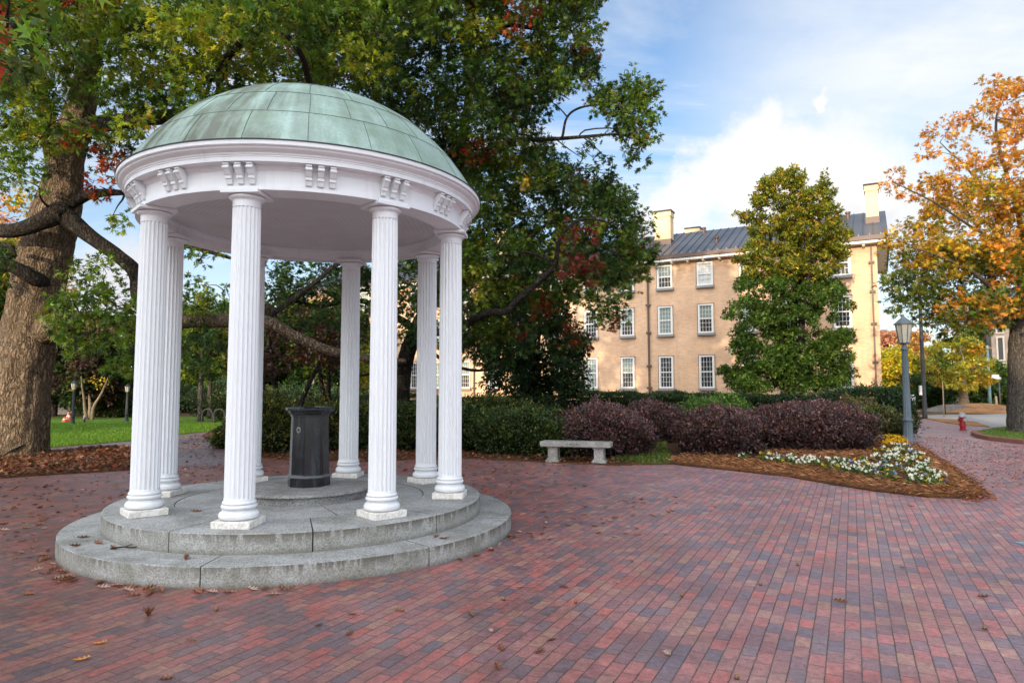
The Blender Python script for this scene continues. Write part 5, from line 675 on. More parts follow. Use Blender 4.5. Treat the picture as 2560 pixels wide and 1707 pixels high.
make_tree('holly_tree', 'dark dense holly bush tree hanging low under the oak branches', 'tree', (dc[0], dc[1], 0), stems((dc[0], dc[1], 0), 5, .12, 5, 3, .5), [(0.17,25.94,2.93,0.59,0), (2.03,26.15,1.37,0.42,0), (-0.05,25.25,4.6,0.6,0), (-0.82,25.76,4.68,0.58,0), (-0.96,26.51,2.66,0.47,0), (0.32,25.61,2.12,0.51,0), (1.81,26.12,4.07,0.47,0), (-0.41,25.89,4.06,0.6,0), (2.22,25.35,3.65,0.52,0), (1.45,26.18,4.5,0.6,0), (1.72,26.11,3.39,0.52,0), (0.07,25.66,5.4,0.38,0), (0.28,26.39,3.91,0.39,0), (0.83,26.87,3.21,0.41,0), (0.72,25.16,4.1,0.47,0), (1.32,26.56,2.95,0.41,0), (1.62,26.62,1.98,0.52,0), (0.74,26.53,2.62,0.59,0), (-0.56,26.39,3.03,0.59,0), (0.78,26.24,1.92,0.4,0), (-1,26.36,3.78,0.38,0), (2.41,26.65,2.72,0.49,0), (0.85,26.95,5.11,0.42,0), (0.64,25.57,5.4,0.5,0), (-0.49,25.53,3.47,0.48,0), (1.78,25.79,2.83,0.57,0), (1.43,26.7,2.48,0.4,0), (-0.76,25.51,1.81,0.59,0), (2.4,25.36,2.17,0.58,0), (2.58,26.54,3.17,0.54,0), (-0.01,25.11,1.73,0.41,0), (0.33,26.85,5.15,0.62,0), (1.22,26.52,1.41,0.59,0), (-0.49,25.27,2.26,0.4,0), (2.5,25.32,1.65,0.39,0), (-0.76,26.86,5.5,0.39,0), (1.25,26.2,3.92,0.39,0), (-0.29,26.97,5.24,0.45,0), (0.75,26.72,3.76,0.45,0), (0.53,26.57,1.4,0.57,0), (1.39,25.73,4.95,0.57,0), (-0.02,26.64,2.51,0.53,0), (1.93,25.12,2.35,0.56,0), (2.04,25.15,1.86,0.59,0), (2.01,26.64,4.68,0.57,0), (0.42,27.67,4.55,0.49,0), (-0.34,28.27,1.82,0.4,0), (-0.83,27.33,3.57,0.62,0), (-0.1,28.63,5.32,0.42,0), (0.23,27.99,3.5,0.41,0), (0.56,28.4,2.42,0.62,0), (1.04,28.45,2.78,0.5,0), (2.16,27.9,3.91,0.38,0), (1.88,28.11,3.24,0.54,0), (1.96,28.43,4.48,0.51,0), (0.05,27.99,2.61,0.48,0), (0.78,28.05,3.48,0.42,0), (-0.16,28.41,4.76,0.49,0), (1.35,27.01,2.27,0.47,0), (0.3,28.46,1.83,0.6,0), (2.26,28.38,1.64,0.5,0), (-0.01,28.03,4.03,0.55,0), (-0.78,27.3,2.21,0.47,0), (-0.9,28.34,5.74,0.61,0), (2.22,27.2,2.73,0.56,0), (1.47,28.21,4.22,0.54,0), (1.12,27.01,1.46,0.45,0), (1.2,28.98,5.52,0.4,0), (-1.02,28.49,4.3,0.56,0), (0.55,27.38,5.64,0.39,0), (-0.26,28.14,3.23,0.39,0), (1.56,27.12,1.81,0.57,0), (0.69,28.82,4.11,0.57,0), (0.5,27.5,3.01,0.61,0), (0.63,27.66,1.44,0.61,0), (0.07,27.3,1.36,0.48,0), (1.23,28.87,4.78,0.45,0), (-1.07,28.54,5.02,0.57,0), (-0.57,27.84,2.74,0.61,0), (2.59,27.51,3.56,0.55,0), (2.26,28.4,2.26,0.51,0), (2.75,27.2,2.42,0.38,0), (-0.33,27.22,5.61,0.39,0), (1.67,28.19,3.71,0.49,0), (0.75,28.83,5.17,0.47,0), (-1.06,28.24,3.03,0.51,0), (2.81,27.58,1.73,0.51,0), (1.86,28.17,4.97,0.4,0), (2.82,28.78,3.03,0.53,0), (0.78,27.38,1.93,0.52,0)], per=90, k=6, size=.15, pals=[([((.014, .032, .010), 4), ((.022, .05, .014), 2)], 1)], oak=False, mat=M['barkdark'], twigs=False, seed=4)
# orange street tree
oc = (17.531, 23.281, 0)
OY = [((.38, .22, .022), 4), ((.42, .28, .03), 2), ((.17, .17, .018), 3)]; OG = [((.085, .115, .014), 4), ((.055, .085, .013), 3), ((.22, .15, .018), 1.2)]; OR2 = [((.42, .215, .03), 4), ((.38, .155, .03), 3), ((.38, .24, .035), 3)]
skO = [sk((17.616, 23.4, -0.098, 0.55), (17.632, 23.4, 0.216, 0.42), (17.697, 23.4, 1.797, 0.37), (17.82, 23.4, 3.621, 0.34), (18.112, 23.5, 4.862, 0.28), (18.471, 23.6, 6.75, 0.22), (19.089, 23.8, 9.024, 0.15), (19.511, 24, 11.037, 0.1), (19.714, 24, 13.34, 0.05)),
 sk((17.85, 23.4, 3.927, 0.15), (16.732, 22.6, 4.588, 0.1), (15.319, 21.8, 5.2, 0.07), (13.95, 21.2, 5.661, 0.04), (12.476, 20.8, 5.996, 0.02)),
 sk((18.05, 23.5, 4.862, 0.13), (18.145, 24.2, 6.237, 0.09), (18.041, 24.6, 7.95, 0.06), (17.422, 25, 9.731, 0.04), (16.315, 25, 10.913, 0.015)),
 sk((17.973, 23.5, 4.245, 0.12), (16.256, 22.4, 3.827, 0.07), (14.69, 21.6, 3.747, 0.045), (13.045, 21, 3.548, 0.02)),
 sk((18.345, 23.6, 6.123, 0.12), (17.595, 23.2, 8.523, 0.06), (16.869, 22.8, 10.563, 0.045), (17.105, 22.6, 12.186, 0.02)),
 sk((18.285, 23.6, 6.749, 0.12), (19.156, 23, 7.849, 0.08), (20.104, 22.6, 9.263, 0.04), (20.776, 22.6, 10.491, 0.02)),
 sk((18.004, 23.5, 4.553, 0.12), (18.675, 22.6, 5.037, 0.08), (19.635, 22, 5.239, 0.04)),
 sk((18.261, 23.6, 6.279, 0.1), (15.957, 22.4, 6.784, 0.05), (13.995, 21.8, 7.663, 0.03), (12.47, 21.6, 8.332, 0.012))]
make_tree('street_tree', 'grey trunked street tree turning orange above and green below beside the kerb', 'tree', oc, skO, [(17.54,21.35,11.79,0.39,-1), (17.48,21.3,9.43,0.38,-1), (16.03,21.73,11.64,0.54,-1), (17.57,22.55,7.22,0.38,-1), (18.05,22.31,5.62,0.52,-1), (15.8,21.55,5.11,0.46,-1), (16.93,20.78,10.1,0.54,-1), (16.01,21.32,9.7,0.43,-1), (16.49,21.69,8.24,0.42,-1), (16.72,21.74,5.96,0.57,-1), (16.49,20.62,8.8,0.48,-1), (15.4,20.75,6.21,0.49,-1), (17.25,21.35,6.63,0.52,-1), (16.3,20.76,11.31,0.39,-1), (15.54,20.93,5.64,0.35,-1), (15.86,20.72,8.73,0.55,-1), (16.97,21.67,7.82,0.42,-1), (15.29,20.99,4.22,0.49,-1), (16.85,22.07,4.26,0.49,-1), (16.8,22.28,7.63,0.52,-1), (16.75,20.73,10.67,0.41,-1), (17.52,22.57,10.79,0.54,-1), (17.44,21.86,4.38,0.48,-1), (16.26,21.6,10.88,0.53,-1), (16.94,21.81,5.11,0.53,-1), (17.13,20.91,8.04,0.55,-1), (18.28,22.28,6.18,0.54,-1), (16.6,20.96,9.67,0.36,-1), (17.2,21.69,8.58,0.5,-1), (16.78,20.68,7.11,0.56,-1), (18.66,22.4,11.71,0.44,-1), (17.01,20.78,4.75,0.36,-1), (18.67,24.31,10.86,0.49,0), (21.87,24.33,12.68,0.37,0), (19.01,25.59,9.37,0.42,0), (20.34,25.4,8.41,0.46,0), (16.35,23.86,11.26,0.54,0), (14.99,21.84,9.23,0.49,0), (24.24,25.92,7.99,0.38,0), (19.02,21.73,10.56,0.37,0), (17.98,25.11,8.37,0.35,0), (14.89,22.58,8.11,0.46,0), (20.34,23.94,8.42,0.43,0), (22.07,24.36,10.08,0.4,0), (19.04,22.26,12.09,0.41,0), (19.19,21.79,7.37,0.52,0), (19.05,24.31,12.83,0.45,0), (23.09,25.62,11.83,0.49,0), (13.02,22.42,8.51,0.55,0), (21.63,24.97,9.34,0.48,0), (20.79,24.73,11.65,0.35,0), (19.82,22.56,10.1,0.55,0), (14.48,21.67,8.6,0.55,0), (20.27,25.97,10.6,0.45,0), (20.52,24.33,10.48,0.51,0), (21.55,22.5,10.49,0.56,0), (16.75,23.65,8.62,0.35,0), (18.33,22.58,8.65,0.52,0), (18.5,25.05,11.21,0.38,0), (14.08,23.17,8.44,0.4,0), (24.32,25.95,9.54,0.53,0), (17.62,23.47,9.97,0.46,0), (18.1,25.4,11.62,0.46,0), (18.56,24.29,11.55,0.4,0), (17.86,21.7,11.71,0.57,0), (14.04,22.25,9.56,0.39,0), (17.39,22.37,8.01,0.41,0), (16.98,23.8,9.69,0.55,0), (23.31,24.9,10.52,0.4,0), (18.29,21.7,8.82,0.43,0), (20.85,25.48,12.45,0.57,0), (21.75,23.34,11.54,0.5,0), (17.74,21.9,9.43,0.55,0), (15.35,24.29,9.19,0.47,0), (18.6,23.41,11.09,0.48,0), (21.24,24.23,9.94,0.39,0), (22.33,24.5,8.48,0.53,0), (15.53,24.32,8.11,0.46,0), (16.86,22.37,11.79,0.47,0), (20.94,21.94,8.97,0.51,0), (14.34,22.2,10.24,0.49,0), (19.37,22.71,11.54,0.37,0), (22.95,25.73,14.11,0.56,0), (18.85,25.37,8.25,0.37,0), (21.61,23.83,9,0.36,0), (22.43,24.82,7.81,0.42,0), (17.18,25.24,8.37,0.37,0), (20.07,24.19,7.89,0.53,0), (18.77,25.94,12.57,0.52,0), (15.98,23.63,10.47,0.37,0), (14.11,22.3,7.09,0.5,1), (16.76,22.11,5.64,0.41,1), (20.2,23.28,6.4,0.64,1), (18.38,22.26,8.08,0.46,1), (19.71,21.75,7.12,0.64,1), (18.1,22.88,8.43,0.57,1), (15.71,22.82,6.15,0.47,1), (15.4,22.07,7.45,0.46,1), (17.19,22.74,7.22,0.52,1), (19.58,23.43,7.52,0.65,1), (16.07,22.41,6.65,0.56,1), (19.53,21.65,6.44,0.57,1), (17.34,21.7,5.75,0.45,1), (17.78,21.74,6.34,0.55,1), (16.55,22.71,7.32,0.59,1), (21.56,23.18,6.31,0.46,1), (15.81,21.42,7.88,0.56,1), (15.67,22.96,8.26,0.59,1), (14.37,21.85,6.25,0.48,1), (19.73,21.73,7.84,0.55,1), (13.46,21.41,6.16,0.48,1), (17.64,23.24,6.69,0.58,1), (18.71,21.26,7.63,0.47,1), (16.62,22.64,6.05,0.48,1), (15.14,22.62,7.35,0.41,1), (20.36,21.72,7.18,0.61,1), (18.43,22.08,5.91,0.63,1), (13.01,22.4,6.62,0.5,1), (17.02,22.16,7.67,0.58,1), (14.28,22.29,7.74,0.49,1), (17.06,21.53,7.16,0.51,1), (18.74,21.69,6.97,0.41,1), (18.42,23.41,6.86,0.63,1), (19.42,22.76,8.4,0.41,1), (19.48,21.56,5.73,0.42,1), (14.3,22.3,8.41,0.52,1), (20.9,22.28,8.1,0.55,1), (15.12,21.16,8.13,0.62,1), (16.75,24.78,7.27,0.42,1), (17.45,23.84,6.07,0.45,1), (17.42,24.16,7.82,0.59,1), (13.89,23.52,6.56,0.64,1), (19.79,23.89,8.14,0.57,1), (21.65,25.57,8,0.47,1), (18.02,24.1,8.03,0.43,1), (17.97,23.97,6.64,0.45,1), (20.71,25.87,6.67,0.6,1), (21.36,25.07,6.3,0.51,1), (15.25,23.93,7.4,0.62,1), (17.09,24.26,6.58,0.61,1), (21.44,23.86,8.48,0.64,1), (21.84,25.36,9.19,0.57,1), (16.07,24.22,8.56,0.51,1), (14.21,23.64,7.35,0.46,1), (22.25,23.91,7.33,0.54,1), (15.41,23.8,6.68,0.56,1), (19.67,25.89,9.55,0.52,1), (19.44,24.95,7.36,0.51,1), (19.01,24.04,7.97,0.49,1), (17.14,24.02,8.49,0.54,1), (22.81,24.71,6.62,0.56,1), (17.62,25.86,8.49,0.43,1), (22.21,25.12,7.93,0.5,1), (22.97,25.83,7.38,0.48,1), (23.31,25.17,8.73,0.61,1), (20.92,25.26,6.83,0.45,1), (20.68,25.28,7.59,0.59,1), (22.28,25.11,6.43,0.64,1), (20.69,25.77,9.42,0.39,1), (18.56,24.08,5.95,0.59,1), (15.56,24.41,8.24,0.42,1), (16.86,24.28,9.05,0.53,1), (20.94,24.33,6.88,0.48,1), (17.79,24.65,7.24,0.62,1), (16.33,24.19,6.36,0.47,1), (12.51,20.93,4.94,0.53,2), (12.42,21.35,4.32,0.62,2), (13.73,21.63,5.23,0.51,2), (19.07,22.14,4.89,0.51,2), (14.29,22.89,4.16,0.51,2), (14.7,21.24,4.5,0.55,2), (19.86,21.88,4.54,0.55,2), (15.43,22.57,5.6,0.58,2), (17.97,22.63,4.75,0.58,2), (14.8,21.21,3.9,0.57,2), (16.06,20.87,4.81,0.43,2), (20.7,22.67,5.51,0.5,2), (13.88,21.21,3.72,0.45,2), (16.37,22.82,5.84,0.56,2), (14.26,21.76,4.56,0.6,2), (15.41,21.1,4.44,0.47,2), (16.05,21.5,5.71,0.57,2), (20.23,22.82,4.19,0.58,2), (18.72,22.72,4.08,0.54,2), (17.19,20.82,4.57,0.49,2), (13.28,22.7,5.81,0.43,2), (16.73,22.08,4.34,0.49,2), (17.15,21.07,5.42,0.57,2), (18.97,22.3,5.49,0.4,2), (14.45,22.44,5.94,0.59,2), (14.39,21.09,3.43,0.5,2), (13.64,22.01,4.76,0.58,2), (19.18,22.36,4.19,0.47,2), (16.63,22.55,3.93,0.46,2), (20.07,21.9,3.91,0.42,2), (19.95,22.37,5.09,0.55,2), (12.24,21.45,4.95,0.56,2), (14.94,22.24,6.07,0.62,2), (16.91,22.83,5.26,0.53,2), (13.7,22.46,6.01,0.56,2), (16.9,21.79,5.61,0.59,2), (18.8,21.4,5.46,0.48,2), (20.65,23.89,5.09,0.44,2), (16.14,22.94,5.19,0.58,2), (19.3,24.79,4.77,0.56,2), (14.71,23.01,6.24,0.46,2), (22.27,24.5,5.48,0.48,2), (21.28,23.83,4.08,0.59,2), (20.46,23.48,5.85,0.52,2), (17.72,24.39,6.36,0.58,2), (15.26,22.99,5.3,0.64,2), (15.22,23.95,5.59,0.45,2), (19.76,24,5.27,0.53,2), (13.46,23.4,5.47,0.47,2), (21.32,23.14,4.7,0.59,2), (15.39,24.28,4.95,0.56,2), (15.82,24.11,3.73,0.63,2), (16.29,24.47,6.28,0.48,2), (14.57,23.64,3.99,0.51,2), (19.31,24.63,5.53,0.63,2), (14.83,24.99,4.87,0.59,2), (16.6,23.62,4.41,0.6,2), (19.85,24.05,4.48,0.52,2), (17.56,24.09,4.14,0.59,2), (17.83,23.88,5.65,0.4,2), (18.34,24.29,4.37,0.54,2), (14.71,24.16,6.07,0.4,2), (16.22,23.98,4.78,0.41,2), (17.31,24.81,6.2,0.59,2), (21.57,24.85,4.52,0.53,2), (20.92,24.9,6.09,0.39,2), (17.81,24.47,5.18,0.49,2), (16.48,24.35,4.19,0.55,2), (20.13,24.84,6.25,0.59,2), (18.19,23.31,5.96,0.41,2), (21.4,23.93,4.8,0.44,2), (19,23.84,4.23,0.63,2), (14.1,23.22,5.19,0.63,2), (16.37,23.23,3.72,0.44,2), (15.98,24.67,4.43,0.56,2), (21.6,23.34,3.94,0.51,2), (12.79,21.33,6.24,0.38,1), (13.38,21.42,5.7,0.48,1), (14.38,21.08,5.37,0.4,1), (15.92,22.2,6.14,0.38,1), (14.79,22.34,6.12,0.41,1), (15.68,21.12,5.73,0.38,1), (14.39,21.97,5.4,0.49,1), (13.58,21.25,6.21,0.44,1), (13.38,22.27,5.61,0.36,1), (14.41,21.04,6.18,0.49,1), (13.8,21.44,4.11,0.31,0), (15.21,21.51,3.8,0.48,0), (14.31,21.34,4.42,0.4,0), (14.61,21.88,3.81,0.5,0), (14.81,21.18,4.37,0.41,0)], per=43, k=6, size=.19, pals=[(OR2, 1), (OY, 0), (OG, 0)], mat=M['barkgrey'], seed=12, rmax=.035)
# trees further off
def far_tree(name, label, base, h, rx, z0, z1, pals, n=36, r=.9, size=.3, tr=.15, nst=1, group=None, mat=None, per=48, cz=None, seed=0, oak=False, spread=.6):
    prof = [(z0, rx*.55), (z0 + (z1-z0)*.3, rx), (z0 + (z1-z0)*.65, rx*.85), (z1, rx*.25)]
    cl = column_of((base[0], base[1]), prof, n, r, seed)
    return make_tree(name, label, 'tree', (base[0], base[1], 0), stems((base[0], base[1], 0), z0 + (z1-z0)*.6, tr, seed+3, nst, spread), cl, per=per, k=5, size=size, pals=[(p, 1) for p in pals], oak=oak, group=group, mat=mat or M['barkdark'], twigs=nst == 1, seed=seed, rmax=.06)
GDD = [((.018, .036, .010), 4), ((.03, .05, .012), 3), ((.06, .05, .02), 1)]; YE = [((.42, .33, .02), 4), ((.34, .31, .03), 3), ((.22, .26, .03), 2)]; YG = [((.30, .30, .04), 4), ((.22, .25, .04), 3), ((.42, .30, .05), 2)]; OF = [((.36, .20, .07), 4), ((.32, .15, .06), 3), ((.30, .25, .06), 2)]; PK = [((.36, .17, .12), 3), ((.40, .26, .15), 2)]
PU = [((.040, .020, .024), 4), ((.06, .028, .028), 3), ((.05, .045, .018), 2)]
b = (25.582, 44.52); far_tree('maple_tree', 'bright yellow maple at the corner of the brick hall', (34.484, 60), 6, 2.35, .8, 5.2, [YE], 46, .75, .26, .14, seed=21)
far_tree('maple_tree', 'rusty orange tree showing behind the dark pole', (43.618, 72), 8, 2.4, 1.5, 7.2, [OF], 40, .9, .3, .16, seed=22)
far_tree('maple_tree', 'pale pink tipped tree just above the yellow maple', (53.739, 95), 9, 3.6, 3.0, 9.6, [PK], 36, 1.0, .34, .2, seed=23)
lt = (31.514, 47)
make_tree('beech_tree', 'pale trunked tree with yellow green layered leaves on the earth mound', 'tree', (lt[0], lt[1], .45), [sk((lt[0], lt[1], .3, .42), (lt[0], lt[1], .8, .27), (lt[0]-.05, lt[1], 2.0, .22), (lt[0]-.1, lt[1], 3.4, .16), (lt[0]+.1, lt[1], 5.2, .07)), sk((lt[0]-.05, lt[1], 1.9, .13), (lt[0]-.9, lt[1]-.3, 3.0, .09), (lt[0]-1.8, lt[1]-.6, 3.9, .05)), sk((lt[0], lt[1], 2.3, .12), (lt[0]+.8, lt[1]-.4, 3.3, .08), (lt[0]+1.6, lt[1]-.5, 4.4, .04)), sk((lt[0]-.1, lt[1]-.2, 2.7, .10), (lt[0]-.5, lt[1]-.8, 3.8, .07), (lt[0]-1, lt[1]-1, 5, .03))], [(31.45,45.96,4.52,0.59,-1), (32.56,46.24,2.08,0.58,-1), (31.59,45.9,3.43,0.56,-1), (31.6,45.39,4.19,0.6,-1), (31.52,46.58,3.8,0.59,-1), (30.91,46.46,1.65,0.55,-1), (29.17,45.38,2.38,0.53,-1), (32.24,46.71,2,0.42,-1), (30.36,46.39,3.74,0.43,-1), (30.03,45.53,4.41,0.43,-1), (29.94,45.24,2.81,0.67,-1), (31.13,46.04,3.08,0.45,-1), (32.72,46.77,2.7,0.64,-1), (29.56,45.27,1.87,0.66,-1), (28.97,45.01,2.99,0.45,-1), (29.3,45.66,4.54,0.51,-1), (29.41,46.38,3.64,0.42,-1), (31.84,45.03,3.2,0.43,-1), (30.68,45.58,2.44,0.43,-1), (31.02,46.04,4.95,0.54,-1), (28.76,45.67,2.96,0.6,-1), (30.74,45.31,1.59,0.57,-1), (32.45,47.95,2.39,0.61,-1), (31.42,48.91,3.83,0.44,-1), (31.05,48.22,3.1,0.47,-1), (34.4,48.91,3.45,0.69,-1), (33.65,48.82,4.07,0.49,-1), (29.94,47.58,3.23,0.51,-1), (31.86,47.71,4.35,0.5,-1), (32.89,48.07,4.87,0.64,-1), (30.34,47.04,4.72,0.47,-1), (32.77,48.34,3.25,0.68,-1), (33.8,48.46,2.6,0.52,-1), (33.47,47.85,1.92,0.5,-1), (32.26,47.02,1.75,0.44,-1), (32.18,47.9,5.11,0.56,-1), (31.41,47.7,4.79,0.67,-1), (32.23,48.99,3.8,0.53,-1), (32.06,47.81,1.81,0.51,-1), (30.31,47.97,2.03,0.6,-1), (31.37,47.43,3.03,0.58,-1), (30.72,48.9,4.25,0.68,-1), (31.38,48.18,2.33,0.55,-1)], per=40, k=5, size=.26, pals=[(YG, 3), (YE, 1), (OY, .5)], oak=False, mat=M['barklight'], seed=24, flat=.45)
far_tree('maple_tree', 'amber tree low behind the dark pole and young sapling', (36.563, 58), 6, 2.2, 1.0, 4.6, [OY, OG], 34, .75, .26, .16, seed=25)
far_tree('yew_tree', 'dark green spreading yew next to the grey stone building', (39.579, 56), 4, 2.5, .2, 3.6, [GD, G1], 42, .75, .24, .12, seed=26, nst=3)
far_tree('sapling', 'thin green sapling beside the road at the brick pavement', (25.682, 40), 3.6, .42, 1.6, 3.8, [G1], 9, .34, .15, .025, seed=27)
far_tree('cedar_tree', 'tall dark evergreen rising behind the yellow green tree', (49.201, 70), 9, 2.2, .5, 9.0, [GD], 46, .9, .3, .16, seed=28)
far_tree('yew_tree', 'shadowy dark shrub tree under the amber and orange trees', (31.771, 52), 3, 2.4, .1, 2.4, [GD], 32, .7, .24, .1, seed=29, nst=3)
far_tree('shade_tree', 'deep green tree in front of the tan arched building', (-23.362, 37), 6, 2.3, 1.2, 5.0, [GD, GDD, PU], 70, .8, .22, .16, seed=31)
far_tree('shade_tree', 'dark low limbed tree by the stone block wall', (-27.12, 40), 5, 1.6, 1.0, 4.6, [GD, GDD], 46, .7, .22, .14, seed=32)
far_tree('crape_myrtle', 'small pale barked tree with several stems and sparse yellow leaves', (-22.009, 35), 3, 1.1, 1.55, 2.6, [YG, OY], 7, .35, .15, .085, nst=4, mat=M['barklight'], seed=33, per=14, spread=.7)
far_tree('shade_tree', 'tall amber tree glimpsed behind the massive oak trunk', (-33.807, 46), 16, 3.6, 6, 16.0, [PK, OY], 22, 1.1, .3, .28, seed=34, per=13)
far_tree('shade_tree', 'olive green tree half hidden behind the massive oak trunk', (-28.911, 38), 10, 2.6, 1.4, 9.5, [GD, OG], 80, 1.0, .26, .2, seed=35)
far_tree('young_tree', 'slim straight young tree with light green crown on the lawn edge', (-15.148, 32.729), 5.5, 1.5, 2.1, 6.2, [G1, G2], 44, .62, .17, .13, seed=36, mat=M['barkgrey'])
far_tree('young_tree', 'leaning pale young tree just behind the slim straight one', (-15.916, 35.517), 5, 1.4, 2.3, 5.8, [G1, GD], 34, .62, .17, .13, seed=37, mat=M['barkgrey'])
far_tree('plum_tree', 'branching purple leaved tree behind the drinking fountain', (-7.288, 21.5), 4, 2.0, 1.9, 4.6, [PU], 40, .55, .13, .10, nst=4, seed=38, spread=1.1)
far_tree('plum_tree', 'purple brown tree with forked trunk beside a column base view', (-6.582, 24), 4, 1.5, 2.4, 4.6, [PU, RB], 30, .55, .13, .10, nst=2, seed=39, spread=.6)
BT = 'woodland trees beyond the hedge'
for px, Y, rx, z1, pl, sd, lb in ((560, 44, 3.0, 7, [GD, G1], 41, 'dense deep green tree beyond the lawn path and young trees'), (640, 50, 3.6, 8.5, [G2, G1], 42, 'mid green tree with yellow patches beyond the purple tree'), (740, 46, 3.2, 7, [GD, G2], 43, 'bushy green tree beyond the forked purple brown tree'), (830, 56, 3.4, 9, [G2, YG], 44, 'yellow lit tree just before the far end of the brick hall'), (410, 52, 3.4, 8, [GD, G1], 45, 'dark tree closing the far side of the lawn'), (300, 58, 3.6, 7, [GD], 46, 'shadowed tree near the arched window')):
    far_tree('shade_tree', lb, ((px - 1176)*0.00065010*Y, Y), z1, rx, .3, z1, pl, 50, 1.1, .30, .2, seed=sd, group=BT)
# large trees standing behind the viewer on the lit side: they shade the plaza
QT = 'quad trees on the sunny side of the plaza'
for x, y, h, rx, lb in ((-19, -25, 14.5, 6.3, 'large quad tree shading the rotunda'), (-9, -22, 13, 5.6, 'smaller quad tree shading the flower bed'), (-46, -24, 15, 6, 'quad tree shading the lawn'), (-13, -36, 16, 5.5, 'quad tree shading the paving'), (-26.5, -29, 14, 4.6, 'quad tree shading the middle of the plaza')):
    far_tree('quad_tree', lb, (x, y), h, rx, 3.0, h, [G1, GD], int(9*h), 1.9, .75, .5, seed=int(50 + abs(x)), group=QT, per=5)
# ------------------------------------------------------------------ shrubs and hedges
def ico(sub=3):
    import bmesh
    bm = bmesh.new(); bmesh.ops.create_icosphere(bm, subdivisions=sub, radius=1); bm.verts.ensure_lookup_table()
    V = np.array([v.co[:] for v in bm.verts]); F = np.array([[v.index for v in f.verts] for f in bm.faces]); bm.free(); return V, F
ICO = ico(4)
def shrub(name, label, loc, rx, ry, rz, n, size, pal, up=.5, lump=.22, core='core', cat='shrub', group=None, z0=0.0, leafmat='shrubleaf', tuft=4, freq=3.0, seed=0, shell=.25, stemmed=0, boxy=1.0):
    V0, F0 = ICO; ctr = np.array([loc[0], loc[1], z0 + rz*.45]); k0 = np.array([rx, ry, rz*.58])
    def surf(d): 
        f = 1 + lump*snoise(d*1.4 + ctr, freq, seed) + lump*.5*snoise(d*1.4 + ctr, freq*2.3, seed+1)
        e = d*f[:,None]
        if boxy != 1.0: e = np.sign(e)*np.abs(e)**boxy
        return e
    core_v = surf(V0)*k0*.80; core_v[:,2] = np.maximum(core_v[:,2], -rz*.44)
    d = unit(rng.normal(size=(n*3, 3))); s = surf(d)*k0; keep = (s[:,2] > -rz*.42) & ((d[:,1] < .55) | (rng.random(n*3) < .35)); d, s = d[keep][:n], s[keep][:n]
    s = s*(1 - shell*rng.random((len(s), 1))**1.5 + (rng.random((len(s), 1)) < .14)*rng.random((len(s), 1))*.20); nrm = unit(d/k0)
    P = np.repeat(s, tuft, axis=0); D = np.repeat(nrm*.8 + np.array([0, 0, up]) + rng.normal(0, .35, s.shape), tuft, axis=0); stp = np.tile(np.arange(tuft), len(s))[:,None]*size*.55
    P = P + unit(D)*stp + rng.normal(0, size*.35, P.shape); D2 = unit(D) + rng.normal(0, .6, D.shape); U = np.array([0, -.3, 1.0]) + rng.normal(0, .5, P.shape); S = size*rng.uniform(.7, 1.3, len(P))
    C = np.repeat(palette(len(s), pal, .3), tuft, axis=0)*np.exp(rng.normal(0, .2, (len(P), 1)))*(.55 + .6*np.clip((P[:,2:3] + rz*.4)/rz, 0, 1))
    V, F, Cc = leaves(P, D2, U, S, np.clip(C, 0, 1), False); m = len(V)
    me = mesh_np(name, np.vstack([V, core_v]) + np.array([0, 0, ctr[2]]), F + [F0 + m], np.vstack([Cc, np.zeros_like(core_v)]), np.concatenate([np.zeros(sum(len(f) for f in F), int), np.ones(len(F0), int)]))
    if stemmed:
        o = tag(empty(name, (loc[0], loc[1], 0)), label, cat, group); link_mesh('foliage', me, [M[leafmat], M[core]], o); q = random.Random(seed)
        for k in range(stemmed):
            a = R(-90 + q.uniform(-60, 60)); b = rx*.55*q.uniform(.3, 1)*math.cos(a)*1.6; mb = MB(); x0 = b*.8; y0 = -ry*.62 + q.uniform(-.1, .1)
            mb.tube(*catmull([(x0, y0, .0), (x0 + .03, y0 - .03, .18), (x0 + q.uniform(-.12, .12), y0 - .05, .4), (x0 + q.uniform(-.25, .25), y0 - .1, .62)], [.016, .013, .011, .006], 3), n=5); mb.build('stem', M['bark'], o)
        return o
    o = link_mesh(name, me, [M[leafmat], M[core]]); o.location = (loc[0], loc[1], 0); return tag(o, label, cat, group)
PUR = [((.125, .056, .055), 4), ((.072, .038, .042), 4), ((.20, .105, .105), 3), ((.065, .062, .072), 2), ((.16, .075, .045), 1), ((.05, .055, .022), .8)]
PS = 'purple leaved shrubs by the plaza'
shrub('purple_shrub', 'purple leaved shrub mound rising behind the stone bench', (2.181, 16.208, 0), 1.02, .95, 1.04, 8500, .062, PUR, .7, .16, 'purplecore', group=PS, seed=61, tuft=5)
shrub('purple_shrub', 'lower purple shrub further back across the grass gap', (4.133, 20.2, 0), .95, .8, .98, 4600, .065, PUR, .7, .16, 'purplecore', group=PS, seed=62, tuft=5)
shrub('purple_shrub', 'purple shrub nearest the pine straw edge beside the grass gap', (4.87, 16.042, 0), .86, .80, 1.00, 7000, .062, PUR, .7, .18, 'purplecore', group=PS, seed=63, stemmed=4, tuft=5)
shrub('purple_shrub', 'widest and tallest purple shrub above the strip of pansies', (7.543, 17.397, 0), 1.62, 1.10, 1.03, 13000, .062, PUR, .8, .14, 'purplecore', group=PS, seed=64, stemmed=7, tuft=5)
SG = [((.028, .058, .011), 4), ((.05, .08, .015), 3), ((.10, .115, .022), 1.6), ((.22, .15, .05), .4), ((.016, .034, .009), 4)]; SY = [((.10, .11, .016), 3), ((.048, .068, .012), 4), ((.20, .16, .028), 1.5), ((.022, .038, .009), 4)]
LS = 'loose green shrubs along the planting bed'
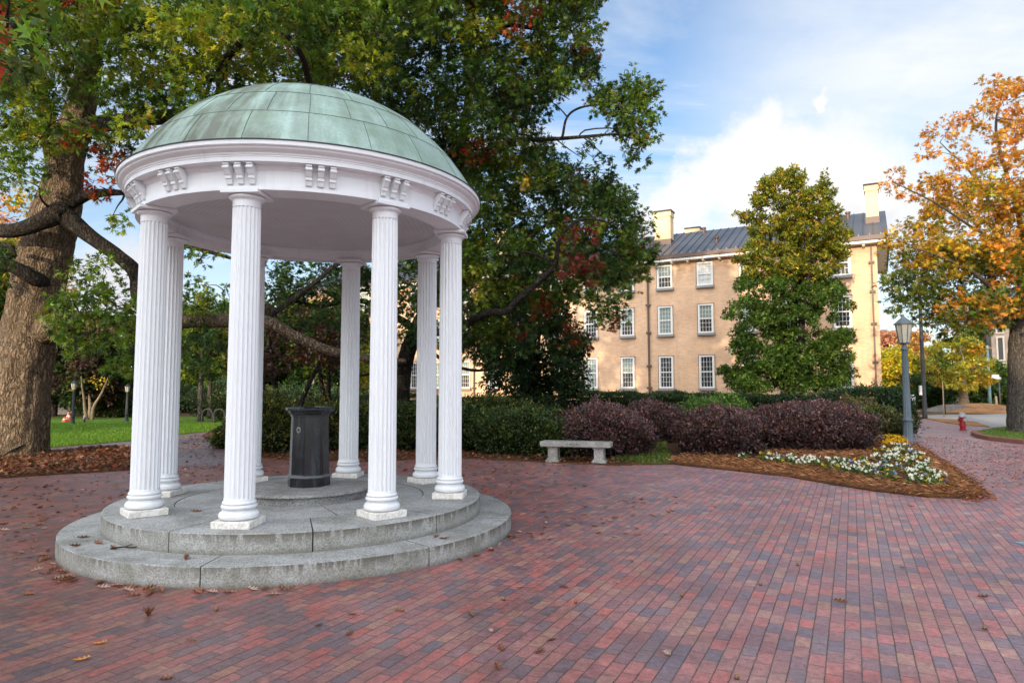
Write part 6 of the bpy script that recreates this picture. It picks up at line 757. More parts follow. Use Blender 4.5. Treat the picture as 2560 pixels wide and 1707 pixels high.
shrub('green_shrub', 'yellow green shrub right behind the drinking fountain', (-6.245, 17.3, 0), .95, .7, .98*1.25, 3600, .07, SY, .4, .22, group=LS, seed=65)
shrub('green_shrub', 'loose shrub with lemon tips seen beside the fountain', (-4.736, 17.6, 0), 1.0, .8, 1.16, 3600, .07, SY, .4, .22, group=LS, seed=66)
shrub('green_shrub', 'dark green shrub filling the gap between two columns', (-3.137, 17.9, 0), 1.1, .85, 1.14, 4200, .07, SG, .4, .22, group=LS, seed=67)
shrub('green_shrub', 'dusky shrub half covered by a white column', (-1.661, 17.6, 0), 1.0, .85, 1.12, 3600, .07, SG, .4, .22, group=LS, seed=68)
shrub('green_shrub', 'tall loose shrub with bronze tips near the bench', (-0.486, 18.4, 0), 1.25, .9, 1.22, 5200, .07, SY + SG, .5, .24, group=LS, seed=69)
shrub('green_shrub', 'glossy mid green shrub just beside the bench end', (0.423, 16.7, 0), 1.2, .85, .98, 5600, .065, SG, .4, .2, group=LS, seed=70)
shrub('green_shrub', 'low glossy shrub tucked behind the bench legs', (1.285, 16, 0), .7, .5, .8, 2600, .06, SG, .4, .2, group=LS, seed=71)
shrub('green_shrub', 'low dark shrub closing the bed beside the garden path', (-7.511, 18.4, 0), .55, .5, .5, 1600, .07, SG, .4, .25, group=LS, seed=79)
HDK = [((.018, .038, .013), 4), ((.03, .06, .018), 3)]; HDL = [((.03, .065, .018), 4), ((.05, .09, .022), 3), ((.02, .045, .014), 3)]
def hedge(label, a, b, wid, h, n, pal, seed):
    """clipped hedge from a to b"""
    a = np.array(a[:2]); b = np.array(b[:2]); L = np.linalg.norm(b-a); e = (b-a)/L; q = np.array([-e[1], e[0]]); c = (a+b)/2
    u = rng.uniform(-L/2, L/2, n); f = rng.random(n); top = f < .5
    v = np.where(top, rng.uniform(-wid/2, wid/2, n), np.where(rng.random(n) < .8, np.sign(-q[1])*wid/2, -np.sign(-q[1])*wid/2)); z = np.where(top, h, rng.uniform(.05, h, n))
    w = np.column_stack([u, v, z]); bump_ = .07*snoise(w, 1.6, seed) + .04*snoise(w, 4.5, seed+1); edge = np.clip((np.abs(v)/(wid/2) - .6)/.4, 0, 1)*np.clip((z/h - .7)/.3, 0, 1)
    z = z + bump_ - .12*edge**2; P = np.column_stack([u*e[0] + v*q[0], u*e[1] + v*q[1], z]); N = np.where(top[:,None], np.array([0, 0, 1.0]), np.column_stack([q[0]*np.sign(v), q[1]*np.sign(v), np.full(n, .3)]))
    P = np.repeat(P, 3, axis=0); D = np.repeat(N, 3, axis=0) + rng.normal(0, .6, P.shape); P = P + rng.normal(0, .035, P.shape); S = .075*rng.uniform(.7, 1.3, len(P)); C = np.repeat(palette(n, pal, .3), 3, axis=0)
    V, F, Cc = leaves(P, D, np.array([0, 0, 1.0]) + rng.normal(0, .6, P.shape), S, np.clip(C, 0, 1), False); m = len(V); hw_, hz = wid/2-.06, h-.08
    cv = np.array([[sx*(L/2-.05)*e[0] + sy*hw_*q[0], sx*(L/2-.05)*e[1] + sy*hw_*q[1], zz] for zz in (.0, hz) for sx, sy in ((-1,-1),(1,-1),(1,1),(-1,1))]); cf = np.array([(0,1,2,3),(4,5,6,7),(0,1,5,4),(1,2,6,5),(2,3,7,6),(3,0,4,7)]) + m
    me = mesh_np('hedge', np.vstack([V, cv]), F + [cf], np.vstack([Cc, np.zeros_like(cv)]), np.concatenate([np.zeros(sum(len(x) for x in F), int), np.ones(6, int)])); o = link_mesh('hedge', me, [M['shrubleaf'], M['core']]); o.location = (c[0], c[1], 0); return tag(o, label, 'hedge')
hedge('dark clipped hedge running below the hall windows beside the white columns', (-9.357, 27, 1.433), (2.708, 25.5, 1.46), 1.6, 1.22, 9000, HDK, 81)
hedge('lighter clipped hedge below the hall windows behind the purple shrubs', (2.513, 25.2, 1.461), (8.782, 24.5, 1.475), 1.8, 1.34, 7000, HDL, 82)
hedge('shaded clipped hedge passing under the tall holly', (8.659, 24.6, 1.474), (12.173, 24, 1.483), 1.6, 1.25, 4500, HDK, 83)
shrub('round_hedge', 'big rounded dark green clipped bush by the lamp post', (11.821, 22.3, 0), 1.28, 1.2, 1.50, 6500, .07, HDK, .3, .05, seed=72, cat='bush', tuft=3, shell=.1, boxy=.85)
shrub('round_hedge', 'rounded dark bush joining the clipped hedge and the largest bush', (11.517, 23.6, 0), 1.3, 1.1, 1.38, 4500, .07, HDK, .3, .06, seed=77, cat='bush', tuft=3, shell=.1, boxy=.85)
shrub('juniper_bush', 'feathery olive bush low between purple shrub and lamp post', (10.904, 20.2, 0), .82, .6, .95, 2600, .07, [((.10, .11, .03), 4), ((.06, .085, .03), 3), ((.16, .12, .05), 1)], .8, .2, seed=73, cat='bush')
shrub('juniper_bush', 'small olive bush with reddish sprigs at the purple shrub end', (10.662, 20.8, 0), .6, .5, 1.15, 1600, .07, [((.11, .10, .03), 4), ((.14, .09, .05), 2)], .8, .2, seed=78, cat='bush')
shrub('fern_bush', 'bright green feathery plant poking up behind the purple shrubs', (6.307, 21, 0), 1.25, .7, 1.12, 2600, .10, [((.10, .18, .03), 4), ((.07, .14, .025), 3)], .9, .25, seed=74, cat='bush', tuft=5, shell=.5)
for x, Y, rx, h, sd, lb in ((245, 41, 1.6, 1.3, 85, 'dull green bush under the arched building near the pale tree'), (275, 38, 1.2, 1.2, 86, 'lighter bush beside the darker of the two lawn lamps'), (175, 44, 1.5, 1.5, 87, 'dark bush near the traffic cones'), (590, 33, 2.0, 1.6, 88, 'leafy bush beyond the fountain and purple tree'), (680, 31, 2.0, 1.5, 89, 'broad green bush beyond the plum trees'), (780, 32, 1.8, 1.5, 90, 'green bush next to the hall end window'), (520, 40, 2.2, 2.0, 91, 'dark bush in deep shade past the young trees'), (435, 46, 2.0, 1.8, 92, 'dark bush far beyond the lawn by the slim tree')):
    shrub('garden_bush', lb, ((x - 1176)*0.00065010*Y, Y, 0), rx, rx*.8, h, 1500, .12, HDL if sd % 2 else SG, .4, .2, seed=sd, cat='bush', group='bushes at the far side of the lawn')
# ------------------------------------------------------------------ litter, straw, grass
def blades(name, P, D, S, C, wid=.10, mat='straw', label=None, cat=None, U=None):
    D = unit(D); B = unit(np.cross(D, (np.array([0, 0, 1.0]) + rng.normal(0, .2, D.shape)) if U is None else U)); n = len(P); w = S[:,None]*wid
    V = np.stack([P - B*w, P + B*w, P + D*S[:,None]*.55 + B*w*.8 + np.array([0, 0, .012]), P + D*S[:,None]], axis=1).reshape(-1, 3)
    F = (np.arange(n)*4)[:,None] + np.array([[0, 1, 2, 3]]); me = mesh_np(name, V, [F], np.repeat(C, 4, axis=0)); return tag(link_mesh(name, me, M[mat]), label, cat, kind='stuff')
n = 26000; q = scatter(STRAW, n); keep = ~inside(FLOWERBED, q) | (rng.random(n) < .12); q = q[keep]; a = rng.uniform(0, 6.28, len(q))
blades('pine_straw', np.column_stack([q, .05 + .05*rng.random(len(q))]), np.column_stack([np.cos(a), np.sin(a), rng.normal(.05, .25, len(q))]), rng.uniform(.10, .22, len(q)), palette(len(q), [((.34, .15, .06), 4), ((.22, .085, .035), 4), ((.44, .24, .11), 2), ((.12, .05, .025), 2)], .2), .016, label='loose rust brown pine straw mulch covering the flower bed', cat='mulch')
def litter(name, q, z, size, pal, label, tilt=.35, oak=True):
    a = rng.uniform(0, 6.28, len(q)); P = np.column_stack([q, z + .02*rng.random(len(q))]); D = np.column_stack([np.cos(a), np.sin(a), rng.normal(0, tilt, len(q))]); U = np.array([0, 0, 1.0]) + rng.normal(0, .35, (len(q), 3))
    V, F, C = leaves(P, D, U, size*rng.uniform(.6, 1.25, len(q)), np.clip(palette(len(q), pal, .3), 0, 1), oak); return tag(link_mesh(name, mesh_np(name, V, F, C), M['dryleaf']), label, 'leaf litter', kind='stuff')
DRY = [((.16, .065, .03), 4), ((.24, .10, .045), 3), ((.10, .045, .025), 3), ((.30, .17, .10), 1.5), ((.25, .035, .02), .6)]
litter('leaf_litter', scatter(MULCH, 9000), .035, .12, DRY, 'thick brown oak leaf litter in the mulch bed under the massive oak')
bedfront = [(-10.405, 22.706), (-8.12, 18.685), (-6.741, 16.5), (-5.466, 15.316), (-3.571, 14.803), (-1.156, 15.564), (0.607, 14.687), (2.206, 14.057), (2.719, 14.382), (3.309, 19.458), (0.746, 18.03), (-1.388, 18.66), (-5.687, 18.588), (-8.623, 21.755)]
litter('leaf_litter', scatter(bedfront, 4200), .03, .11, DRY, 'brown leaf litter lining the front of the planting bed')
walk = [(10.933, 18.195), (8.581, 13.056), (7.507, 10.615), (9.243, 11.589), (13.62, 17.026), (13.992, 20.428), (13.636, 22.194)]
litter('leaf_litter', scatter(walk, 1500), .006, .055, [((.30, .11, .05), 3), ((.20, .07, .035), 3)], 'small russet leaves scattered over the pavement near the lamp post', oak=False)
edge = [(6.14, 10.602), (6.975, 10.069), (7.581, 11.169), (8.539, 13.056), (9.964, 15.915), (8.809, 13.4), (6.988, 9.801), (6.521, 9.578)]
litter('leaf_litter', scatter(edge, 700), .008, .06, [((.32, .13, .055), 3), ((.20, .07, .035), 3)], 'russet leaves and straw spilling off the bed corner', oak=False)
pathp = [(-7.42, 13.207), (-9.153, 16.683), (-11.343, 20.129), (-10.58, 24.971), (-10.159, 22.109), (-7.044, 16.715), (-5.274, 14.78), (-4.645, 12.582)]
litter('leaf_litter', scatter(pathp, 520), .006, .10, DRY, 'dead leaves strewn along the path between lawn and beds')
darkp = [(-8.945, 11.3), (-8.749, 12.232), (-7.426, 13.07), (-7.16, 14.755), (-4.465, 14.62), (0.6, 14.518), (1.355, 13.669), (0.189, 12.039), (-0.142, 8.741), (-0.703, 11.487), (-5.227, 9.339), (-6.107, 8.14)]
litter('leaf_litter', scatter(darkp, 420), .006, .105, DRY, 'dead oak leaves thinly strewn on the shaded paving around the rotunda')
def grass(name, poly, n, z, h, label, seed=0, pal=None):
    q = scatter(poly, n); q = q[q[:,1] < 45]; a = rng.uniform(0, 6.28, len(q)); blades(name, np.column_stack([q, np.full(len(q), z)]), np.column_stack([np.cos(a)*.5, np.sin(a)*.5, np.ones(len(q))]), h*rng.uniform(.5, 1.3, len(q)), palette(len(q), pal or [((.09, .20, .015), 4), ((.13, .26, .02), 3), ((.16, .20, .05), 1)], .2), .10, 'leaf', label, 'grass')
LN = [(-13.23, 17.804), (-12.684, 18.335), (-11.678, 20.793), (-11.651, 23.536), (-11.134, 26.272), (-11.255, 28.36), (-13.096, 31.948), (-22.448, 30.128)]
grass('lawn_grass', LN, 42000, .005, .075, 'bright green mown grass of the lawn')
grass('grass_tufts', GRASSPATCH, 5200, .03, .085, 'thin grass between the two groups of purple shrubs', pal=[((.10, .15, .02), 4), ((.16, .17, .04), 2), ((.07, .12, .015), 3)])
TG = [p for p in TREEBED]
grass('tree_lawn_grass', [(16.114, 23.465), (14.765, 20.773), (14.764, 19.507), (17, 18), (26, 20), (24, 27), (19.933, 26.456)], 9000, .09, .06, 'short grass with fallen leaves around the street tree', pal=[((.12, .19, .02), 4), ((.19, .21, .04), 3), ((.08, .13, .02), 2)])
# ------------------------------------------------------------------ single fallen leaves, acorns and twigs
def leaf_mesh(seed, c):
    q = np.random.default_rng(seed); n = 15; t_ = np.linspace(0, 1, n); w = np.where(np.arange(n) % 4 == 2, .30, np.where(np.arange(n) % 2 == 0, .10, .17))*np.sin(np.pi*np.clip(t_*.95 + .05, 0, 1))**.6; w[0] = .012; w[-1] = .0
    fw = np.where(np.arange(n) % 4 == 2, .07, 0); cu = q.uniform(.1, .5); rl = q.uniform(.6, 2.2); tw = q.uniform(-.5, .5); V = []
    for s in (-1, 0, 1):
        for i in range(n):
            y = s*w[i]; V.append((t_[i] + fw[i]*abs(s) - .5, y*math.cos(abs(y)*rl), cu*(t_[i]-.5)**2*.9 + abs(y)*rl*.45 + tw*y*t_[i] + .02))
    V.append((-.72, .01, .02)); F = []
    for i in range(n-1): F += [(i, i+1, n+i+1, n+i), (n+i, n+i+1, 2*n+i+1, 2*n+i)]
    me = bpy.data.meshes.new('fallen_leaf'); me.from_pydata(V, [], F + [(n, 2*n, 3*n), (0, n, 3*n)]); me.materials.append(M['dryleaf'])
    a_ = me.color_attributes.new('tint', 'FLOAT_COLOR', 'POINT')
    for i in range(len(V)): k = 1 + .25*math.sin(i*1.7 + seed); a_.data[i].color = (c[0]*k, c[1]*k, c[2]*k, 1)
    return me
LM = [leaf_mesh(k, c) for k, c in enumerate([(.20, .085, .045), (.27, .125, .075), (.14, .06, .035), (.36, .22, .17), (.40, .27, .22), (.17, .07, .04), (.24, .10, .05), (.30, .19, .14)])]; LMO = leaf_mesh(31, (.50, .20, .04)); LMR = leaf_mesh(33, (.30, .03, .02))
def put_leaf(x, y, z, me, s, label, group):
    o = bpy.data.objects.new('fallen_leaf', me); col.objects.link(o); o.location = (x, y, z + .002); o.scale = (s, s, s); o.rotation_euler = (random.uniform(-.2, .2), random.uniform(-.2, .2), random.uniform(0, 6.28)); return tag(o, label, 'fallen leaf', group)
for x, y in [(-4.83,6.72), (-5.96,10.08), (-5.59,8.65), (-7.02,12.46), (-6.04,8.1), (-6.22,8.82), (-7.73,10.36), (-5.51,8.37), (-7.23,10.28), (-6.05,8.58), (-6.6,10.7), (-6.86,9.45), (-5.39,7.86), (-5.06,7.86), (-7.58,10.17), (-5.76,8.07), (-5.86,8.72), (-5.78,9.02), (-5.4,7.3), (-7.27,10.85), (-5.87,10.28), (-5.4,8.59), (-5.6,8.07), (-5.57,8.8), (-6.68,10.57), (-6.32,9.35), (-5.61,7.88), (-7.21,11.8), (-5.57,7.67), (-8.14,11.95), (-5.86,8.18), (-7.11,9.92), (-5.8,8.5), (-6.76,9.06), (-7.09,10.68), (-4.73,6.52), (-5.2,7.24), (-5.31,7.56), (-7.18,9.71), (-6.86,10.84), (-5.44,7.48), (-5.74,8.34), (-7.11,10.44), (-5.04,7.21), (-7.97,10.85), (-5.86,10.45), (-5.62,7.56), (-3.78,5.71), (-4.62,6.8), (-4.11,6), (-4.61,6.55), (-4.87,6.93), (-5.8,7.78), (-4.74,6.77), (-3.81,5.4), (-4.24,6.11), (-4.24,6.3), (-4.9,6.75), (-6.23,12.74), (-5.99,12.55), (-6.58,14.49), (-6.73,13.81), (-5.47,12.99), (-5.64,12.97), (-6.41,14.14), (-5.34,11.79), (-5.62,12.15), (-5.57,12.6), (-7.07,14.62), (-5.68,11.97), (-6.2,14.36), (-6.92,13.88), (-5.55,13.11), (-6.17,13.57), (-6.17,13.27), (-5.44,12.67), (-3.88,14.22), (-2.9,14.04), (0.09,12.01), (-0.76,13.82), (-2.03,13.61), (-4.24,14.2), (-0.35,11.99), (-0.57,13.92), (-0.11,14.33), (-1.49,12.36), (-2.26,13.96), (-2.5,14.29), (0.05,12.67), (-0.08,11.88), (-2.11,13.14), (-1.61,13.09), (-4.09,13.48), (-0.52,14.5), (-3.24,12.75), (-2.35,13.38), (-2.77,13.86), (-1.49,13.62), (-3.01,12.68), (0.03,14.28), (-0.69,12.53), (-3.64,13.4), (-3.85,12.98), (-0.02,11.61), (-3.46,13.89), (-2.64,14.11), (1.09,8.35), (1.37,7.49), (1.25,7.56), (2.02,8.83), (0.97,11.72), (0.98,9.25), (0.19,7.58), (2.2,12.63), (1.68,13.01), (0.04,12.02), (1.86,7.77), (0.21,7.41), (0.91,8.67), (1.11,7.39), (2.4,11.26), (0.63,12.55), (-0.23,13.75), (0.29,9.07), (0.48,11.14), (1.87,9.85), (0.35,9.83), (1.33,7.88), (0.47,9.22), (1.68,7.49), (0.48,10.76), (0.82,8.19), (1.43,7.82), (0.96,7.58), (0.33,7.55), (1.18,11.12), (0.45,12.42), (-0.47,12.72), (-0.16,13.98), (2.3,9.51), (0.75,11.81), (0.96,7.96), (0.81,10.25), (1.08,8.13), (0.3,10.02), (2.4,10.04), (0.75,8.41), (0.97,11.31), (0.8,12.77), (0.4,7.31), (2.09,8.95), (1.01,10.9), (0.41,8.14), (1.52,8.59), (1.18,8.27), (0.43,8.53), (1.27,9.21), (0.14,8.7), (0.65,8), (0.4,8.85), (0.37,7.89), (1.77,8.62), (0.93,9.52), (2.24,9.87), (1.28,8.46), (2.04,12.5), (1.64,9.21), (1.47,10.27), (1.83,9.52), (1.77,9.94), (1.51,9.63), (1.7,9.57), (1.61,9.53), (1.86,9.82), (1.74,9.62), (1.6,9.71), (1.91,9.93), (-0.2,13.49), (-0,13.57), (-0.07,13.26), (-0.35,13.11), (-0.36,13.19), (-0.35,13.55), (-0.13,12.8), (-0.32,13.41), (-0.07,4.29), (-0.29,4.91), (0.88,5.7), (0.42,5.57), (-0.14,4.58), (0.25,4.42), (2.85,6.74), (0.94,4.19), (2.47,5.18), (3.49,6.14), (5.41,9.25), (-1.07,4.53), (-1.14,4.91), (-0.09,4), (-0.82,5), (-1.32,4.7), (0.17,4.23), (3.63,5.29), (1.7,10.22), (0.05,5.55), (-1.92,3.84), (-2.06,4.42), (-2.25,5.42)]: put_leaf(x, y, 0, random.choice(LM), random.uniform(.06, .108), 'dry curled brown oak leaf lying on the brick paving', 'brown oak leaves fallen on the brick paving')
for x, y in [(-3.24,5.63), (-2.86,5.41), (-3.09,5.57), (-3.43,5.7), (-2.85,5.44), (-3.89,5.83), (-3.42,5.7), (-3.32,5.57), (-3.93,6), (-2.88,5.48), (-3.08,5.51), (-3.85,5.82), (-3.24,5.63), (-2.93,5.54), (-3.74,5.83), (-2.96,5.36), (-3.67,5.74), (-3.17,5.59), (-3.77,5.78), (-2.81,5.49), (-2.9,5.52), (-3.8,5.84), (-2.38,5.44), (-1.99,5.51), (-2.5,5.47), (-2.24,5.44), (-1.79,5.51), (-2.09,5.51), (-1.87,5.38), (-2.49,5.43), (-1.87,5.55), (-0.01,7.42), (-0.22,6.83), (-0.49,6.43), (-0.34,6.57), (-0.02,7.38), (0.08,7.63), (-0.22,6.81), (-0.13,7.05), (0,7.36), (-4.09,6.13), (-3.98,6.04), (-4.55,6.62), (-4.05,6), (-4.43,6.41), (-4.42,6.45), (-4.4,6.47)]: put_leaf(x, y, 0, random.choice(LM), random.uniform(.08, .13), 'dry brown oak leaf heaped at the foot of the lower granite step', 'oak leaves gathered along the lower granite step')
for x, y in [(-2.614, 4.377), (-2.567, 4.123), (-3.249, 6.051), (-0.541, 6.781), (2.743, 9.237)]: put_leaf(x, y, 0, LMO, .10, 'small orange yellow leaf lying on the brick paving', 'orange leaves on the brick paving')
for x, y in [(-4.814, 12.1), (-4.5, 11.989), (-5.227, 13.233), (-1.421, 12.619)]: put_leaf(x, y, .004, LMR, .13, 'bright red oak leaf fallen on the shaded paving beside the rotunda', 'red leaves on the paving beside the rotunda')
for x, y, z in [(*(-3.992, 6.242), .174), (*(-4.145, 6.6), .174), (*(-3.598, 6.16), .174), (*(-3.852, 6.364), .174), (*(-2.764, 5.807), .174), (*(-0.74, 6.623), .174), (*(-0.646, 6.529), .174)]: put_leaf(x, y, z, random.choice(LM), .12, 'dry brown oak leaf resting on the lower granite step tread', 'oak leaves lying on the lower granite step')
for x, y, z in [(*(-1.123, 9.195), .356), (*(-1.774, 7.693), .356), (*(-3.224, 6.955), .356), (*(-4.274, 8.604), .356), (*(-2.793, 7.398), .356)]: put_leaf(x, y, z, random.choice(LM), .11, 'dry brown oak leaf resting on the upper granite platform', 'oak leaves lying on the upper granite platform')
cl_ = tag(empty('leaf_tuft', (-2.583, 4.892, 0)), 'curled tuft of brown oak leaves standing up on the paving', 'leaf tuft')
for k in range(6):
    o = bpy.data.objects.new('leaf', LM[k % 3]); col.objects.link(o); o.parent = cl_; o.scale = (.075,)*3; o.rotation_euler = (random.uniform(-.9, .9), random.uniform(-1.2, -.3), k*1.05); o.location = (.02*math.cos(k), .02*math.sin(k), .028)
ac0 = None
for x, y in [(-1.922, 5.787), (-0.067, 5.237), (-2.154, 5.007), (-1.906, 6.058), (0.474, 5.167), (1.316, 5.329), (2.031, 5.62), (2.592, 6.228), (1.113, 6.373), (3.156, 4.607), (-2.184, 5.599), (1.246, 3.848)]:
    if ac0 is None:
        ac0 = tag(empty('acorn'), 'tiny tan acorn lying loose on the brick paving', 'acorn', 'acorns dropped on the brick paving'); mb = MB(); mb.lathe([(.001, -.011), (.008, -.008), (.0105, 0), (.008, .009), (.001, .013)], 12, (0, 0, .0105)); mb.build('nut', M['acorn'], ac0, True); mb = MB(); mb.lathe([(.0112, -.003), (.0115, .002), (.0, .0)], 12, (0, 0, .0065)); mb.lathe([(.0115, 0), (.010, -.006), (.001, -.008)], 12, (0, 0, .0075)); mb.build('cap', M['bark'], ac0, True); o = ac0
    else: o = copy_tree(ac0)
    o.location = (x, y, 0); o.rotation_euler = (0, 0, random.uniform(0, 6)); o.scale = (1.25,)*3
tw = MB(); tw.tube(*catmull([(0, 0, .012), (.10, .02, .02), (.19, .0, .014), (.24, .035, .03)], [.007, .006, .005, .003], 4), n=6); tw.tube([(.12, .017, .02), (.16, .06, .035)], [.004, .002], 5); o = tw.build('twig', M['barkdark'], None, True); g_ = (-3.592, 6.111, 0.174); o.location = g_; o.rotation_euler = (0, 0, .15); tag(o, 'short dark forked twig lying on the lower granite step', 'twig')
mb = MB(); mb.box((.16, .0, 0), (.34, .11, .003)); mb.box((.16, .062, .0005), (.34, .012, .003), 1); mb.box((.13, -.012, .0018), (.07, .03, .0015), 2)
o = mb.build('ground_sticker', [simple('sticker_teal', (.07, .26, .31), .4), simple('sticker_cream', (.66, .68, .50), .5), M['signwhite']]); g_ = (5.242, 7.037, 0); o.location = (g_[0] - .01, g_[1], .004); o.rotation_euler = (0, 0, R(-8)); tag(o, 'teal sticker with cream edge and white mark stuck on the paving', 'floor sticker')
# ------------------------------------------------------------------ flowers
WHT = [((.80, .80, .76), 6), ((.80, .76, .45), .6)]; YEL = [((.80, .50, .03), 4), ((.75, .60, .10), 1)]; VIO = [((.10, .05, .25), 3), ((.35, .33, .62), 3)]
def blossom(mes, c):
    q = np.random.default_rng(mes); P = []; D = []; U = []
    for k in range(5):
        a = k*1.2566 + .3; P.append((0, 0, 0)); D.append((math.cos(a), -.35, math.sin(a))); U.append((0, -1, .3))
    V, F, C = leaves(np.array(P, float), np.array(D, float), np.array(U, float), np.full(5, .034), np.tile(c, (5, 1)), False); me = mesh_np('blossom', V*np.array([1.25, 1, 1.1]), F, C); me.materials.append(M['flower']); return me
BLW = [blossom(1, np.array([.80, .80, .77])), blossom(2, np.array([.78, .77, .66]))]; BLY = [blossom(3, np.array([.80, .46, .02]))]; BLV = [blossom(4, np.array([.30, .28, .58])), blossom(5, np.array([.07, .03, .16]))]
def pansy_leaf_mesh(seed):
    d = unit(rng.normal(size=(46, 3))); d[:,2] = np.abs(d[:,2]); P = d*np.array([.075, .075, .07])*rng.uniform(.5, 1, (46, 1)); V, F, C = leaves(P, d + rng.normal(0, .4, d.shape), np.array([0, 0, 1.0]) + rng.normal(0, .4, d.shape), .055*rng.uniform(.7, 1.2, 46), palette(46, [((.07, .15, .02), 4), ((.13, .20, .03), 2), ((.045, .10, .02), 2)], .25), False)
    me = mesh_np('foliage', V, F, C); me.materials.append(M['shrubleaf']); return me
PL = [pansy_leaf_mesh(k) for k in range(4)]
PANSY = {'w': ('white pansy plant in bloom in the flower bed', BLW, 'white pansies in the flower bed'), 'y': ('golden yellow pansy plant in the flower bed', BLY, 'yellow pansies in the flower bed'), 'v': ('violet and lilac pansy plant in the flower bed', BLV, 'violet pansies in the flower bed')}
for x, y in [(5.98,13.02), (6.14,12.84), (5.1,15.01), (6.85,10.77), (6.67,12.66), (7.13,12.1), (8.04,14.22), (8.49,14.34), (7.13,11.34), (8.39,13.69), (8.75,15.37), (7.45,11.82), (5.4,15.55), (9.39,16.3), (6.86,13.84), (5.82,15.33), (7.32,11.57), (5.39,14.24), (7.43,12.5), (8.41,14.83), (5.96,13.78), (7.03,11.49), (7.69,12.75), (5.21,15.72), (5.3,14.45), (6.94,12.87), (6.72,12.12), (6.83,11.22), (7.74,12.95), (7.43,14.36), (6.39,12.7), (7.91,14.32), (7.14,12.89), (7.3,13.47), (7.57,12.39), (8.66,14.36), (6.66,11.33), (6.99,13.49), (9.21,15.69), (7.19,13.85), (6.44,12.41), (8.64,16.06), (8.92,16.28), (5.85,14.65), (7.21,13.31), (7.45,12.02), (6.29,12.04), (8.73,14.66), (10.22,17.61), (7.19,12.21), (6.94,13.29), (5.92,14.35), (6.53,11.07), (6.54,13.42), (6.71,13.51), (6.89,14.1), (6.88,10.96), (8.02,14.88), (6.12,14.09), (7.53,12.7), (9.38,15.74), (6.4,11.53), (8.25,14.06), (9.68,16.87), (5.02,15.99), (5.71,13.68), (6.72,13.97), (7.88,14.18), (7.36,14.18), (6.83,13.42), (6.52,11.7), (8.24,14.18), (6.35,11.76), (9.66,17.53), (7.84,14.74), (6.86,12.96), (6.96,14.3), (5.59,14.18), (10.14,17.46), (9.96,17.78), (6.15,13.6), (7.53,13.69), (7.07,14.06), (7.53,13.24), (8.69,15.67), (7.19,12.61), (6.98,13), (6.35,12.55), (9.07,16.17), (5.58,13.99), (6.18,12.56), (5.88,13.59), (5.55,14.66), (9.02,15.93), (8.4,14.48), (6.53,14.46), (8.12,15.09), (9.94,17.46), (6.69,10.88), (8.56,13.93), (8.69,15.05), (5.89,14.2), (6.89,11.1), (5.68,14.51), (6.25,14.5), (6.3,14.3), (9.22,15.27), (6.36,12.97), (6.48,14.72), (6.24,13.18), (7.22,12.35), (6.86,11.55), (8.11,14.05), (9.26,16.28), (5.63,15.22), (7.92,13.61), (8.28,14.35), (6.96,12.72), (8,13.35), (5.14,15.32), (9.45,17.2), (6.41,13.67), (8.97,15.06), (9.36,15.98), (6.5,13.26), (6.17,14.96), (9.22,16), (6.01,14.72), (8.2,14.82), (10.12,17.27), (6.47,12.09), (8.01,13.12), (5.72,13.43), (5.23,15.56), (9.52,16.22), (6.35,11.92), (6.57,14.11), (6.3,12.2), (6.65,11.85), (6.2,13.93), (7.07,12.78), (8.43,15.04), (6.78,14.24), (6.59,10.76), (5.87,15.06), (6.43,14.56), (8.61,14.61), (8.26,14.97), (9.18,16.76), (5.74,14.99)]:
    kd = random.choices('wyv', (6.5, 1.5, 2.0))[0]; lb, bl, gp = PANSY[kd]; o = tag(empty('pansy', (x, y, .05), random.uniform(-.6, .6)), lb, 'pansy', gp)
    f = bpy.data.objects.new('foliage', random.choice(PL)); col.objects.link(f); f.parent = o; s = random.uniform(.8, 1.25); f.scale = (s, s, s)
    for k in range(random.randint(3, 6) if kd == 'w' else random.randint(2, 3)):
        b_ = bpy.data.objects.new('blossom', random.choice(bl)); col.objects.link(b_); b_.parent = o; a = random.uniform(0, 6.28); d = random.uniform(.0, .085); b_.location = (d*math.cos(a), d*math.sin(a) - .01, random.uniform(.06, .115)); b_.rotation_euler = (random.uniform(-.5, .2), random.uniform(-.3, .3), random.uniform(-.7, .7)); b_.scale = (random.uniform(.65, .95),)*3
for (x, y), rx, sd, lb in (((10.198, 19.137), .40, 95, 'golden chrysanthemum mound next to the purple shrub'), ((10.505, 18.721), .42, 96, 'golden chrysanthemum mound touching the lamp post side')):
    ch = tag(empty('chrysanthemum', (x, y, .04)), lb, 'flowers', 'golden chrysanthemum mounds'); d = unit(rng.normal(size=(900, 3))); d[:,2] = np.abs(d[:,2])*.9 + .05; d = unit(d); k0 = np.array([rx, .32, .27])
    P = d*k0*(1 + .08*snoise(d*3, 3, sd))[:,None]; N_ = unit(d/k0); pk = np.repeat(P, 5, axis=0); nn = np.repeat(N_, 5, axis=0); rv = unit(np.cross(nn, rng.normal(size=nn.shape))); V, F, C = leaves(pk, rv + nn*.45, nn, np.full(len(pk), .030), np.clip(np.repeat(palette(900, [((.80, .42, .01), 4), ((.78, .52, .02), 3), ((.60, .26, .01), 1)], .12), 5, axis=0), 0, .85), False); link_mesh('blossoms', mesh_np('blossoms', V, F, C), M['flower'], ch)
    d = unit(rng.normal(size=(700, 3))); d[:,2] = np.abs(d[:,2]); V, F, C = leaves(d*k0*.88, d + rng.normal(0, .5, d.shape), np.array([0, 0, 1.0]) + rng.normal(0, .4, d.shape), np.full(700, .06), palette(700, [((.05, .10, .02), 1)], .2), False); link_mesh('foliage', mesh_np('foliage', V, F, C), M['shrubleaf'], ch)
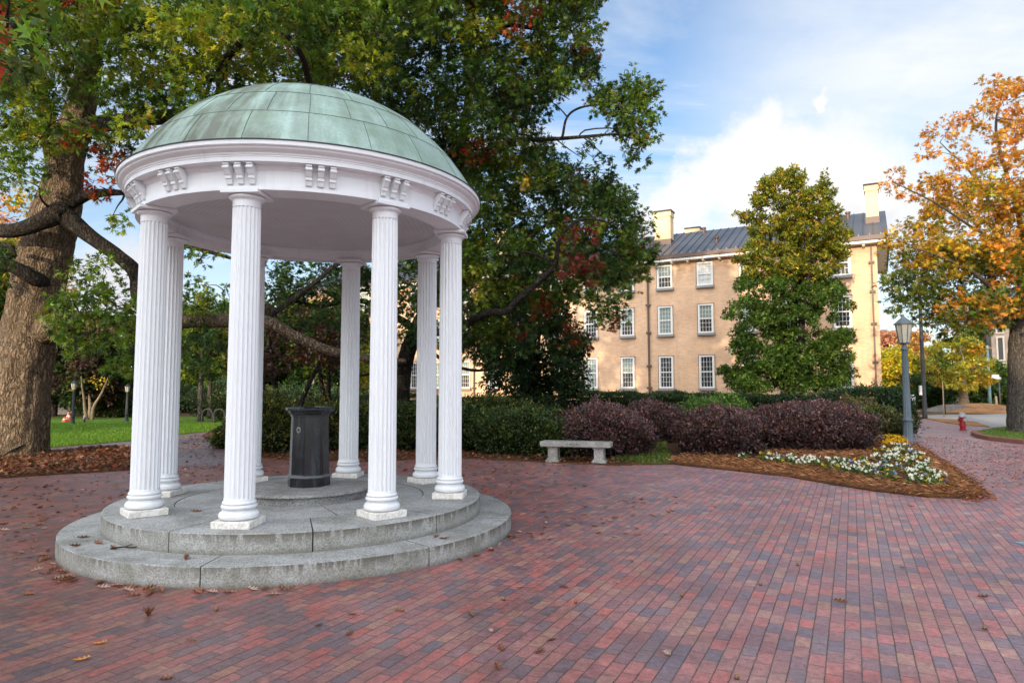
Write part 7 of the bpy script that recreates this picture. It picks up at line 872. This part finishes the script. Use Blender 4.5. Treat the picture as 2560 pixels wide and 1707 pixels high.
# ------------------------------------------------------------------ bench
be = np.array((2.179, 14.539)) - np.array((0.796, 15.037)); ang = math.atan2(be[1], be[0]); bl0 = np.array((0.758, 14.688)); br0_ = np.array((1.868, 14.371)); bm_ = (bl0 + br0_)/2; ang = math.atan2(br0_[1]-bl0[1], br0_[0]-bl0[0])
bn = tag(empty('stone_bench', (bm_[0] + .08*-math.sin(ang) + .05, bm_[1] + .08*math.cos(ang), 0), ang), 'weathered grey stone bench with carved inscription at the plaza edge', 'bench')
mb = MB(); mb.bbox((0, 0, .405), (1.52, .42, .115), .014); sl = mb.build('seat', M['benchstone'], bn)
for s in (-1, 1):
    mb = MB(); mb.bbox((s*.50, 0, .035), (.30, .34, .07), .01); mb.bbox((s*.50, 0, .082), (.25, .30, .024), .006); mb.box((s*.50, 0, .205), (.20, .26, .222)); mb.bbox((s*.50, 0, .330), (.25, .31, .032), .006)
    for q_ in (-1, 1): mb.box((s*.50 + q_*.085, -.1325, .205), (.026, .01, .20)); mb.box((s*.50 + .1025, q_*.11, .205), (.01, .03, .20))
    mb.build('leg', M['benchstone'], bn)
tc = bpy.data.curves.new('inscription', 'FONT'); tc.body = 'CLASS OF'; tc.size = .062; tc.align_x = 'CENTER'; tc.extrude = .0012; to = bpy.data.objects.new('inscription', tc); col.objects.link(to); bpy.context.view_layer.update()
tm = bpy.data.meshes.new_from_object(to.evaluated_get(bpy.context.evaluated_depsgraph_get())); bpy.data.objects.remove(to); o = link_mesh('inscription', tm, M['carved'], bn); o.location = (-.06, -.211, .383); o.rotation_euler = (R(90), 0, 0)
# ------------------------------------------------------------------ lamps, poles, hydrants, cones
def lamp(label, loc, h=3.72, metal='lampmetal', group=None, rz=0.0):
    o = tag(empty('lamp_post', loc, rz), label, 'lamp post', group); k = h/3.72
    mb = MB(); nf = 12
    def fl(r, z, dp): return [((r - dp*.014*(.5+.5*math.cos(nf*a)))*math.cos(a), (r - dp*.014*(.5+.5*math.cos(nf*a)))*math.sin(a), z*k) for a in np.linspace(0, 2*math.pi, 96, endpoint=False)]
    mb.rings([fl(.215, 0, 0), fl(.215, .04, 0), fl(.19, .05, 0), fl(.175, .10, 0), fl(.155, .14, 1), fl(.135, .30, 1), fl(.125, .62, 1), fl(.128, .64, 0), fl(.145, .66, 0), fl(.145, .70, 0), fl(.120, .72, 0)], True); mb.build('base', M[metal], o, True, auto=35)
    mb = MB(); mb.rings([fl(.112, .715, 0), fl(.108, .74, 1), fl(.082, 2.66, 1), fl(.082, 2.67, 0), fl(.105, 2.685, 0), fl(.105, 2.72, 0), fl(.075, 2.74, 0), fl(.055, 2.80, 0), fl(.055, 2.85, 0), fl(.11, 2.87, 0)], True); mb.build('pole', M[metal], o, True, auto=35)
    mb = MB(); mb.lathe([(.11, 2.865*k), (.135, 2.885*k), (.215, 3.42*k), (.20, 3.425*k)], 8); gl = mb.build('lantern_glass', M['lampglass'], o)
    mb = MB()
    for i in range(8):
        a = 2*math.pi*i/8; mb.tube([(.137*math.cos(a), .137*math.sin(a), 2.882*k), (.219*math.cos(a), .219*math.sin(a), 3.42*k)], [.011, .011], 5)
    mb.lathe([(.11, 2.86*k), (.142, 2.87*k), (.145, 2.895*k), (.13, 2.90*k)], 8); mb.build('lantern_frame', M[metal], o)
    mb = MB(); mb.lathe([(.205, 3.405*k), (.268, 3.415*k), (.268, 3.445*k), (.245, 3.455*k), (.05, 3.63*k), (.035, 3.65*k), (.03, 3.68*k), (.012, 3.72*k), (.0, 3.73*k)], 8, caps=False); mb.build('lantern_roof', M[metal], o)
    o.scale = (max(k, .6),)*2 + (1,); return o
lamp('grey blue fluted lamp post with frosted lantern beside the flower bed', (11.304, 19.301, 0))
LG = 'dark lamp posts across the lawn'
lamp('dark lamp post with lit looking pane in front of the cones', (-19.662, 30.205, 0), 2.0, 'lampdark', LG); lamp('nearly black lamp post beside a white column on the lawn edge', (-18.88, 33.053, 0), 1.85, 'lampdark', LG); lamp('distant thin lamp post beyond the purple trees', (-10.665, 36, 0), 2.3, 'lampmetal', LG)
def hydrant(label, loc, red, h=.72, rz=0.0):
    o = tag(empty('fire_hydrant', loc, rz), label, 'fire hydrant'); k = h/.72
    mb = MB(); mb.lathe([(.135, 0), (.135, .03), (.10, .035), (.10, .16), (.135, .165), (.135, .195), (.105, .20), (.10, .47), (.125, .475), (.125, .505), (.112, .51)], 24, caps=True); b_ = mb.build('barrel', M[red], o, True, auto=35)
    mb = MB(); mb.lathe([(.125, .5055), (.132, .515), (.132, .535), (.12, .545), (.115, .60), (.095, .65), (.05, .68), (.03, .685), (.03, .72), (.0, .722)], 24); mb.build('bonnet', M['silver'], o, True, auto=35)
    def cap(d, z, r, L, m):
        mb = MB(); d = np.array(d, float); u = np.array([-d[1], d[0], 0]); rings = []
        for t_, q in ((.08, r*.8), (.08+L*.5, r*.8), (.08+L*.5, r), (.08+L*.9, r), (.08+L*.92, r*.35), (.08+L*1.2, r*.35)): rings.append([tuple(d*t_ + q*(math.cos(a)*u + math.sin(a)*np.array([0, 0, 1])) + np.array([0, 0, z])) for a in np.linspace(0, 2*math.pi, 14, endpoint=False)])
        mb.rings(rings, True); mb.build('hose_cap', M[m], o, True, auto=35)
    cap((1, 0, 0), .40, .06, .10, red); cap((-1, 0, 0), .40, .06, .08, red); cap((0, -1, 0), .40, .075, .09, 'silver'); o.scale = (k, k, k); return o
hydrant('red fire hydrant with silver top standing on the brick pavement', (16.901, 25.34, 0), 'red', .70, R(8)); hydrant('dark red fire hydrant with pale top on the far lawn edge', (-20.373, 32.149, 0), 'darkred', .34, R(10))
def pole(name, label, loc, r0, r1, h, mat, cat='pole'):
    mb = MB(); mb.tube([(0, 0, 0), (0, 0, h*.5), (0, 0, h)], [r0, (r0+r1)/2, r1], 12); o = mb.build(name, M[mat], None, True); o.location = loc; return tag(o, label, cat)
dp = tag(empty('utility_pole', (21.541, 35.217, 0)), 'tall dark brown pole with pale notice at the road side', 'pole'); mb = MB(); mb.tube([(0, 0, 0), (0, 0, .3), (0, 0, 4), (0, 0, 7.2)], [.13, .108, .092, .08], 14); mb.build('shaft', M['polegrey'], dp, True); mb = MB(); mb.box((-.20, -.05, 1.45), (.10, .12, .5)); mb.build('notice', M['signwhite'], dp)
tp = tag(empty('street_pole', (34.171, 48.197, 0)), 'slim teal street pole carrying a small white sign', 'pole'); mb = MB(); mb.tube([(0, 0, 0), (0, 0, 1.0), (0, 0, 4.6)], [.15, .11, .085], 12); mb.build('shaft', M['teal'], tp, True); mb = MB(); mb.box((.38, -.12, 2.35), (.55, .03, .30)); mb.build('sign', M['signwhite'], tp)
pole('steel_post', 'thin grey lamp column before the grey stone building', (36.212, 50, 0), .06, .05, 2.1, 'polegrey', 'post'); mb = MB(); mb.lathe([(.0, 0), (.13, .06), (.15, .16), (.10, .26), (.0, .30)], 12); o = mb.build('lamp_globe', M['lampglass'], None, True); g_ = (36.212, 50, 0); o.location = (g_[0], g_[1], 2.11); tag(o, 'pale lamp globe on the thin grey column', 'lamp globe')
pole('wooden_post', 'short pale wooden post beside the teal pole', (33.047, 46, 0), .09, .07, 1.0, 'wood', 'post'); pole('bollard', 'yellow bollard at the far side of the road', (35.509, 48, 0), .12, .12, .62, 'yellow', 'bollard'); pole('thin_stake', 'thin metal stake near the mound and pavement', (29.409, 40, 0), .03, .025, .95, 'copperbrown', 'stake'); pole('sapling_stake', 'thin pale stake standing in front of the hydrant mound', (23.044, 36, 0), .03, .025, 1.9, 'wood', 'stake')
mt = tag(empty('parking_meter', (21.389, 36, 0)), 'small white faced meter showing beside the lamp pole', 'meter'); mb = MB(); mb.tube([(0, 0, 0), (0, 0, .5)], [.05, .05], 8); mb.build('post', M['polegrey'], mt); mb = MB(); mb.bbox((0, 0, .85), (.26, .2, .75), .05); mb.build('head', M['signwhite'], mt)
def cone(label, loc, h):
    o = tag(empty('traffic_cone', loc), label, 'traffic cone', 'traffic cones on the lawn'); k = h/.75
    mb = MB(); w_ = .36*k**.5; mb.bbox((0, 0, .02), (w_, w_, .04), .01); mb.build('base', M['cone'], o); mb = MB(); mb.lathe([(.14*k**.3, .0405), (.035, .75*k), (.0, .755*k)], 20); c_ = mb.build('body', M['cone'], o, True, auto=50); mb = MB(); r_ = lambda z: .14*k**.3 + (.035 - .14*k**.3)*(z - .0405)/(.75*k - .0405) + .004
    mb.lathe([(r_(.35*k), .35*k), (r_(.5*k), .5*k)], 20); mb.build('collar', M['conewhite'], o, True); return o
cone('short orange traffic cone at the outer end of the group of three', (-21.551, 32.5, 0), .24); cone('short orange traffic cone in the middle of the group of three', (-21.578, 32.7, 0), .26); cone('tall orange traffic cone nearest the dark lamp post', (-21.822, 33.2, 0), .45)
rk = tag(empty('bicycle_rack', (-13.456, 31, 0)), 'low dark metal bicycle rack at the lawn edge', 'bicycle rack')
for k in range(3):
    mb = MB(); x = (k-1)*.55; mb.tube([(x + .24*math.cos(a), 0, .42 + .24*math.sin(a)) for a in np.linspace(0, math.pi, 9)], [.025]*9, 6); mb.tube([(x+.24, 0, 0), (x+.24, 0, .42)], [.025, .025], 6); mb.tube([(x-.24, 0, 0), (x-.24, 0, .42)], [.025, .025], 6); mb.build('hoop', M['polegrey'], rk)
# ------------------------------------------------------------------ far buildings
lb_ = tag(empty('arched_building', (-33.572, 54, 0), R(12)), 'tan brick building with white arched windows glimpsed through trees', 'building')
mb = MB(); mb.box((0, 4, 3.6), (17, 8, 7.2)); mb.build('wall', M['pinkbrick'], lb_)
mb = MB(); mb.add([(-8.9, -.5, 7.2), (8.9, -.5, 7.2), (8.9, 4, 7.9), (-8.9, 4, 7.9), (8.9, 8.5, 7.2), (-8.9, 8.5, 7.2)], [(0, 1, 2, 3), (3, 2, 4, 5), (1, 4, 2), (0, 3, 5)]); mb.build('roof', M['roof'], lb_)
w0 = None
for x in (-6.4, -3.7, -1.0, 1.35, 2.75, 5.2, 7.3):
    for z in (1.2, 4.1):
        if w0 is None:
            mb = MB(); A = np.linspace(0, math.pi, 13); out_ = [(.62, 0)] + [(.62*math.cos(a), 1.7 + .62*math.sin(a)) for a in A] + [(-.62, 0)]; in_ = [(.44, .14)] + [(.44*math.cos(a), 1.7 + .44*math.sin(a)) for a in A] + [(-.44, .14)]
            mb.rings([[(p, -.10, q) for p, q in out_], [(p, -.10, q) for p, q in in_], [(p, -.01, q) for p, q in in_]]); mb.rings([[(p, .0, q) for p, q in out_], [(p, -.10, q) for p, q in out_]]); mb.box((0, -.05, 1.2), (.88, .07, .09)); w0 = mb.build('window', M['whitefar'], lb_); o = w0
            mb = MB(); mb.add([(p, -.02, q) for p, q in in_], [tuple(range(len(in_)))[::-1]]); mb.build('pane', M['glassdark'], w0)
        else: o = copy_tree(w0)
        o.location = (x, 0, z)
sw = tag(empty('stone_wall', (-28.584, 42, 0), R(6)), 'low grey wall of rough stone blocks by the tan building', 'wall'); mb = MB(); mb.box((.3, 0, .48), (2.6, .5, .96)); mb.build('blocks', M['darkstone'], sw); mb = MB(); mb.bbox((.3, 0, 1.03), (2.7, .62, .14), .02); mb.build('coping', M['concrete'], sw)
sg = tag(empty('sign_board', (-31.188, 46, 0), R(6)), 'pale hoarding with red square sign and small dark window above the stone wall', 'sign'); mb = MB(); mb.box((0, 0, 1.35), (2.9, .12, 1.5)); mb.build('panel', M['concrete'], sg); mb = MB(); mb.box((-.72, -.075, 1.55), (.62, .03, .62)); mb.build('white_frame', M['signwhite'], sg); mb = MB(); mb.box((-.70, -.105, 1.58), (.40, .02, .42)); mb.build('red_panel', M['signred'], sg); mb = MB(); mb.box((.85, -.075, 1.5), (.62, .03, .62)); mb.build('window', M['signwhite'], sg); mb = MB(); mb.box((.85, -.10, 1.5), (.42, .02, .42)); mb.build('pane', M['glassdark'], sg)
gb = tag(empty('stone_building', (49.294, 66, 0), R(-24)), 'grey stone collegiate building with tall narrow windows beyond the road', 'building'); mb = MB(); mb.box((2.5, 5, 4.4), (8.4, 10, 8.8)); mb.build('wall', M['greystone'], gb)
mb = MB(); mb.add([(-2, -.3, 8.8), (7, -.3, 8.8), (7, 5, 12), (-2, 5, 12), (7, 10.3, 8.8), (-2, 10.3, 8.8)], [(0, 1, 2, 3), (3, 2, 4, 5), (1, 4, 2), (0, 3, 5)]); mb.build('roof', M['roof'], gb); mb = MB(); mb.box((2.5, -.08, 3.95), (8.5, .2, .18)); mb.box((2.5, -.08, .35), (8.5, .2, .7)); mb.build('string_course', M['concrete'], gb); w0 = None
for x in (-1.0, .15, 1.5, 2.6, 3.7, 4.8, 5.9):
    for z, h in ((1.3, 2.3), (4.3, 2.2), (7.0, 1.5)):
        mb = MB(); mb.box((-.27, 0, h/2), (.14, .16, h)); mb.box((.27, 0, h/2), (.14, .16, h)); mb.box((0, -.005, h+.06), (.72, .17, .16)); mb.box((0, -.005, -.05), (.72, .19, .12)); o = mb.build('window', M['concrete'], gb); o.location = (x, -.06, z); mb = MB(); mb.box((0, .05, h/2), (.42, .03, h-.01)); mb.build('pane', M['glassdark'], o)
rw = tag(empty('retaining_wall', (28.876, 44, 0), R(-8)), 'low curved dark stone retaining wall at the foot of the mound', 'wall'); mb = MB(); A = np.linspace(-1.75, 1.75, 15); prof = lambda x: .44*math.cos(x/1.75*math.pi/2)**.8 + .03
mb.rings([[(x, -.12 + .05*x*x, 0), (x, -.08 + .05*x*x, prof(x)), (x, .3 + .05*x*x, prof(x) + .03), (x, .34 + .05*x*x, 0)] for x in A], True); mb.build('stones', M['darkstone'], rw)
# ------------------------------------------------------------------ light, sky, camera
AZ, EL = R(206.8), R(13.0)
to_sun = Vector((math.sin(AZ)*math.cos(EL), math.cos(AZ)*math.cos(EL), math.sin(EL)))
sun = bpy.data.lights.new('sun', 'SUN'); sun.energy = 5.0; sun.angle = R(.53); sun.color = (1.0, .80, .56); so = bpy.data.objects.new('sun', sun); col.objects.link(so); so.rotation_euler = (-to_sun).to_track_quat('-Z', 'Y').to_euler()
w = bpy.data.worlds.new('World'); scene.world = w; w.use_nodes = True; t = NT(w.node_tree); bg = w.node_tree.nodes['Background']; bg.inputs[1].default_value = .15
sky = t.n('ShaderNodeTexSky', sky_type='NISHITA'); sky.sun_disc = False; sky.sun_elevation = EL; sky.sun_rotation = AZ; sky.altitude = 100; sky.air_density = 1.0; sky.dust_density = .6; sky.ozone_density = 2.5
d = t.n('ShaderNodeTexCoord').outputs['Generated']; x, y, z = t.sep(d); zz = t.math('ADD', t.math('MAXIMUM', z, 0.0), .16); p = t.comb(t.math('DIVIDE', x, zz), t.math('DIVIDE', y, zz))
skyc = t.mix(1.0, sky.outputs[0], (1.52, 1.56, 1.6), 'MULTIPLY')
ci = t.noise(t.mapv(p, (.45, 1.7, 1), rot=(0, 0, R(-14))), .9, 8, .62, dist=.9); ci2 = t.noise(t.mapv(p, (1, 1, 1)), 2.1, 6, .6)
cir = t.math('MULTIPLY', t.ramp(ci, [(.40, 0), (.62, .95)]), t.ramp(ci2, [(.30, .35), (.62, 1)]))
glow = t.ramp(t.vmath('DOT_PRODUCT', d, (.592, .736, .328)), [(.90, 0), (.995, .97)]); low = t.ramp(z, [(.0, .75), (.20, .18), (.35, 0)])
cir = t.math('MAXIMUM', t.math('MULTIPLY', cir, .95), t.math('MAXIMUM', t.math('MULTIPLY', glow, t.ramp(t.math('MULTIPLY', t.math('ADD', ci, ci2), .5), [(.34, .45), (.55, 1)])), low))
nz = t.vmath('SCALE', t.vmath('SUBTRACT', t.noise(d, 8, 8, .66, out=1), (.5, .5, .5))); nz.node.inputs['Scale'].default_value = .15; dd = t.vmath('ADD', d, nz); cum = None
for c, r in (((.300, .900, .285), .060), ((.335, .885, .318), .055), ((.250, .925, .262), .045), ((.370, .872, .300), .06), ((.42, .86, .26), .09), ((.205, .945, .235), .05), ((.36, .90, .21), .09), ((.413, .834, .367), .018), ((-.50, .85, .12), .07)):
    v = Vector(c).normalized(); dist = t.vmath('LENGTH', t.vmath('SUBTRACT', dd, tuple(v))); m_ = t.math('SUBTRACT', 1.0, t.math('DIVIDE', t.math('SUBTRACT', dist, r*.45), r*.75), clamp=True); cum = m_ if cum is None else t.math('MAXIMUM', cum, m_)
cumm = t.ramp(cum, [(.10, 0), (.85, 1)])
shade = t.ramp(t.math('ADD', t.math('MULTIPLY', z, 3.0), t.math('MULTIPLY', t.noise(d, 12, 4), .5)), [(.85, (.80, .81, .86)), (1.18, (1.0, .985, .96))])
c1 = t.mix(cir, skyc, (6.8, 6.95, 7.1)); c2 = t.mix(cumm, c1, t.mix(1.0, shade, (7.2, 7.2, 7.2), 'MULTIPLY'))
west_fill = t.ramp(t.vmath('DOT_PRODUCT', d, tuple(Vector((to_sun.x, to_sun.y, .35)).normalized())), [(.2, 0), (.95, .8)])  # bright sky glow behind the viewer, added to fill the shaded sides
c3 = t.mix(west_fill, c2, (27.5, 27.8, 28.6))
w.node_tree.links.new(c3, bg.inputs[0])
cam = bpy.data.cameras.new('camera'); co = bpy.data.objects.new('camera', cam); col.objects.link(co); scene.camera = co
cam.sensor_width = 36; cam.lens = 23.5987; cam.clip_end = 3000; cam.clip_start = .05
co.location = (0, 0, 1.6135); co.matrix_world = Matrix.Translation((0, 0, 1.6135)) @ Matrix.Rotation(R(90) + 0.068814, 4, 'X') @ Matrix.Rotation(-0.001460, 4, 'Z')
cam.dof.use_dof = True; cam.dof.focus_distance = 7.0; cam.dof.aperture_fstop = 4.0
scene.view_settings.view_transform = 'Standard'; scene.view_settings.look = 'None'; scene.view_settings.exposure = 0; scene.view_settings.gamma = 1
scene.render.engine = 'CYCLES'; scene.cycles.use_denoising = True; scene.cycles.max_bounces = 6; scene.cycles.diffuse_bounces = 3; scene.cycles.transparent_max_bounces = 4; scene.cycles.sample_clamp_indirect = 6.0; scene.cycles.use_adaptive_sampling = True; scene.cycles.adaptive_threshold = .02
scene.render.use_persistent_data = False
